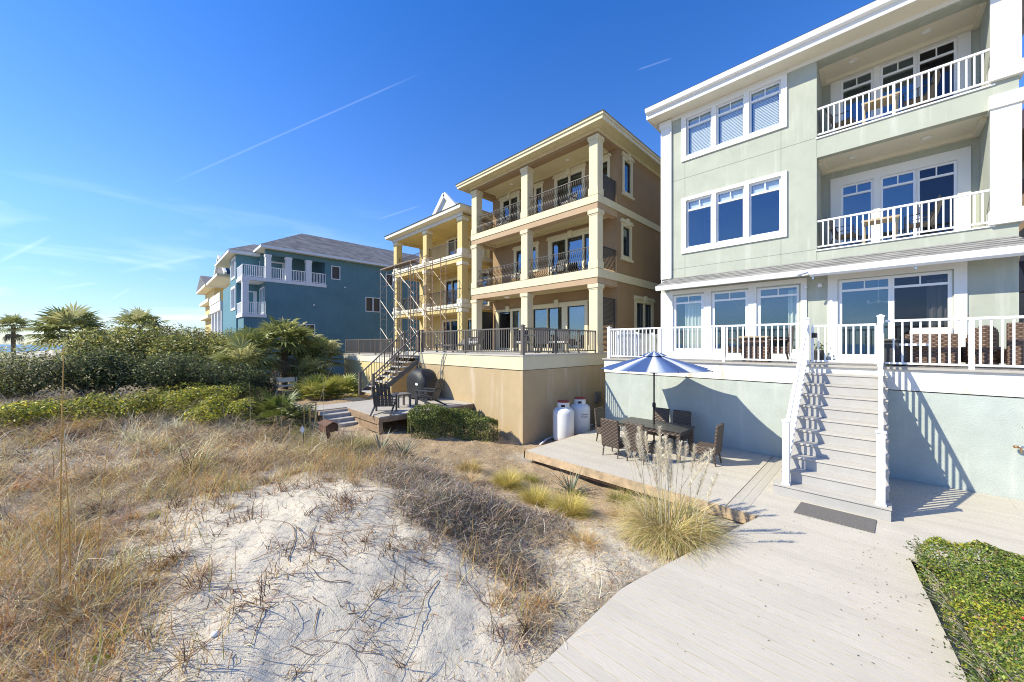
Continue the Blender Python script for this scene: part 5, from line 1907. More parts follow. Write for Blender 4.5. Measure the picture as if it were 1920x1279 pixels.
BR = [(.30, .255, .21), (.44, .38, .31), (.20, .16, .125), (.11, .09, .07), (.36, .25, .155)]
bramble(3.55, 4.75, 1.0, .75, .55, 5200, 'tangled grey brown bramble thicket beside the bare sand mound', BR, None, 500)
bramble(4.4, 3.95, .7, .6, .22, 1700, 'low grey bramble spilling from the thicket towards the yellow grass tufts', BR, None, 260)
bramble(3.6, 6.3, .8, .8, .42, 2600, 'sprawling bare bramble at the far top of the sand mound below the twin yuccas', BR, None, 240)
bramble(3.35, 3.75, .45, .75, .28, 1500, 'brown straggly bramble on the shaded flank of the sand mound', BR, None, 120)

# ---- shrubs: leaf masses over a woody frame
def shrub(name, label, cat, c, rx, ry, h, lumps, n, size, cols, group=None, spread=.65, p=None, flat=.0, core=.55, dens_in=.35):
    cx, cy = c
    zb = tz1(cx, cy)
    root = thing(name, label, cat, (cx, cy, zb), group)
    rs = np.random.default_rng(int(abs(cx * 991 + cy * 77) * 10) % 100000)
    # lump centres
    a = rs.uniform(0, 6.28, lumps)
    r = np.sqrt(rs.uniform(.0, 1, lumps)) * .78
    lx, ly = cx + rx * r * np.cos(a), cy + ry * r * np.sin(a)
    lz = zb + h * (.30 + .42 * rs.uniform(.2, 1, lumps) * np.sqrt(np.clip(1 - r * r, 0, 1)) + .0)
    lr = (rx + ry) / 2 * rs.uniform(.28, .46, lumps)
    lh = h * rs.uniform(.26, .42, lumps)
    shade = rs.uniform(.55, 1.4, lumps)  # lit and dark clumps put into the leaf colour, random per lump
    k = rs.integers(0, lumps, n)
    d = rs.normal(0, 1, (n, 3))
    d /= np.linalg.norm(d, axis=1)[:, None]
    rad = np.where(rs.uniform(0, 1, n) < dens_in, rs.uniform(.3, .9, n), rs.uniform(.86, 1.08, n))
    P = np.column_stack([lx[k] + d[:, 0] * lr[k] * rad, ly[k] + d[:, 1] * lr[k] * rad, lz[k] + d[:, 2] * lh[k] * rad])
    gz = tz(P[:, 0], P[:, 1])
    P[:, 2] = np.maximum(P[:, 2], gz + .03)
    col = pick(cols, n, .2, p) * shade[k][:, None]
    V, F, C = leaves(P, d * .8 + np.array((0, 0, .85)), size * rs.uniform(.65, 1.25, n), size * rs.uniform(.28, .5, n), col, spread)
    np_obj('foliage', V, F, C, M['shrub_leaf'], root)
    mb = MB()
    for i in range(lumps):
        mid = (cx * .4 + lx[i] * .6 + rs.normal(0, .05), cy * .4 + ly[i] * .6 + rs.normal(0, .05), zb + (lz[i] - zb) * .55)
        mb.tube([(cx + rs.normal(0, rx * .12), cy + rs.normal(0, ry * .12), zb - .1), mid, (lx[i], ly[i], lz[i] + lh[i] * .5)], [.035 * h, .022 * h, .008], 5)
    mb.build('branches', M['stem'], root)
    return root

MYR = [(.34, .34, .13), (.44, .42, .19), (.24, .25, .08), (.52, .49, .29), (.14, .15, .055)]
DKG = [(.16, .18, .045), (.24, .25, .06), (.32, .32, .08), (.44, .40, .13), (.09, .10, .03)]
YGR = [(.27, .28, .04), (.38, .35, .045), (.18, .21, .04), (.46, .41, .055), (.10, .125, .03)]
for (x, y, rx, ry, h, lab) in [
    (-5.6, 23.5, 2.2, 2.0, 1.75, 'grey green wax myrtle thicket at the far left edge, below the small palm'),
    (-3.2, 20.5, 2.0, 1.9, 1.75, 'grey green wax myrtle thicket below the broad palm crown on the left'),
    (-1.2, 19.8, 1.9, 1.7, 1.80, 'silvery wax myrtle thicket between the palm crown and the dark domed shrub'),
    (.7, 19.4, 1.7, 1.6, 1.80, 'silvery wax myrtle thicket in front of the nearest dark domed shrub'),
    (2.2, 19.2, 1.4, 1.5, 1.55, 'olive green rounded thicket just left of the big palm cluster'),
    (3.3, 18.6, 1.1, 1.2, 1.15, 'low dark green shrub at the feet of the palm cluster')]:
    shrub('wax_myrtle', lab, 'shrub', (x, y), rx, ry, h + (.2 if x < -2.5 else 0), 20, 8200, .105, MYR if 'olive' not in lab and 'dark' not in lab else [(.08, .10, .035), (.12, .14, .05), (.05, .065, .025), (.17, .18, .08)], 'wax myrtle thickets behind the dune grass')
for (x, y, rx, ry, h, lab) in [
    (-1.0, 28.5, 2.6, 2.4, 3.2, 'dark domed evergreen shrub left of the teal house with a palm behind it'),
    (1.3, 30.0, 2.0, 2.0, 3.55, 'tall brownish evergreen shrub with twigs on top against the sky'),
    (2.0, 25.6, 2.0, 2.0, 2.85, 'rounded evergreen shrub with pale leaf tips just left of the palm cluster'),
    (3.9, 34.0, 1.2, 1.2, 3.4, 'small dark shrub against the corner of the teal house')]:
    shrub('evergreen_shrub', lab, 'shrub', (x, y), rx, ry, h, 22, 11000, .17, DKG if 'brownish' not in lab else DKG + [(.16, .11, .06), (.12, .085, .05)], 'dark shrubs in front of the teal house')
for (x, y, rx, ry, h, lab) in [
    (-2.0, 14.6, 1.5, 1.0, .75, 'low yellow green shrub farthest left on the grassy slope'),
    (-.4, 14.2, 1.3, 1.0, .85, 'low yellow green shrub in the middle of the grassy slope'),
    (.9, 15.6, 1.3, 1.1, .95, 'low olive shrub behind the yellow green ones, left of the walkway'),
    (1.5, 13.4, 1.0, .9, .75, 'low bright yellow green shrub nearest the fan palmetto'),
    (2.1, 16.4, 1.0, 1.0, .85, 'dark leaved low shrub beside the bend of the walkway'),
    (-3.6, 15.8, 1.3, 1.0, .8, 'sparse olive shrub among dry grass at the left edge')]:
    shrub('low_shrub', lab, 'shrub', (x, y), rx, ry, h - .08, 12, 4800, .085, YGR if 'yellow' in lab else [(.07, .09, .02), (.11, .13, .03), (.045, .06, .016), (.16, .165, .04)], 'low shrubs on the grassy slope')

# ---- palms
def fan_leaf(origin, az, el, pet, R_, nseg, droop, col, wseg=.034, arc=2.1):
    """one palmate leaf: petiole and folded segments that droop at the tips"""
    parts = []
    o = np.array(origin, float)
    d = np.array((math.cos(el) * math.cos(az), math.cos(el) * math.sin(az), math.sin(el)))
    hub = o + d * pet
    hub[2] -= pet * droop * .25
    s = np.array((-math.sin(az), math.cos(az), 0))
    up = np.cross(d, s)
    V, F, C = [], [], []
    ww = .012
    V += [o - s * ww, o + s * ww, hub + s * ww * .7, hub - s * ww * .7]
    F.append((0, 1, 2, 3))
    C += [col * .9] * 4
    for i in range(nseg):
        t = -arc + 2 * arc * i / (nseg - 1)
        L = R_ * (1 - .22 * (abs(t) / arc) ** 2) * random.uniform(.88, 1.08)
        dd = d * math.cos(t) + s * math.sin(t)
        dd = dd / np.linalg.norm(dd)
        sd = -d * math.sin(t) + s * math.cos(t)
        fold = up * .25 * (1 if i % 2 else -1) * wseg
        w = wseg * random.uniform(.8, 1.15)
        p1 = hub + dd * L * .5 + up * .03
        p1[2] -= droop * L * .10
        p2 = hub + dd * L * (1 - .12 * droop)
        p2[2] -= droop * L * .55 * random.uniform(.6, 1.25)
        k = len(V)
        V += [hub, p1 - sd * w + fold, p1 + sd * w - fold, p2]
        F.append((k, k + 1, k + 3, k + 2))
        c = col * random.uniform(.75, 1.2)
        C += [c, c, c, c * 1.15]
    return np.array(V), np.array(F), np.array(C)

PALMC = [np.array(c) for c in ((.27, .29, .09), (.36, .37, .13), (.46, .45, .18), (.19, .22, .07), (.55, .52, .24))]
def palm(label, x, y, th, crown_r, nl, group, zb=None, dead=10, trunk=True, lean=(0, 0), name='palm_tree', cat='palm tree'):
    zb = tz1(x, y) if zb is None else zb
    root = thing(name, label, cat, (x, y, zb), group)
    tx, ty = x + lean[0], y + lean[1]
    if trunk:
        mb = MB()
        pts, rr = [], []
        k = 14
        for i in range(k + 1):
            t = i / k
            pts.append((x + (tx - x) * t * t, y + (ty - y) * t * t, zb - .15 + (th + .15) * t))
            rr.append((.17 - .03 * t) * (1.12 if i % 2 else .95))
        mb.tube(pts, rr, 9)
        mb.build('trunk', M['bark'], root)
    parts = []
    top = np.array((tx, ty, zb + th))
    for i in range(nl):
        el = math.asin(max(-.45, min(.98, -.35 + 1.35 * (i + .5) / nl)))
        az = i * 2.39996 + random.uniform(-.2, .2)
        col = random.choice(PALMC[:4] if el < .5 else PALMC)
        parts.append(fan_leaf(top + np.array((0, 0, random.uniform(-.1, .15))), az, el + random.uniform(-.1, .1), crown_r * random.uniform(.42, .58), crown_r * random.uniform(.48, .6), 17, random.uniform(.25, .8), col, wseg=.030 * crown_r))
    V, F, C = merge(parts)
    np_obj('crown', V, F, C, M['palm'], root)
    if dead:
        parts = []
        for i in range(dead):
            parts.append(fan_leaf(top + np.array((0, 0, -.15)), random.uniform(0, 6.28), random.uniform(-1.25, -.7), crown_r * .45, crown_r * .42, 11, 1.2, np.array(random.choice(((.20, .15, .085), (.13, .10, .06), (.26, .20, .12)))), wseg=.022 * crown_r, arc=1.3))
        V, F, C = merge(parts)
        np_obj('dead_fronds', V, F, C, M['palm'], root)
    return root

PG = 'sabal palms in front of the teal house'
palm('broad trunked palm in the middle of the palm cluster, tallest crown', 5.3, 22.5, 2.55, 1.75, 42, PG)
palm('palm with leaning trunk at the left of the cluster', 3.9, 21.6, 1.95, 1.6, 38, PG, lean=(-.3, .1))
palm('low palm spreading at the left front of the cluster', 3.2, 20.6, 1.25, 1.55, 34, PG, trunk=True)
palm('shaded palm at the right end of the cluster beside the yellow terrace', 7.0, 22.3, 1.75, 1.6, 38, PG)
palm('palm with many dead fronds between the tallest palm and the right end', 6.3, 23.4, 2.1, 1.7, 38, PG, dead=22)
palm('short palm under the right side of the cluster, crown near the ground', 6.2, 21.2, 1.0, 1.3, 28, PG, dead=12)
palm('small lone palm on a thick trunk at the far left against the sky', -9.2, 61, 4.3, 1.5, 36, None, dead=14)
palm('broad palm crown rising from the thicket on the left', -3.0, 33.0, 2.7, 2.0, 46, None, dead=8)
palm('palm crown half hidden behind the dark domed shrub', -.2, 35, 3.1, 1.7, 36, None, dead=4)

def palmetto(label, x, y, r, nl, cols, group=None):
    zb = tz1(x, y)
    root = thing('palmetto', label, 'palmetto', (x, y, zb), group)
    parts = []
    for i in range(nl):
        el = math.asin(.18 + .8 * (i + .5) / nl)
        az = i * 2.39996
        parts.append(fan_leaf((x + random.uniform(-.12, .12), y + random.uniform(-.12, .12), zb), az, el, r * random.uniform(.5, .75), r * random.uniform(.42, .55), 15, random.uniform(.1, .45), np.array(random.choice(cols)), wseg=.03 * r, arc=1.8))
    V, F, C = merge(parts)
    np_obj('fronds', V, F, C, M['palm'], root)
    return root
PC = [(.32, .34, .08), (.42, .41, .10), (.23, .26, .06), (.50, .47, .15)]
palmetto('bright fan palmetto left of its twin, behind the walkway', 5.55, 18.2, 1.25, 34, PC, 'palmettos behind the wooden deck')
palmetto('bright fan palmetto right beside the foot of the bronze railed staircase', 6.5, 18.0, 1.3, 34, PC, 'palmettos behind the wooden deck')
palmetto('fan palmetto in dry grass in front of the walkway', 2.75, 12.6, 1.15, 26, [(.11, .14, .03), (.16, .17, .04), (.08, .10, .03)])

# ---- yuccas
def yucca(label, x, y, r, n, group=None):
    zb = tz1(x, y)
    root = thing('yucca', label, 'yucca', (x, y, zb), group)
    b = np.tile((x, y, zb + .04), (n, 1)) + rng.normal(0, .03, (n, 3)) * (1, 1, .4)
    el = np.arcsin(rng.uniform(.1, .97, n))
    V, F, C = ribbons(b, rng.uniform(0, 6.28, n), el, el - rng.uniform(.0, .35, n), r * rng.uniform(.7, 1.05, n), rng.uniform(.03, .042, n), 4, pick([(.13, .155, .10), (.19, .205, .14), (.09, .11, .075), (.25, .24, .15)], n, .15), tipw=.05, side=rng.uniform(-.25, .25, n))
    np_obj('blades', V, F, C, M['palm'], root)
yucca('spiky grey green yucca, left one of the pair beyond the sand mound', 3.95, 8.35, .62, 60, 'twin yuccas beyond the mound')
yucca('spiky grey green yucca, right one of the pair beyond the sand mound', 4.3, 7.9, .60, 60, 'twin yuccas beyond the mound')
yucca('spiky yucca beside the edge of the patio deck among yellow tufts', 6.55, 4.75, .66, 46)

# ---- grass tufts
def tuft(name, label, x, y, r, h, n, cols, group=None, wid=(.003, .006), tips=None):
    zb = tz1(x, y)
    root = thing(name, label, 'grass tuft', (x, y, zb), group)
    a = rng.uniform(0, 6.28, n)
    rr = r * .35 * np.sqrt(rng.uniform(0, 1, n))
    b = np.column_stack([x + rr * np.cos(a), y + rr * np.sin(a), np.full(n, zb - .02)])
    el = np.arcsin(np.clip(rng.uniform(.12, 1, n), 0, .99))
    L = h * rng.uniform(.75, 1.15, n) * np.where(el < .7, r / h * .95, 1.0)
    V, F, C = ribbons(b, a + rng.normal(0, .5, n), el, el - rng.uniform(.2, .9, n), L, rng.uniform(*wid, n), 4, pick(cols, n, .2), curl=rng.normal(0, .5, n))
    np_obj('blades', V, F, C, M['grassm'], root)
    return root
YT = [(.52, .42, .10), (.58, .47, .15), (.42, .34, .08), (.62, .52, .24), (.34, .30, .07)]
TG = 'yellow grass tufts in front of the patio deck'
tuft('grass_tuft', 'dense round yellow tuft nearest the camera, in front of the spiky yucca', 5.45, 3.98, .40, .43, 3600, YT, TG)
tuft('grass_tuft', 'round yellow tuft second from the plumed grass, left of the spiky yucca', 5.45, 4.8, .36, .40, 3000, YT, TG)
tuft('grass_tuft', 'yellow tuft third in the row, halfway along the deck edge', 5.5, 5.65, .38, .42, 3000, YT, TG)
tuft('grass_tuft', 'small browned yellow tuft, farthest of the row towards the tan wall', 5.35, 6.75, .36, .38, 1300, [(.36, .27, .08), (.30, .20, .08), (.42, .33, .12)], TG)
tuft('grass_tuft', 'thin straw tuft between the brambles and the yellow tufts', 4.75, 6.0, .4, .3, 700, TAN, TG)
GT = [(.20, .20, .04), (.28, .25, .06), (.14, .15, .035), (.36, .30, .10)]
tuft('grass_tuft', 'green grass tuft by the rusty box, right of its post', 3.35, 8.9, .6, .5, 1500, GT, 'green tufts by the steps')
tuft('grass_tuft', 'green grass tuft left of the rusty box under the diamond sign', 2.75, 10.0, .6, .45, 1300, GT, 'green tufts by the steps')
tuft('grass_tuft', 'olive grass tuft at the foot of the twin yuccas', 3.75, 9.0, .5, .4, 1000, GT, 'green tufts by the steps')
tuft('grass_tuft', 'warm orange grass clump in the lower left corner of the dune', -.35, 5.0, .42, .5, 420, [(.46, .28, .08), (.42, .33, .10), (.36, .20, .07), (.40, .36, .22)])

tuft('grass_tuft', 'low straw tuft on the mulch between the plumed grass and the nearest round yellow tuft', 6.15, 3.3, .4, .32, 900, TAN, TG)
tuft('grass_tuft', 'small olive tuft hard against the deck beam, right of the spiky yucca', 6.85, 3.75, .34, .36, 800, GT, TG)
tuft('grass_tuft', 'pale green tuft on the mulch behind the row of round yellow tufts', 6.3, 5.75, .34, .26, 700, GT, TG)
tuft('grass_tuft', 'thin orange straw tuft below the thicket, toward the boardwalk edge', 4.6, 3.1, .35, .3, 420, [(.46, .28, .10), (.52, .40, .2)], TG)
# little green weeds
def weed(label, x, y, r):
    zb = tz1(x, y)
    root = thing('weed', label, 'weed', (x, y, zb), 'small green weeds in the sand')
    n = 26
    a = rng.uniform(0, 6.28, n)
    rr = r * np.sqrt(rng.uniform(0, 1, n))
    P = np.column_stack([x + rr * np.cos(a), y + rr * np.sin(a), zb + rng.uniform(.02, .07, n)])
    V, F, C = leaves(P, np.tile((0, 0, 1.), (n, 1)), rng.uniform(.03, .055, n), rng.uniform(.014, .024, n), pick([(.25, .30, .03), (.32, .33, .04), (.16, .20, .03)], n), .5)
    np_obj('foliage', V, F, C, M['leaf'], root)
for (x, y, l) in ((-.25, 4.2, 'bright green weed low in the left corner of the sand'), (-.1, 3.75, 'bright green weed nearest the bottom edge on the left'), (.1, 6.9, 'small green weed in dry grass above the orange clump'), (.9, 7.6, 'small green weed in the upper dry grass'), (-.5, 4.6, 'bright green weed in the dense grass of the lower left corner'), (-.15, 4.45, 'bright green weed at the edge of the sand near the lower left corner')):
    weed(l, x, y, .07)

# ---- plumed grass by the patio deck
pl = thing('plume_grass', 'tall ornamental grass with pale feathery plumes beside the patio deck', 'ornamental grass', (5.75, 2.28, tz1(5.75, 2.28)))
def build_plume():
    x, y = 5.9, 2.35
    zb = tz1(x, y)
    n = 5200
    a = rng.uniform(0, 6.28, n)
    rr = .42 * np.sqrt(rng.uniform(0, 1, n))
    bx, by = x + rr * np.cos(a) * 1.05, y + rr * np.sin(a) * .8
    b = np.column_stack([bx, by, np.full(n, zb - .02)])
    az = a + rng.normal(0, .7, n)
    el = rng.uniform(.75, 1.5, n)
    V, F, C = ribbons(b, az, el, el - rng.uniform(.8, 2.5, n), rng.uniform(.40, .98, n), rng.uniform(.004, .009, n), 7,
                      pick([(.44, .37, .13), (.54, .45, .20), (.28, .26, .08), (.62, .52, .31), (.50, .36, .17)], n, .2), curl=rng.normal(0, .5, n))
    np_obj('blades', V, F, C, M['grassm'], pl)
    rs = random.Random(5)
    for i in range(27):
        bx, by = x + rs.gauss(0, .20), y + rs.gauss(.05, .18)
        h = rs.uniform(1.15, 1.75)
        dx, dy = (bx - x) * .55 + rs.gauss(0, .06), (by - y) * .55 + rs.gauss(0, .06)
        if i < 2:
            dx, dy, h = .25 + .1 * i, -.35 - .12 * i, 1.3
        pts = [(bx + dx * t * t, by + dy * t * t, zb + h * t) for t in (0, .2, .4, .6, .8, 1)]
        stem = MB().tube(pts, [.005, .005, .004, .004, .003, .002], 5).build('stem', mat('plume_stem', (.50, .44, .30), .7, (9, .2)), pl)
        L = rs.uniform(.32, .48)
        m = 260
        t = rng.uniform(0, 1, m)
        p1, p0 = Vector(pts[-1]), Vector(pts[-2])
        d = (p1 - p0).normalized()
        ax = np.array(p1)[None, :] - np.array(d)[None, :] * (L * t)[:, None]
        r = .034 * np.sin(np.clip(t * .92 + .06, 0, 1) * math.pi) ** .7
        aa = rng.uniform(0, 6.28, m)
        V, F, C = ribbons(ax, aa, np.full(m, 1.15) - rng.uniform(0, .5, m), np.full(m, .75), .05 + r * 1.2, rng.uniform(.0035, .006, m), 2, pick([(.68, .61, .48), (.76, .70, .57), (.56, .48, .36)], m, .1))
        np_obj('plume', V, F, C, M['grassm'], stem)
build_plume()

# ---- clipped hedge by the tan wall
hd = thing('hedge', 'clipped dark green L shaped hedge in front of the tan terrace wall', 'hedge', (6.8, 9.8, tz1(6.8, 9.8)))
def build_hedge():
    path = [(5.55, 9.85), (6.4, 9.85), (7.2, 9.72), (7.6, 9.2), (7.85, 8.55)]
    P, Nn = [], []
    pts = np.array(path)
    seg = np.linalg.norm(np.diff(pts, axis=0), axis=1)
    cum = np.concatenate([[0], np.cumsum(seg)])
    n = 17000
    s = rng.uniform(0, cum[-1], n)
    cx, cy = np.interp(s, cum, pts[:, 0]), np.interp(s, cum, pts[:, 1])
    k = np.clip(np.searchsorted(cum, s) - 1, 0, len(seg) - 1)
    tx, ty = np.diff(pts, axis=0)[k].T / seg[k]
    u = rng.uniform(-1, 1, n)
    v = rng.uniform(0, 1, n)
    face = rng.uniform(0, 1, n)
    w, h = .42, .78
    side = face < .5
    o = np.where(side, np.sign(u) * (.88 + .12 * rng.uniform(0, 1, n)), u)
    zz = np.where(side, v, .93 + .10 * rng.uniform(-.6, 1, n) - .12 * np.abs(u) ** 4)
    # rounded ends
    e0 = np.clip((.42 - s) / .42, 0, 1)
    e1 = np.clip((s - cum[-1] + .42) / .42, 0, 1)
    o *= np.sqrt(np.clip(1 - np.maximum(e0, e1) ** 2, .02, 1))
    bul = 1 + .30 * (vnoise(s, o, 2.2, 61) - .5) * 2
    x = cx - ty * o * w * bul
    y = cy + tx * o * w * bul
    z = tz(x, y) + zz * h * (1 + .22 * (vnoise(x, y, 2.0, 62) - .5) * 2) - np.maximum(e0, e1) ** 3 * .12
    nr = np.column_stack([-ty * np.sign(o) * side, tx * np.sign(o) * side, np.where(side, .3, 1.)])
    V, F, C = leaves(np.column_stack([x, y, z]), nr, rng.uniform(.035, .065, n), rng.uniform(.018, .03, n), pick([(.10, .14, .03), (.16, .20, .045), (.22, .25, .06), (.055, .08, .025), (.28, .29, .09)], n, .18), .75)
    np_obj('foliage', V, F, C, M['leaf'], hd)
    mb = MB()
    for i in range(18):
        t = (i + .5) / 18 * cum[-1]
        a, b = float(np.interp(t, cum, pts[:, 0])), float(np.interp(t, cum, pts[:, 1]))
        z0 = tz1(a, b)
        for kk in range(3):
            mb.tube([(a, b, z0 - .05), (a + random.uniform(-.1, .1), b + random.uniform(-.1, .1), z0 + .35), (a + random.uniform(-.25, .25), b + random.uniform(-.25, .25), z0 + .7)], [.014, .01, .005], 5)
    mb.build('branches', M['stem'], hd)
build_hedge()

# ---- leafy bush at the right front
rb = thing('bush', 'bright small leaved evergreen bush spreading beside the boardwalk at the lower right', 'bush', (6.2, -1.9, tz1(6.2, -1.9)))
def build_right_bush():
    n = 95000
    x = rng.uniform(4.3, 7.42, n)
    y = rng.uniform(-3.4, -.22, n)
    lim = np.interp(x, [4.2, 5.06, 7.42], [-.60, -.60, -.35])
    edge = lim - y + .10 * (vnoise(x, y, 4, 71) - .35) * 2
    k = (edge > 0)
    x, y, edge = x[k], y[k], edge[k]
    n = len(x)
    top = .08 + .42 * np.clip(edge / .5, 0, 1) ** .6 * np.clip((7.62 - x) / .5, 0, 1) ** .5 + .16 * (vnoise(x, y, 2.4, 72) - .5) + .12 * (vnoise(x, y, 6, 73) - .5)
    dep = np.where(rng.uniform(0, 1, n) < .72, rng.uniform(0, .07, n), rng.uniform(.05, .35, n))
    z = np.maximum(top - dep, -.2)
    cl = vnoise(x, y, 1.6, 74)
    cols = pick([(.10, .165, .028), (.16, .225, .038), (.22, .27, .045), (.06, .10, .024), (.31, .32, .06)], n, .22)
    cols[rng.uniform(0, 1, n) < .05] = (.30, .19, .09)
    yel = (cl > .62)
    cols[yel] *= (1.45, 1.25, .9)
    V, F, C = leaves(np.column_stack([x, y, z]), np.tile((-.15, .1, 1.), (n, 1)), rng.uniform(.022, .042, n), rng.uniform(.012, .021, n), cols, .7)
    parts = [(V, F, C)]
    # protruding sprigs with leaf pairs
    sx = []
    tw = MB()
    P, Nn = [], []
    for i in range(150):
        x0 = random.uniform(4.3, 7.4)
        l0 = float(np.interp(x0, [4.2, 5.06, 7.42], [-.60, -.60, -.35]))
        if i < 75:
            bx, by, dx, dy = x0, l0 - .05, random.uniform(-.12, .12), random.uniform(.05, .24)
        elif i < 120:
            bx, by, dx, dy = 7.35, random.uniform(-3.6, -.5), random.uniform(.04, .16), random.uniform(-.1, .1)
        else:
            bx, by, dx, dy = random.uniform(4.5, 7.2), random.uniform(-3, -.8), random.uniform(-.1, .1), random.uniform(-.1, .1)
        z0, up = (.12 if i < 120 else .36), random.uniform(.04, .2)
        q = [(bx, by, z0), (bx + dx * .5, by + dy * .5, z0 + up * .7), (bx + dx, by + dy, z0 + up)]
        tw.tube(q, [.004, .003, .002], 4)
        for j in range(12):
            t = (j + 1) / 12
            P.append((bx + dx * t + random.uniform(-.018, .018), by + dy * t + random.uniform(-.018, .018), z0 + up * (1.4 * t - .4 * t * t) + random.uniform(-.012, .012)))
    m = len(P)
    parts.append(leaves(np.array(P), np.tile((0, 0, 1.), (m, 1)), rng.uniform(.025, .042, m), rng.uniform(.013, .02, m), pick([(.06, .10, .02), (.10, .14, .03), (.045, .07, .02)], m), .9))
    V, F, C = merge(parts)
    np_obj('foliage', V, F, C, M['leaf'], rb)
    for i in range(160):
        bx, by = random.uniform(4.4, 7.3), random.uniform(-3.4, -.75)
        a = random.uniform(0, 6.28)
        tw.tube([(bx, by, .1), (bx + .12 * math.cos(a), by + .12 * math.sin(a), .26), (bx + .3 * math.cos(a), by + .3 * math.sin(a), random.uniform(.40, .52))], [.006, .004, .002], 4)
    tw.build('branches', mat('pale_twig', (.30, .26, .20), .9, (9, .3)), rb)
    # vine with larger yellow and red leaves growing through it
    P = []
    for (cx, cy, r) in ((6.75, -1.15, .16), (6.3, -1.35, .12), (6.5, -2.0, .18), (5.6, -1.5, .13), (5.35, -.95, .08), (5.9, -2.3, .15)):
        for j in range(13):
            P.append((cx + random.gauss(0, r), cy + random.gauss(0, r), .50 + random.uniform(0, .07)))
    m = len(P)
    V, F, C = leaves(np.array(P), np.tile((0, 0, 1.), (m, 1)), rng.uniform(.05, .09, m), rng.uniform(.035, .06, m), pick([(.45, .40, .03), (.38, .36, .04), (.30, .33, .04)], m), .45)
    np_obj('yellow_leaves', V, F, C, M['leaf'], rb)
    P = []
    for (cx, cy) in ((5.55, -.92), (5.45, -1.0), (5.9, -1.75), (5.3, -.9)):
        for j in range(7):
            P.append((cx + random.gauss(0, .045), cy + random.gauss(0, .045), .50 + random.uniform(0, .06)))
    m = len(P)
    V, F, C = leaves(np.array(P), np.tile((0, 0, 1.), (m, 1)), rng.uniform(.03, .05, m), rng.uniform(.015, .025, m), pick([(.50, .03, .03), (.42, .08, .03)], m), .6)
    np_obj('red_leaves', V, F, C, M['leaf'], rb)
build_right_bush()

# ---- tall single stalks in front of the view
def stalk(x, y, h, dx, dy, col, label, w=.005, head=0):
    zb = tz1(x, y)
    root = thing('sea_oat_stalk', label, 'grass stalk', (x, y, zb), 'tall sea oat stalks rising from the dune')
    k = 8
    pts = [(x + dx * (i / k) ** 1.8, y + dy * (i / k) ** 1.8, zb - .05 + h * (i / k)) for i in range(k + 1)]
    MB().tube(pts, [w * (1 - .6 * i / k) for i in range(k + 1)], 5).build('stem', mat('stalk_' + col, dict(orange=(.48, .28, .07), tan=(.44, .36, .25))[col], .7, (12, .2)), root)
    m = 7
    b = np.array([(x, y, zb)] * m) + rng.normal(0, .02, (m, 3)) * (1, 1, 0)
    V, F, C = ribbons(b, rng.uniform(0, 6.28, m), rng.uniform(.9, 1.45, m), rng.uniform(-.6, .9, m), h * rng.uniform(.25, .5, m), np.full(m, w * 1.5), 5, pick([(.44, .30, .10), (.42, .36, .24)], m))
    np_obj('blades', V, F, C, M['grassm'], root)
    if head:
        q = 40
        t = rng.uniform(.8, 1, q)
        pp = np.array([np.array(pts[-2]) * (1 - (tt - .8) / .2) + np.array(pts[-1]) * ((tt - .8) / .2) for tt in t])
        V, F, C = ribbons(pp, rng.uniform(0, 6.28, q), rng.uniform(.2, 1, q), rng.uniform(-.8, .2, q), rng.uniform(.02, .05, q), np.full(q, .005), 2, pick([(.5, .42, .30)], q))
        np_obj('seed_head', V, F, C, M['grassm'], root)
stalk(-.55, 5.35, 2.35, .02, .05, 'orange', 'tall orange stalk nearest the left edge of the picture', .0075)
stalk(-.5, 5.5, 1.75, -.06, .05, 'orange', 'shorter orange stalk beside the tallest orange one', .006)
stalk(-.35, 5.9, 1.5, .10, 0, 'orange', 'orange stalk leaning right next to the tall orange pair', .005)
_ST = [(3.0, 9.3, 1.75, .02, .05), (2.2, 9.6, 1.6, .03, 0), (1.7, 10.0, 1.65, -.02, .02), (2.6, 8.9, 2.0, .55, .3), (3.1, 8.6, 1.0, .02, .0), (1.2, 9.2, 1.3, -.1, .1), (-1.6, 9.5, 2.6, .05, 0), (-2.6, 10.5, 2.7, -.25, .2), (-2.5, 10.2, 2.5, .3, -.1), (.2, 10.8, 1.4, .2, .1), (-.9, 8.9, 1.3, .3, 0), (-1.9, 8.2, 1.2, -.2, .1)]
_SL = ['upright tan stalk in front of the palmetto by the rusty box', 'upright tan stalk crossing the left palm of the cluster', 'thin tan stalk left of the palm cluster', 'long tan stalk bent right across the wooden steps', 'short tan stalk beside the rusty box', 'leaning tan stalk in the middle of the dry slope', 'tall tan stalk against the sky by the broad palm crown', 'tall tan stalk leaning left against the sky at the far left', 'tall tan stalk leaning right against the sky at the far left', 'thin tan stalk among the yellow green shrubs', 'bent tan stalk over the dry grass left of the mound', 'short leaning tan stalk at the left edge of the dry grass']
for s_, l_ in zip(_ST, _SL):
    stalk(*s_, 'tan', l_, .0042, 1 if s_[2] > 2 else 0)

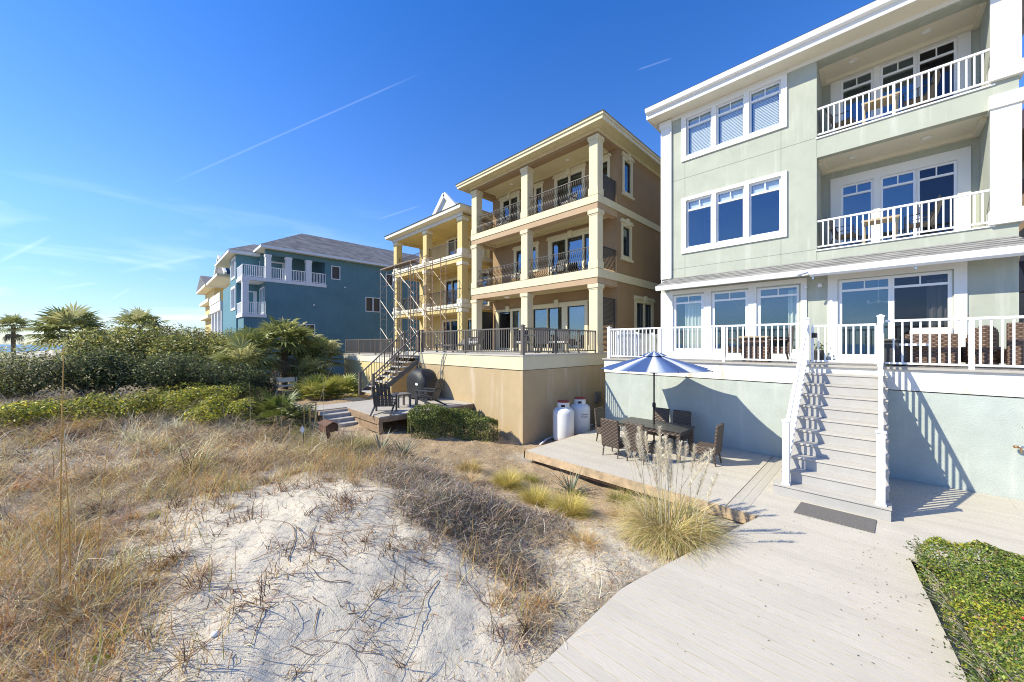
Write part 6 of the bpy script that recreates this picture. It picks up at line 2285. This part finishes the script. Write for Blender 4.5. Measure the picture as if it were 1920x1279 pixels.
# ================================================================ furniture and small things
def wicker_chair(label, m, group, arms=False):
    """faces +x"""
    t = thing('wicker_chair', label, 'chair', (0, 0, 0), group)
    MB().box(-.24, .24, -.25, .25, .24, .43).build('seat', M[m], t, bevel=.02)
    mb = MB().extr([(-.26, .25), (-.20, .25), (-.27, .98), (-.33, .97)], -.25, .25, 'y')
    mb.build('backrest', M[m], t, bevel=.02)
    for x, y in ((.2, .21), (.2, -.21), (-.21, .21), (-.21, -.21)):
        MB().tube([(x, y, .25), (x + (.02 if x > 0 else -.05), y, 0)], [.024, .017], 6).build('leg', M['wicker'], t)
    if arms:
        for y in (-.28, .28):
            MB().box(-.24, .22, y - .035, y + .035, .60, .65).box(.17, .22, y - .03, y + .03, .25, .60).build('armrest', M[m], t, bevel=.012)
    return t
WG = 'brown wicker dining chairs round the patio table'
wc0 = wicker_chair('brown wicker chair at the left end of the patio table, against the pale wall', 'wicker', WG)
wc0.location = (9.75, 5.72, 0)
wc0.rotation_euler = (0, 0, R(-90))
for (x, y, a, l) in [(8.72, 4.90, 0, 'left brown wicker chair of the two showing their backs in front of the patio table'),
                     (8.72, 4.22, 0, 'brown wicker chair behind the plumes, right one of the two showing their backs'),
                     (10.72, 4.66, 180, 'left dark wicker chair of the two on the wall side of the patio table'),
                     (10.72, 4.05, 180, 'right dark wicker chair of the two on the wall side of the patio table'),
                     (9.75, 3.0, 90, 'brown wicker chair turned sideways at the right end of the patio table')]:
    dup(wc0, (x, y, 0), R(a), l)
tb = thing('patio_table', 'dark slatted rectangular patio table under the umbrella', 'table', (9.73, 4.32, 0))
mb = MB()
for i in range(9):
    mb.box(9.24 + i * .11, 9.24 + i * .11 + .1, 3.42, 5.22, .715, .74)
mb.build('table_top', mat('dark_slats', (.05, .045, .042), .35, (7, .4)), tb)
MB().box(9.26, 10.2, 3.45, 3.5, .63, .714).box(9.26, 10.2, 5.14, 5.19, .63, .714).box(9.26, 9.31, 3.5, 5.14, .63, .714).box(10.15, 10.2, 3.5, 5.14, .63, .714).build('apron', M['wicker'], tb)
for x in (9.3, 10.16):
    for y in (3.5, 5.14):
        MB().box(x - .04, x + .04, y - .04, y + .04, 0, .63).build('leg', M['wicker'], tb)

# umbrella
um = thing('umbrella', 'blue and white striped market umbrella open over the patio table', 'umbrella', (9.73, 4.31, 0))
um_m = bpy.data.materials.new('striped_canvas')
um_m.use_nodes = True
def _um():
    t = um_m.node_tree
    b = t.nodes['Principled BSDF']
    b.inputs['Roughness'].default_value = .8
    tc = N(t, 'ShaderNodeTexCoord')
    sp = N(t, 'ShaderNodeSeparateXYZ')
    t.links.new(tc.outputs['Object'], sp.inputs[0])
    an = math_(t, 'ARCTAN2', sp.outputs[1], sp.outputs[0])
    u = math_(t, 'FRACT', math_(t, 'ADD', math_(t, 'MULTIPLY', an, 8 / (2 * math.pi)), 8.0))
    r = N(t, 'ShaderNodeValToRGB')
    e = r.color_ramp.elements
    e[0].position, e[0].color = 0, (.05, .10, .27, 1)
    e[1].position, e[1].color = 1, (.035, .08, .24, 1)
    for p, c in ((.34, (.05, .105, .28)), (.40, (.72, .74, .76)), (.58, (.66, .68, .72)), (.80, (.10, .17, .36))):
        x = e.new(p)
        x.color = (*c, 1)
    t.links.new(u, r.inputs[0])
    t.links.new(r.outputs[0], b.inputs['Base Color'])
    tr = N(t, 'ShaderNodeBsdfTranslucent')
    t.links.new(r.outputs[0], tr.inputs['Color'])
    mx = N(t, 'ShaderNodeMixShader')
    mx.inputs[0].default_value = .15
    t.links.new(b.outputs[0], mx.inputs[1])
    t.links.new(tr.outputs[0], mx.inputs[2])
    t.links.new(mx.outputs[0], t.nodes['Material Output'].inputs['Surface'])
_um()
def canopy(r0, z0, r1, z1, sag, th):
    mb = MB()
    nr, na = 6, 6
    for layer in (0, 1):
        ring = []
        for i in range(nr + 1):
            t = i / nr
            row = []
            for k in range(8):
                for j in range(na):
                    u = j / na
                    a0, a1 = k * math.pi / 4, (k + 1) * math.pi / 4
                    r = r0 + (r1 - r0) * t
                    p0 = Vector((math.cos(a0) * r, math.sin(a0) * r))
                    p1 = Vector((math.cos(a1) * r, math.sin(a1) * r))
                    p = p0.lerp(p1, u)
                    z = z0 + (z1 - z0) * (t ** .92) + .015 * math.sin(t * 3.14)
                    s = math.sin(u * math.pi)
                    z -= sag * s * t * .6
                    inw = 1 - .045 * s * t
                    row.append((9.73 + p.x * inw, 4.31 + p.y * inw, z - th * layer))
            ring.append(row)
        n = len(mb.v)
        m = len(ring[0])
        for row in ring:
            mb.v += row
        for i in range(nr):
            for j in range(m):
                j2 = (j + 1) % m
                f = (n + i * m + j, n + i * m + j2, n + (i + 1) * m + j2, n + (i + 1) * m + j)
                mb.f.append(f if layer else f[::-1])
    return mb
canopy(.16, 2.60, 1.45, 2.24, .03, .004).build('canopy', um_m, um, smooth=False)
canopy(.02, 2.70, .34, 2.59, .02, .004).build('vent', um_m, um)
mb = MB()
for k in range(8):
    a = k * math.pi / 4
    mb.tube([(9.73 + .05 * math.cos(a), 4.31 + .05 * math.sin(a), 2.60), (9.73 + 1.46 * math.cos(a), 4.31 + 1.46 * math.sin(a), 2.228)], .009, 5)
    mb.tube([(9.73 + .05 * math.cos(a), 4.31 + .05 * math.sin(a), 2.1), (9.73 + .7 * math.cos(a), 4.31 + .7 * math.sin(a), 2.41)], .007, 5)
mb.build('ribs', M['dark'], um)
MB().tube([(9.73, 4.31, .04), (9.73, 4.31, 2.70)], .021, 10).build('pole', M['dark'], um, smooth=True)
MB().lathe([(.02, 1.18), (.045, 1.2), (.045, 1.3), (.02, 1.33)], (9.73, 4.31, 0), 12).tube([(9.73, 4.31, 1.25), (9.66, 4.27, 1.25), (9.655, 4.27, 1.15)], .012, 6).build('crank', M['black'], um)
MB().lathe([(.26, 0), (.26, .05), (.06, .09), (.04, .3), (.025, .3)], (9.73, 4.31, 0), 24).build('base', M['charcoal'], um, smooth=False)

# propane tanks beside the brown wall
def tank(x, y, z, label, writing):
    t = thing('gas_tank', label, 'gas tank', (x, y, z), 'white gas tanks by the brown wall')
    r = .35
    MB().lathe([(.28, -.02), (.28, .03), (.30, .035), (r - .015, .09), (r, .18), (r, .92), (r - .02, 1.0), (r - .08, 1.07), (.17, 1.11), (.10, 1.12)], (x, y, z), 36).build('body', M['tank'], t, smooth=True)
    mb = MB()
    k = 28
    for i in range(k):
        a0, a1 = 2 * math.pi * i / k, 2 * math.pi * (i + 1) / k
        if 3.3 < a0 < 3.9 or .2 < a0 < .8:
            hs = ((1.08, 1.13), (1.21, 1.27))
        else:
            hs = ((1.08, 1.27),)
        for h0, h1 in hs:
            for rr, fl in ((.20, 0), (.19, 1)):
                p = (x + rr * math.cos(a0), y + rr * math.sin(a0))
                q = (x + rr * math.cos(a1), y + rr * math.sin(a1))
                vs = ((*p, z + h0), (*q, z + h0), (*q, z + h1), (*p, z + h1))
                mb.quad(*(vs if not fl else vs[::-1]))
    mb.build('collar', M['tank'], t, smooth=True)
    MB().lathe([(.185, 1.265), (.20, 1.27), (.20, 1.30), (.17, 1.32), (.0, 1.33)], (x, y, z), 28).build('cap', M['red'], t, smooth=True)
    MB().tube([(x, y, z + 1.1), (x, y, z + 1.2)], .04, 8).tube([(x, y, z + 1.17), (x + .1, y, z + 1.17)], .02, 6).build('valve', M['brass'], t)
    return t
tank(9.75, 7.36, -.28, 'white gas tank with red cap, nearer one in front of the other', False)
gt2 = tank(10.75, 7.40, -.28, 'white gas tank with red cap and small dark lettering, behind the other', True)
hz = MB().tube([(10.75, 7.4, .92), (11.0, 7.5, 1.02), (11.1, 7.58, .9), (11.12, 7.7, .4), (11.12, 7.8, -.25)], .013, 6).build('hose', M['red'], gt2, smooth=True)
# lettering on the far tank: dark script-like strokes following the curve
def curved_text(parent, x, y, r, z, a0, txt, size, m):
    c = bpy.data.curves.new('lettering', 'FONT')
    c.body = txt
    c.size = size
    c.extrude = .001
    o = bpy.data.objects.new('tmp_text', c)
    COL.objects.link(o)
    dg = bpy.context.evaluated_depsgraph_get()
    me = bpy.data.meshes.new_from_object(o.evaluated_get(dg))
    bpy.data.objects.remove(o)
    off = ORG[parent]
    for v in me.vertices:
        a = a0 + v.co.x / r
        rr = r + .002 + v.co.z
        v.co = Vector((x + rr * math.cos(a), y + rr * math.sin(a), z + v.co.y)) - off
    me.materials.clear()
    me.materials.append(m)
    q = bpy.data.objects.new('lettering', me)
    COL.objects.link(q)
    q.parent = parent
curved_text(gt2, 10.75, 7.40, .35, .48, math.radians(222), 'Suburban', .075, M['black'])
curved_text(gt2, 10.75, 7.40, .35, .40, math.radians(222), 'Propane', .075, M['black'])

sp_ = thing('service_post', 'dark metal service post with pale pipe in the gap between brown and green houses', 'post', (13.0, 7.55, -.3))
mb = MB().box(12.25, 12.32, 7.18, 7.25, -.3, .95).box(12.9, 12.97, 7.18, 7.25, -.3, .95).box(12.25, 12.97, 7.18, 7.25, .9, .97)
mb.build('frame', M['iron'], sp_)
MB().box(12.33, 12.89, 7.20, 7.22, -.25, .9).build('panel', M['yellow'], sp_)
pp = MB().tube([(8.75, 7.5, -.24), (9.4, 7.78, -.24), (10.4, 7.80, -.22), (12.2, 7.82, -.2)], .03, 8).build('drain_pipe', M['vinyl'], smooth=True)
tag(pp, 'white plastic pipe lying along the foot of the brown wall behind the tanks', 'pipe')
MB().box(12.6, 12.9, 7.86, 7.965, .6, 1.0).build('meter_box', M['steel'], sp_)

# mat, shower fittings, hose
dm = MB().prism([(7.90, .06), (8.50, .04), (8.50, 1.02), (7.90, 1.05)], .001, .014).build('door_mat', M['mat_'])
tag(dm, 'grey rectangular door mat at the foot of the white railed stairs', 'mat')
sh = thing('outdoor_shower', 'steel shower pipe and taps on the pale wall at the right edge', 'shower', (11.45, -1.9, 0))
MB().tube([(11.44, -1.93, 1.9), (11.44, -1.93, .95)], .016, 8).tube([(11.44, -1.93, 1.0), (11.40, -1.80, 1.0)], .02, 8).tube([(11.44, -1.93, 1.35), (11.40, -1.85, 1.37)], .014, 8).build('pipe', M['chrome'], sh, smooth=True)
MB().lathe([(.035, -.02), (.04, 0), (.035, .02)], (11.39, -1.78, 1.0), 12).tube([(11.40, -1.83, 1.0), (11.38, -1.84, .90)], .014, 6).build('tap', M['brass'], sh)
MB().tube([(11.45, -1.9, .42), (11.36, -1.89, .42), (11.33, -1.89, .36)], .016, 8).build('spout', M['brass'], sh, smooth=True)

ho = thing('garden_hose', 'grey hose looped over the terrace edge and hanging on the tan wall', 'hose', (8.4, 12.2, 1.6))
pts = [(8.42, 12.05, 2.6), (8.36, 12.1, 2.55), (8.36, 12.25, 2.25), (8.38, 12.42, 1.9), (8.40, 12.45, 1.6), (8.40, 12.35, 1.2), (8.40, 12.5, .9)]
MB().tube(pts, .016, 6).tube([(8.42, 12.2, 2.58), (8.36, 12.3, 2.3), (8.37, 12.4, 1.9), (8.39, 12.28, 1.5), (8.39, 12.3, 1.35)], .016, 6).tube([(8.38, 12.42, 1.9), (8.38, 12.6, 1.7), (8.39, 12.65, 1.2), (8.39, 12.72, .95), (8.39, 12.6, .85)], .013, 6).build('hose', M['hose'], ho, smooth=True)
MB().box(8.37, 8.45, 12.24, 12.34, 1.32, 1.5).build('nozzle', M['steel'], ho)

# Adirondack chairs (face +x in their own frame)
def adirondack(label, group):
    t = thing('adirondack_chair', label, 'chair', (0, 0, 0), group)
    mb = MB()
    for i in range(5):
        y = -.22 + i * .11
        h = (.86, .95, .98, .95, .86)[i]
        mb.extr([(-.20, .22), (-.18, .22), (-.42, h), (-.44, h)], y - .047, y + .047, 'y')
    mb.bar((-.33, -.30, .58), (-.33, .30, .58), .05, .03).bar((-.40, -.27, .80), (-.40, .27, .80), .03, .04)
    mb.build('backrest', M['charcoal'], t)
    mb = MB()
    for i in range(5):
        x = .33 - i * .115
        z = .37 - i * .032
        mb.box(x - .05, x + .05, -.27, .27, z - .02, z)
    mb.build('seat', M['charcoal'], t)
    for y in (-.31, .31):
        MB().extr([(.38, .58), (-.36, .56), (-.36, .535), (.38, .555)], y - .07, y + .07, 'y').build('armrest', M['charcoal'], t)
        MB().box(.27, .37, y - .02, y + .02, 0, .555).build('leg', M['charcoal'], t)
        MB().extr([(.32, .36), (.36, .28), (-.48, .0), (-.58, .0)], y * .93 - .018, y * .93 + .018, 'y').build('leg', M['charcoal'], t)
    return t
AG = 'charcoal adirondack chairs on the wooden deck'
ac = adirondack('left charcoal adirondack chair, its slatted back to the camera at the deck corner', AG)
ac.location = (5.32, 10.98, DZ)
ac.rotation_euler = (0, 0, R(52))
dup(ac, (7.0, 11.05, DZ), R(118), 'right charcoal adirondack chair by the covered grill, turned to the little table')
stb = thing('side_table', 'small grey slatted side table between the two adirondack chairs', 'table', (6.25, 11.65, DZ))
MB().box(5.98, 6.52, 11.38, 11.92, DZ + .42, DZ + .45).build('table_top', M['greywood'], stb)
for x in (6.03, 6.47):
    for y in (11.43, 11.87):
        MB().box(x - .03, x + .03, y - .03, y + .03, DZ, DZ + .42).build('leg', M['greywood'], stb)

gr = thing('grill', 'gas grill under a black fabric cover against the tan wall', 'grill', (7.75, 12.7, DZ))
mb = MB()
prof = []
nn = 16
for lay, (zz, sx, sy) in enumerate(((0.06, .40, .62), (.35, .42, .66), (.62, .43, .68), (.80, .42, .66), (.98, .40, .52), (1.10, .33, .40), (1.17, .20, .28), (1.19, .05, .1))):
    ring = []
    for k in range(nn * 2):
        a = 2 * math.pi * k / (nn * 2)
        ca, sa = math.cos(a), math.sin(a)
        e = .55
        px = math.copysign(abs(ca) ** e, ca) * sx * (1 + .03 * math.sin(5 * a + lay))
        py = math.copysign(abs(sa) ** e, sa) * sy * (1 + .03 * math.cos(7 * a + lay * .7))
        ring.append((7.75 + px, 12.75 + py, DZ + zz))
    prof.append(ring)
for r_ in prof:
    mb.v += r_
w_n = nn * 2
for i in range(len(prof) - 1):
    for j in range(w_n):
        j2 = (j + 1) % w_n
        mb.f.append((i * w_n + j, i * w_n + j2, (i + 1) * w_n + j2, (i + 1) * w_n + j))
mb.f.append(tuple((len(prof) - 1) * w_n + j for j in range(w_n)))
mb.build('cover', M['black'], gr, smooth=True)
MB().lathe([(.0, 0), (.07, 0), (.07, .006), (0, .006)], (0, 0, 0), 16)
lg = MB()
for k in range(20):
    a0, a1 = 2 * math.pi * k / 20, 2 * math.pi * (k + 1) / 20
    lg.quad((7.318, 12.45, DZ + .62), (7.318, 12.45 + .10 * math.cos(a0), DZ + .62 + .05 * math.sin(a0)), (7.318, 12.45 + .10 * math.cos(a1), DZ + .62 + .05 * math.sin(a1)), (7.318, 12.45, DZ + .62))
lg.build('badge', M['tank'], gr)
for x in (7.45, 8.05):
    for y in (12.25, 13.2):
        MB().tube([(x, y, DZ + .08), (x, y, DZ)], .035, 8).build('caster', M['black'], gr)
m2 = MB().box(5.5, 6.1, 13.9, 14.9, DZ + .001, DZ + .012).build('door_mat', M['dkmat'])
tag(m2, 'small dark mat on the wooden deck at the foot of the bronze railed staircase', 'mat')
sw = MB().box(8.36, 8.42, 14.0, 14.25, DZ, 2.0).build('stair_prop', M['greywood'], bs)

# rusty box on a post, tiki torches, diamond sign, bench, shell
rbx = thing('rusty_box', 'rusty metal box on a thin post in the grass in front of the steps', 'metal box', (3.25, 9.75, tz1(3.25, 9.75)))
zb = tz1(3.25, 9.75)
MB().extr([(3.10, zb + .42), (3.40, zb + .44), (3.40, zb + .60), (3.25, zb + .65), (3.10, zb + .59)], 9.46, 9.95, 'y').build('body', M['rust'], rbx, bevel=.012)
MB().extr([(3.08, zb + .595), (3.25, zb + .66), (3.43, zb + .605), (3.25, zb + .68)], 9.42, 10.0, 'y').build('lid', M['rust'], rbx)
MB().box(3.21, 3.29, 9.7, 9.78, zb - .2, zb + .43).build('post', M['rust'], rbx)
tk = thing('torch_stand', 'cluster of three bamboo torch poles with a black iron hook by the walkway edge', 'torch', (3.3, 11.9, tz1(3.3, 11.9)))
zb = tz1(3.3, 11.9)
for k, (dx, dy) in enumerate(((0, 0), (.13, -.1), (.24, -.24))):
    MB().tube([(3.3 + dx, 11.9 + dy, zb - .1), (3.3 + dx, 11.9 + dy, zb + .72)], .028, 8).build('pole', M['bamboo'], tk)
MB().tube([(3.28, 11.92, zb - .1), (3.28, 11.92, zb + .72), (3.33, 11.87, zb + .80), (3.45, 11.75, zb + .86), (3.56, 11.63, zb + .84)], .014, 6).tube([(3.55, 11.65, zb - .1), (3.55, 11.65, zb + .84)], .012, 6).build('hook', M['black'], tk)
sg = thing('marker_sign', 'small pale diamond marker sign on a thin rod in the grass', 'sign', (2.65, 9.6, tz1(2.65, 9.6)))
zb = tz1(2.65, 9.6)
MB().tube([(2.65, 9.6, zb - .1), (2.66, 9.6, zb + .95)], .008, 6).build('rod', M['iron'], sg)
c_ = Vector((2.63, 9.58, zb + .52))
u_ = Vector((.04, -.03, 0))
mb = MB()
for o_ in (0, .006):
    q = Vector((-.004, -.006, 0)).normalized() * o_
    v_ = [c_ + q - u_, c_ + q + Vector((0, 0, -.10)), c_ + q + u_, c_ + q + Vector((0, 0, .10))]
    mb.quad(*(v_ if o_ else v_[::-1]))
mb.build('plate', M['bluegrey'], sg)
bn = thing('bench', 'pale weathered garden bench under the palms behind the palmettos', 'bench', (4.75, 20.0, tz1(4.75, 20)))
zb = tz1(4.75, 20)
MB().box(4.3, 5.3, 19.8, 20.2, zb + .42, zb + .47).build('seat', M['ivory'], bn)
for x in (4.36, 5.24):
    MB().box(x - .04, x + .04, 19.84, 20.16, zb, zb + .42).build('leg', M['ivory'], bn)
MB().box(4.3, 5.3, 20.17, 20.22, zb + .6, zb + .82).box(4.34, 4.4, 20.17, 20.21, zb + .47, zb + .82).box(5.2, 5.26, 20.17, 20.21, zb + .47, zb + .82).build('backrest', M['ivory'], bn)
zb = tz1(.05, 4.05)
se = MB().lathe([(0, -.01), (.022, -.006), (.032, .008), (.027, .02), (.012, .028), (0, .03)], (.42, 3.95, tz1(.42, 3.95)), 14).build('shell', M['pebble'], smooth=True)
se.scale = (1, 1, 1)
tag(se, 'white shell lying on the sand at the lower left', 'shell')

# terrace of the green house: dining set and seating
TG2 = 'chestnut wicker dining chairs on the raised terrace'
u0 = wicker_chair('left chestnut wicker armchair of the dining set on the raised terrace', 'wicker_up', TG2, arms=True)
u0.location = (12.35, 3.05, 2.40)
u0.rotation_euler = (0, 0, R(-75))
dup(u0, (12.2, 1.95, 2.40), R(90), 'right chestnut wicker armchair of the dining set, beside the gate post')
dt = thing('terrace_table', 'brown wicker table between the two chestnut armchairs on the terrace', 'table', (12.4, 2.5, 2.4))
MB().box(12.0, 12.8, 2.15, 2.85, 3.08, 3.12).build('table_top', M['tan_top'], dt)
MB().box(12.08, 12.72, 2.23, 2.77, 2.40, 3.08).build('pedestal', M['wicker_up'], dt)
sofa = thing('sofa', 'brown wicker sofa with cream cushions on the terrace right of the gate', 'sofa', (12.3, -.9, 2.4))
MB().box(12.35, 13.1, -1.15, -.45, 2.5, 2.78).build('seat', M['wicker_up'], sofa, bevel=.02)
MB().box(12.2, 12.36, -1.2, -.4, 2.42, 3.12).build('backrest', M['wicker_up'], sofa, bevel=.02)
MB().box(12.22, 12.5, -1.12, -.48, 3.0, 3.26).build('cushion', M['cushion'], sofa, bevel=.06)
MB().box(12.4, 13.05, -1.1, -.5, 2.78, 2.92).build('cushion', M['cushion'], sofa, bevel=.04)
s2 = thing('round_chair', 'round backed wicker tub chair with patterned pillow on the terrace', 'chair', (12.5, -1.5, 2.4))
mb = MB()
k = 14
for i in range(k):
    a0, a1 = R(100 + 160 * i / k), R(100 + 160 * (i + 1) / k)
    h0 = 3.28 - .25 * abs((i - k / 2) / (k / 2)) ** 2
    p = lambda a, r: (12.55 + r * math.cos(a), -1.52 + r * .62 * math.sin(a))
    mb.prism([p(a0, .36), p(a0, .30), p(a1, .30), p(a1, .36)][::-1], 2.45, h0)
mb.build('backrest', M['wicker_up'], s2)
MB().lathe([(.28, .1), (.30, .15), (.30, .42), (.26, .44)], (12.6, -1.52, 2.4), 18).build('seat', M['wicker_up'], s2)
MB().box(12.42, 12.54, -1.68, -1.36, 2.86, 3.2).build('pillow', M['cushion'], s2, bevel=.05)
s3 = thing('wicker_armchair', 'tall backed brown wicker armchair at the right edge of the terrace', 'chair', (12.2, -2, 2.4))
MB().box(12.05, 12.17, -2.16, -1.78, 2.45, 3.32).build('backrest', M['wicker_up'], s3, bevel=.02)
MB().box(12.17, 12.75, -2.16, -1.78, 2.5, 2.8).build('seat', M['wicker_up'], s3, bevel=.02)
MB().box(12.18, 12.3, -2.1, -1.84, 2.95, 3.28).build('pillow', M['cushion'], s3, bevel=.04)
cab = thing('fire_table', 'dark square cabinet table with a pale tray right beside the gate', 'table', (12.3, -.15, 2.4))
MB().box(12.05, 12.65, -.42, .02, 2.42, 2.98).build('cabinet', M['charcoal'], cab, bevel=.01)
MB().box(12.0, 12.7, -.46, .05, 2.98, 3.02).build('table_top', M['greywood'], cab)
MB().box(11.95, 12.2, -.75, -.3, 2.86, 2.91).build('tray', M['vinyl'], cab)
pb = thing('flower_pot', 'small dark pot with a plant by the doors at the top of the stairs', 'pot', (13.2, 1.2, 2.4))
MB().lathe([(.11, 0), (.16, .28), (.16, .32), (.13, .32), (.12, .26), (0, .25)], (13.25, 1.2, 2.41), 16).build('pot', M['charcoal'], pb)
P_ = np.column_stack([13.25 + rng.normal(0, .08, 90), 1.2 + rng.normal(0, .08, 90), 2.8 + rng.normal(0, .07, 90)])
V, F, C = leaves(P_, np.tile((0, 0, 1.), (90, 1)), np.full(90, .07), np.full(90, .03), pick([(.06, .10, .03), (.10, .13, .04)], 90))
np_obj('foliage', V, F, C, M['leaf'], pb)

# balcony furniture
def sling_chair(label, group):
    t = thing('balcony_chair', label, 'chair', (0, 0, 0), group)
    for y in (-.27, .27):
        MB().tube([(.26, y, 0), (.25, y, .62), (-.1, y, .64), (-.28, y, .60)], .014, 6).tube([(-.30, y, 0), (-.16, y, .42), (-.34, y, 1.0)], .014, 6).tube([(.24, y, .42), (-.18, y, .40)], .014, 6).build('frame', M['dark'], t)
    MB().extr([(.25, .43), (-.17, .40), (-.33, .99), (-.345, .98), (-.19, .385), (.25, .415)], -.25, .25, 'y').build('sling', M['sling'], t)
    return t
BG = 'sling chairs on the green house balconies'
b0 = sling_chair('left sling chair on the lower balcony of the green house', BG)
b0.location = (14.1, .72, F2 + .0)
b0.rotation_euler = (0, 0, R(-100))
dup(b0, (14.1, -.75, F2), R(80), 'right sling chair on the lower balcony of the green house')
dup(b0, (14.15, .75, F3), R(-100), 'left sling chair on the top balcony of the green house')
dup(b0, (14.15, -.72, F3), R(80), 'right sling chair on the top balcony of the green house')
def bar_table(label, z):
    t = thing('balcony_table', label, 'table', (14.1, .05, z), 'tan tables on the green house balconies')
    MB().box(13.85, 14.35, -.36, .36, z + .66, z + .71).build('table_top', M['tan_top'], t)
    for x in (13.9, 14.3):
        for y in (-.31, .31):
            MB().box(x - .03, x + .03, y - .03, y + .03, z, z + .66).build('leg', M['tan_top'], t)
bar_table('tan square table on the lower balcony of the green house', F2)
bar_table('tan square table on the top balcony of the green house', F3)
# terrace and balcony furniture of the brown house
def patio_chair(label, group):
    t = thing('patio_chair', label, 'chair', (0, 0, 0), group)
    MB().box(-.25, .25, -.25, .25, .38, .46).build('cushion', M['cushion'], t, bevel=.02)
    MB().extr([(-.26, .35), (-.21, .35), (-.30, .95), (-.34, .95)], -.26, .26, 'y').build('backrest', M['charcoal'], t)
    for x in (-.23, .23):
        for y in (-.25, .25):
            MB().box(x - .018, x + .018, y - .018, y + .018, 0, .62 if x > 0 else .4).build('leg', M['charcoal'], t)
    MB().box(-.25, .25, -.28, -.23, .6, .635).box(-.25, .25, .23, .28, .6, .635).build('armrests', M['charcoal'], t)
    return t
PGp = 'charcoal patio chairs on the brown house terrace and balconies'
p0_ = patio_chair('charcoal patio chair nearest the terrace corner of the brown house', PGp)
p0_.location = (10.6, 8.9, 2.55)
p0_.rotation_euler = (0, 0, R(20))
for (x, y, z, a, l) in [(11.6, 8.9, 2.55, 200, 'charcoal patio chair between the terrace corner and the big right column'), (12.5, 9.6, 2.55, 150, 'charcoal patio chair in front of the right sliding door of the brown house'),
                        (10.9, 10.3, 2.55, -60, 'charcoal patio chair left of the terrace corner facing the doors'), (11.8, 11.2, 2.55, 60, 'charcoal patio chair beside the middle column on the terrace'),
                        (9.7, 11.9, 2.55, 120, 'charcoal patio chair near the front rail left of the middle post'), (13.9, 10.2, 9.0, 170, 'patio chair on the top balcony, right bay of the brown house'),
                        (13.9, 14.6, 9.0, 170, 'patio chair on the top balcony, left bay of the brown house'), (13.9, 10.9, 6.0, 170, 'patio chair on the middle balcony, right bay of the brown house'), (13.9, 13.5, 6.0, 170, 'patio chair on the middle balcony, left bay of the brown house')]:
    dup(p0_, (x, y, z), R(a), l)
pt = thing('patio_table', 'dark dining table among patio chairs on the brown house terrace', 'table', (11.1, 9.6, 2.55))
MB().box(10.6, 11.7, 9.2, 10.0, 3.22, 3.27).build('table_top', M['charcoal'], pt)
for x in (10.68, 11.62):
    for y in (9.28, 9.92):
        MB().box(x - .03, x + .03, y - .03, y + .03, 2.55, 3.22).build('leg', M['charcoal'], pt)
def lounger(label, x, y):
    t = thing('sun_lounger', label, 'sun lounger', (x, y, 2.55), 'brown loungers on the brown house terrace')
    MB().box(x - .9, x + .35, y - .3, y + .3, 2.82, 2.88).build('seat', M['greywood'], t)
    MB().extr([(x + .35, 2.82), (x + .35, 2.88), (x + .85, 3.22), (x + .88, 3.17)], y - .3, y + .3, 'y').build('backrest', M['greywood'], t)
    for xx in (x - .8, x + .3):
        for yy in (y - .26, y + .26):
            MB().box(xx - .03, xx + .03, yy - .03, yy + .03, 2.55, 2.82).build('leg', M['greywood'], t)
lounger('brown lounger on the terrace left of the middle column, nearer the rail', 9.8, 12.7)
lounger('brown lounger on the terrace beside its twin, closer to the stairs', 9.9, 13.5)

# specks of leaf litter on the boards
n = 170
x = np.concatenate([rng.uniform(2.4, 11.2, 70), rng.uniform(5.0, 7.4, 60), rng.uniform(7.4, 8.6, 40)])
y = np.concatenate([rng.uniform(-.2, 1.5, 70), rng.uniform(-.5, .3, 60), rng.uniform(2, 6.5, 40)])
V, F, C = leaves(np.column_stack([x, y, np.full(n, .006)]), np.tile((0, 0, 1.), (n, 1)), rng.uniform(.012, .035, n), rng.uniform(.006, .014, n), pick([(.16, .11, .06), (.10, .10, .04), (.24, .17, .09)], n), .15)
tag(np_obj('fallen_leaves', V, F, C, M['leaf']), 'tiny dry leaf specks scattered over the boardwalk and deck', 'litter', kind='stuff')
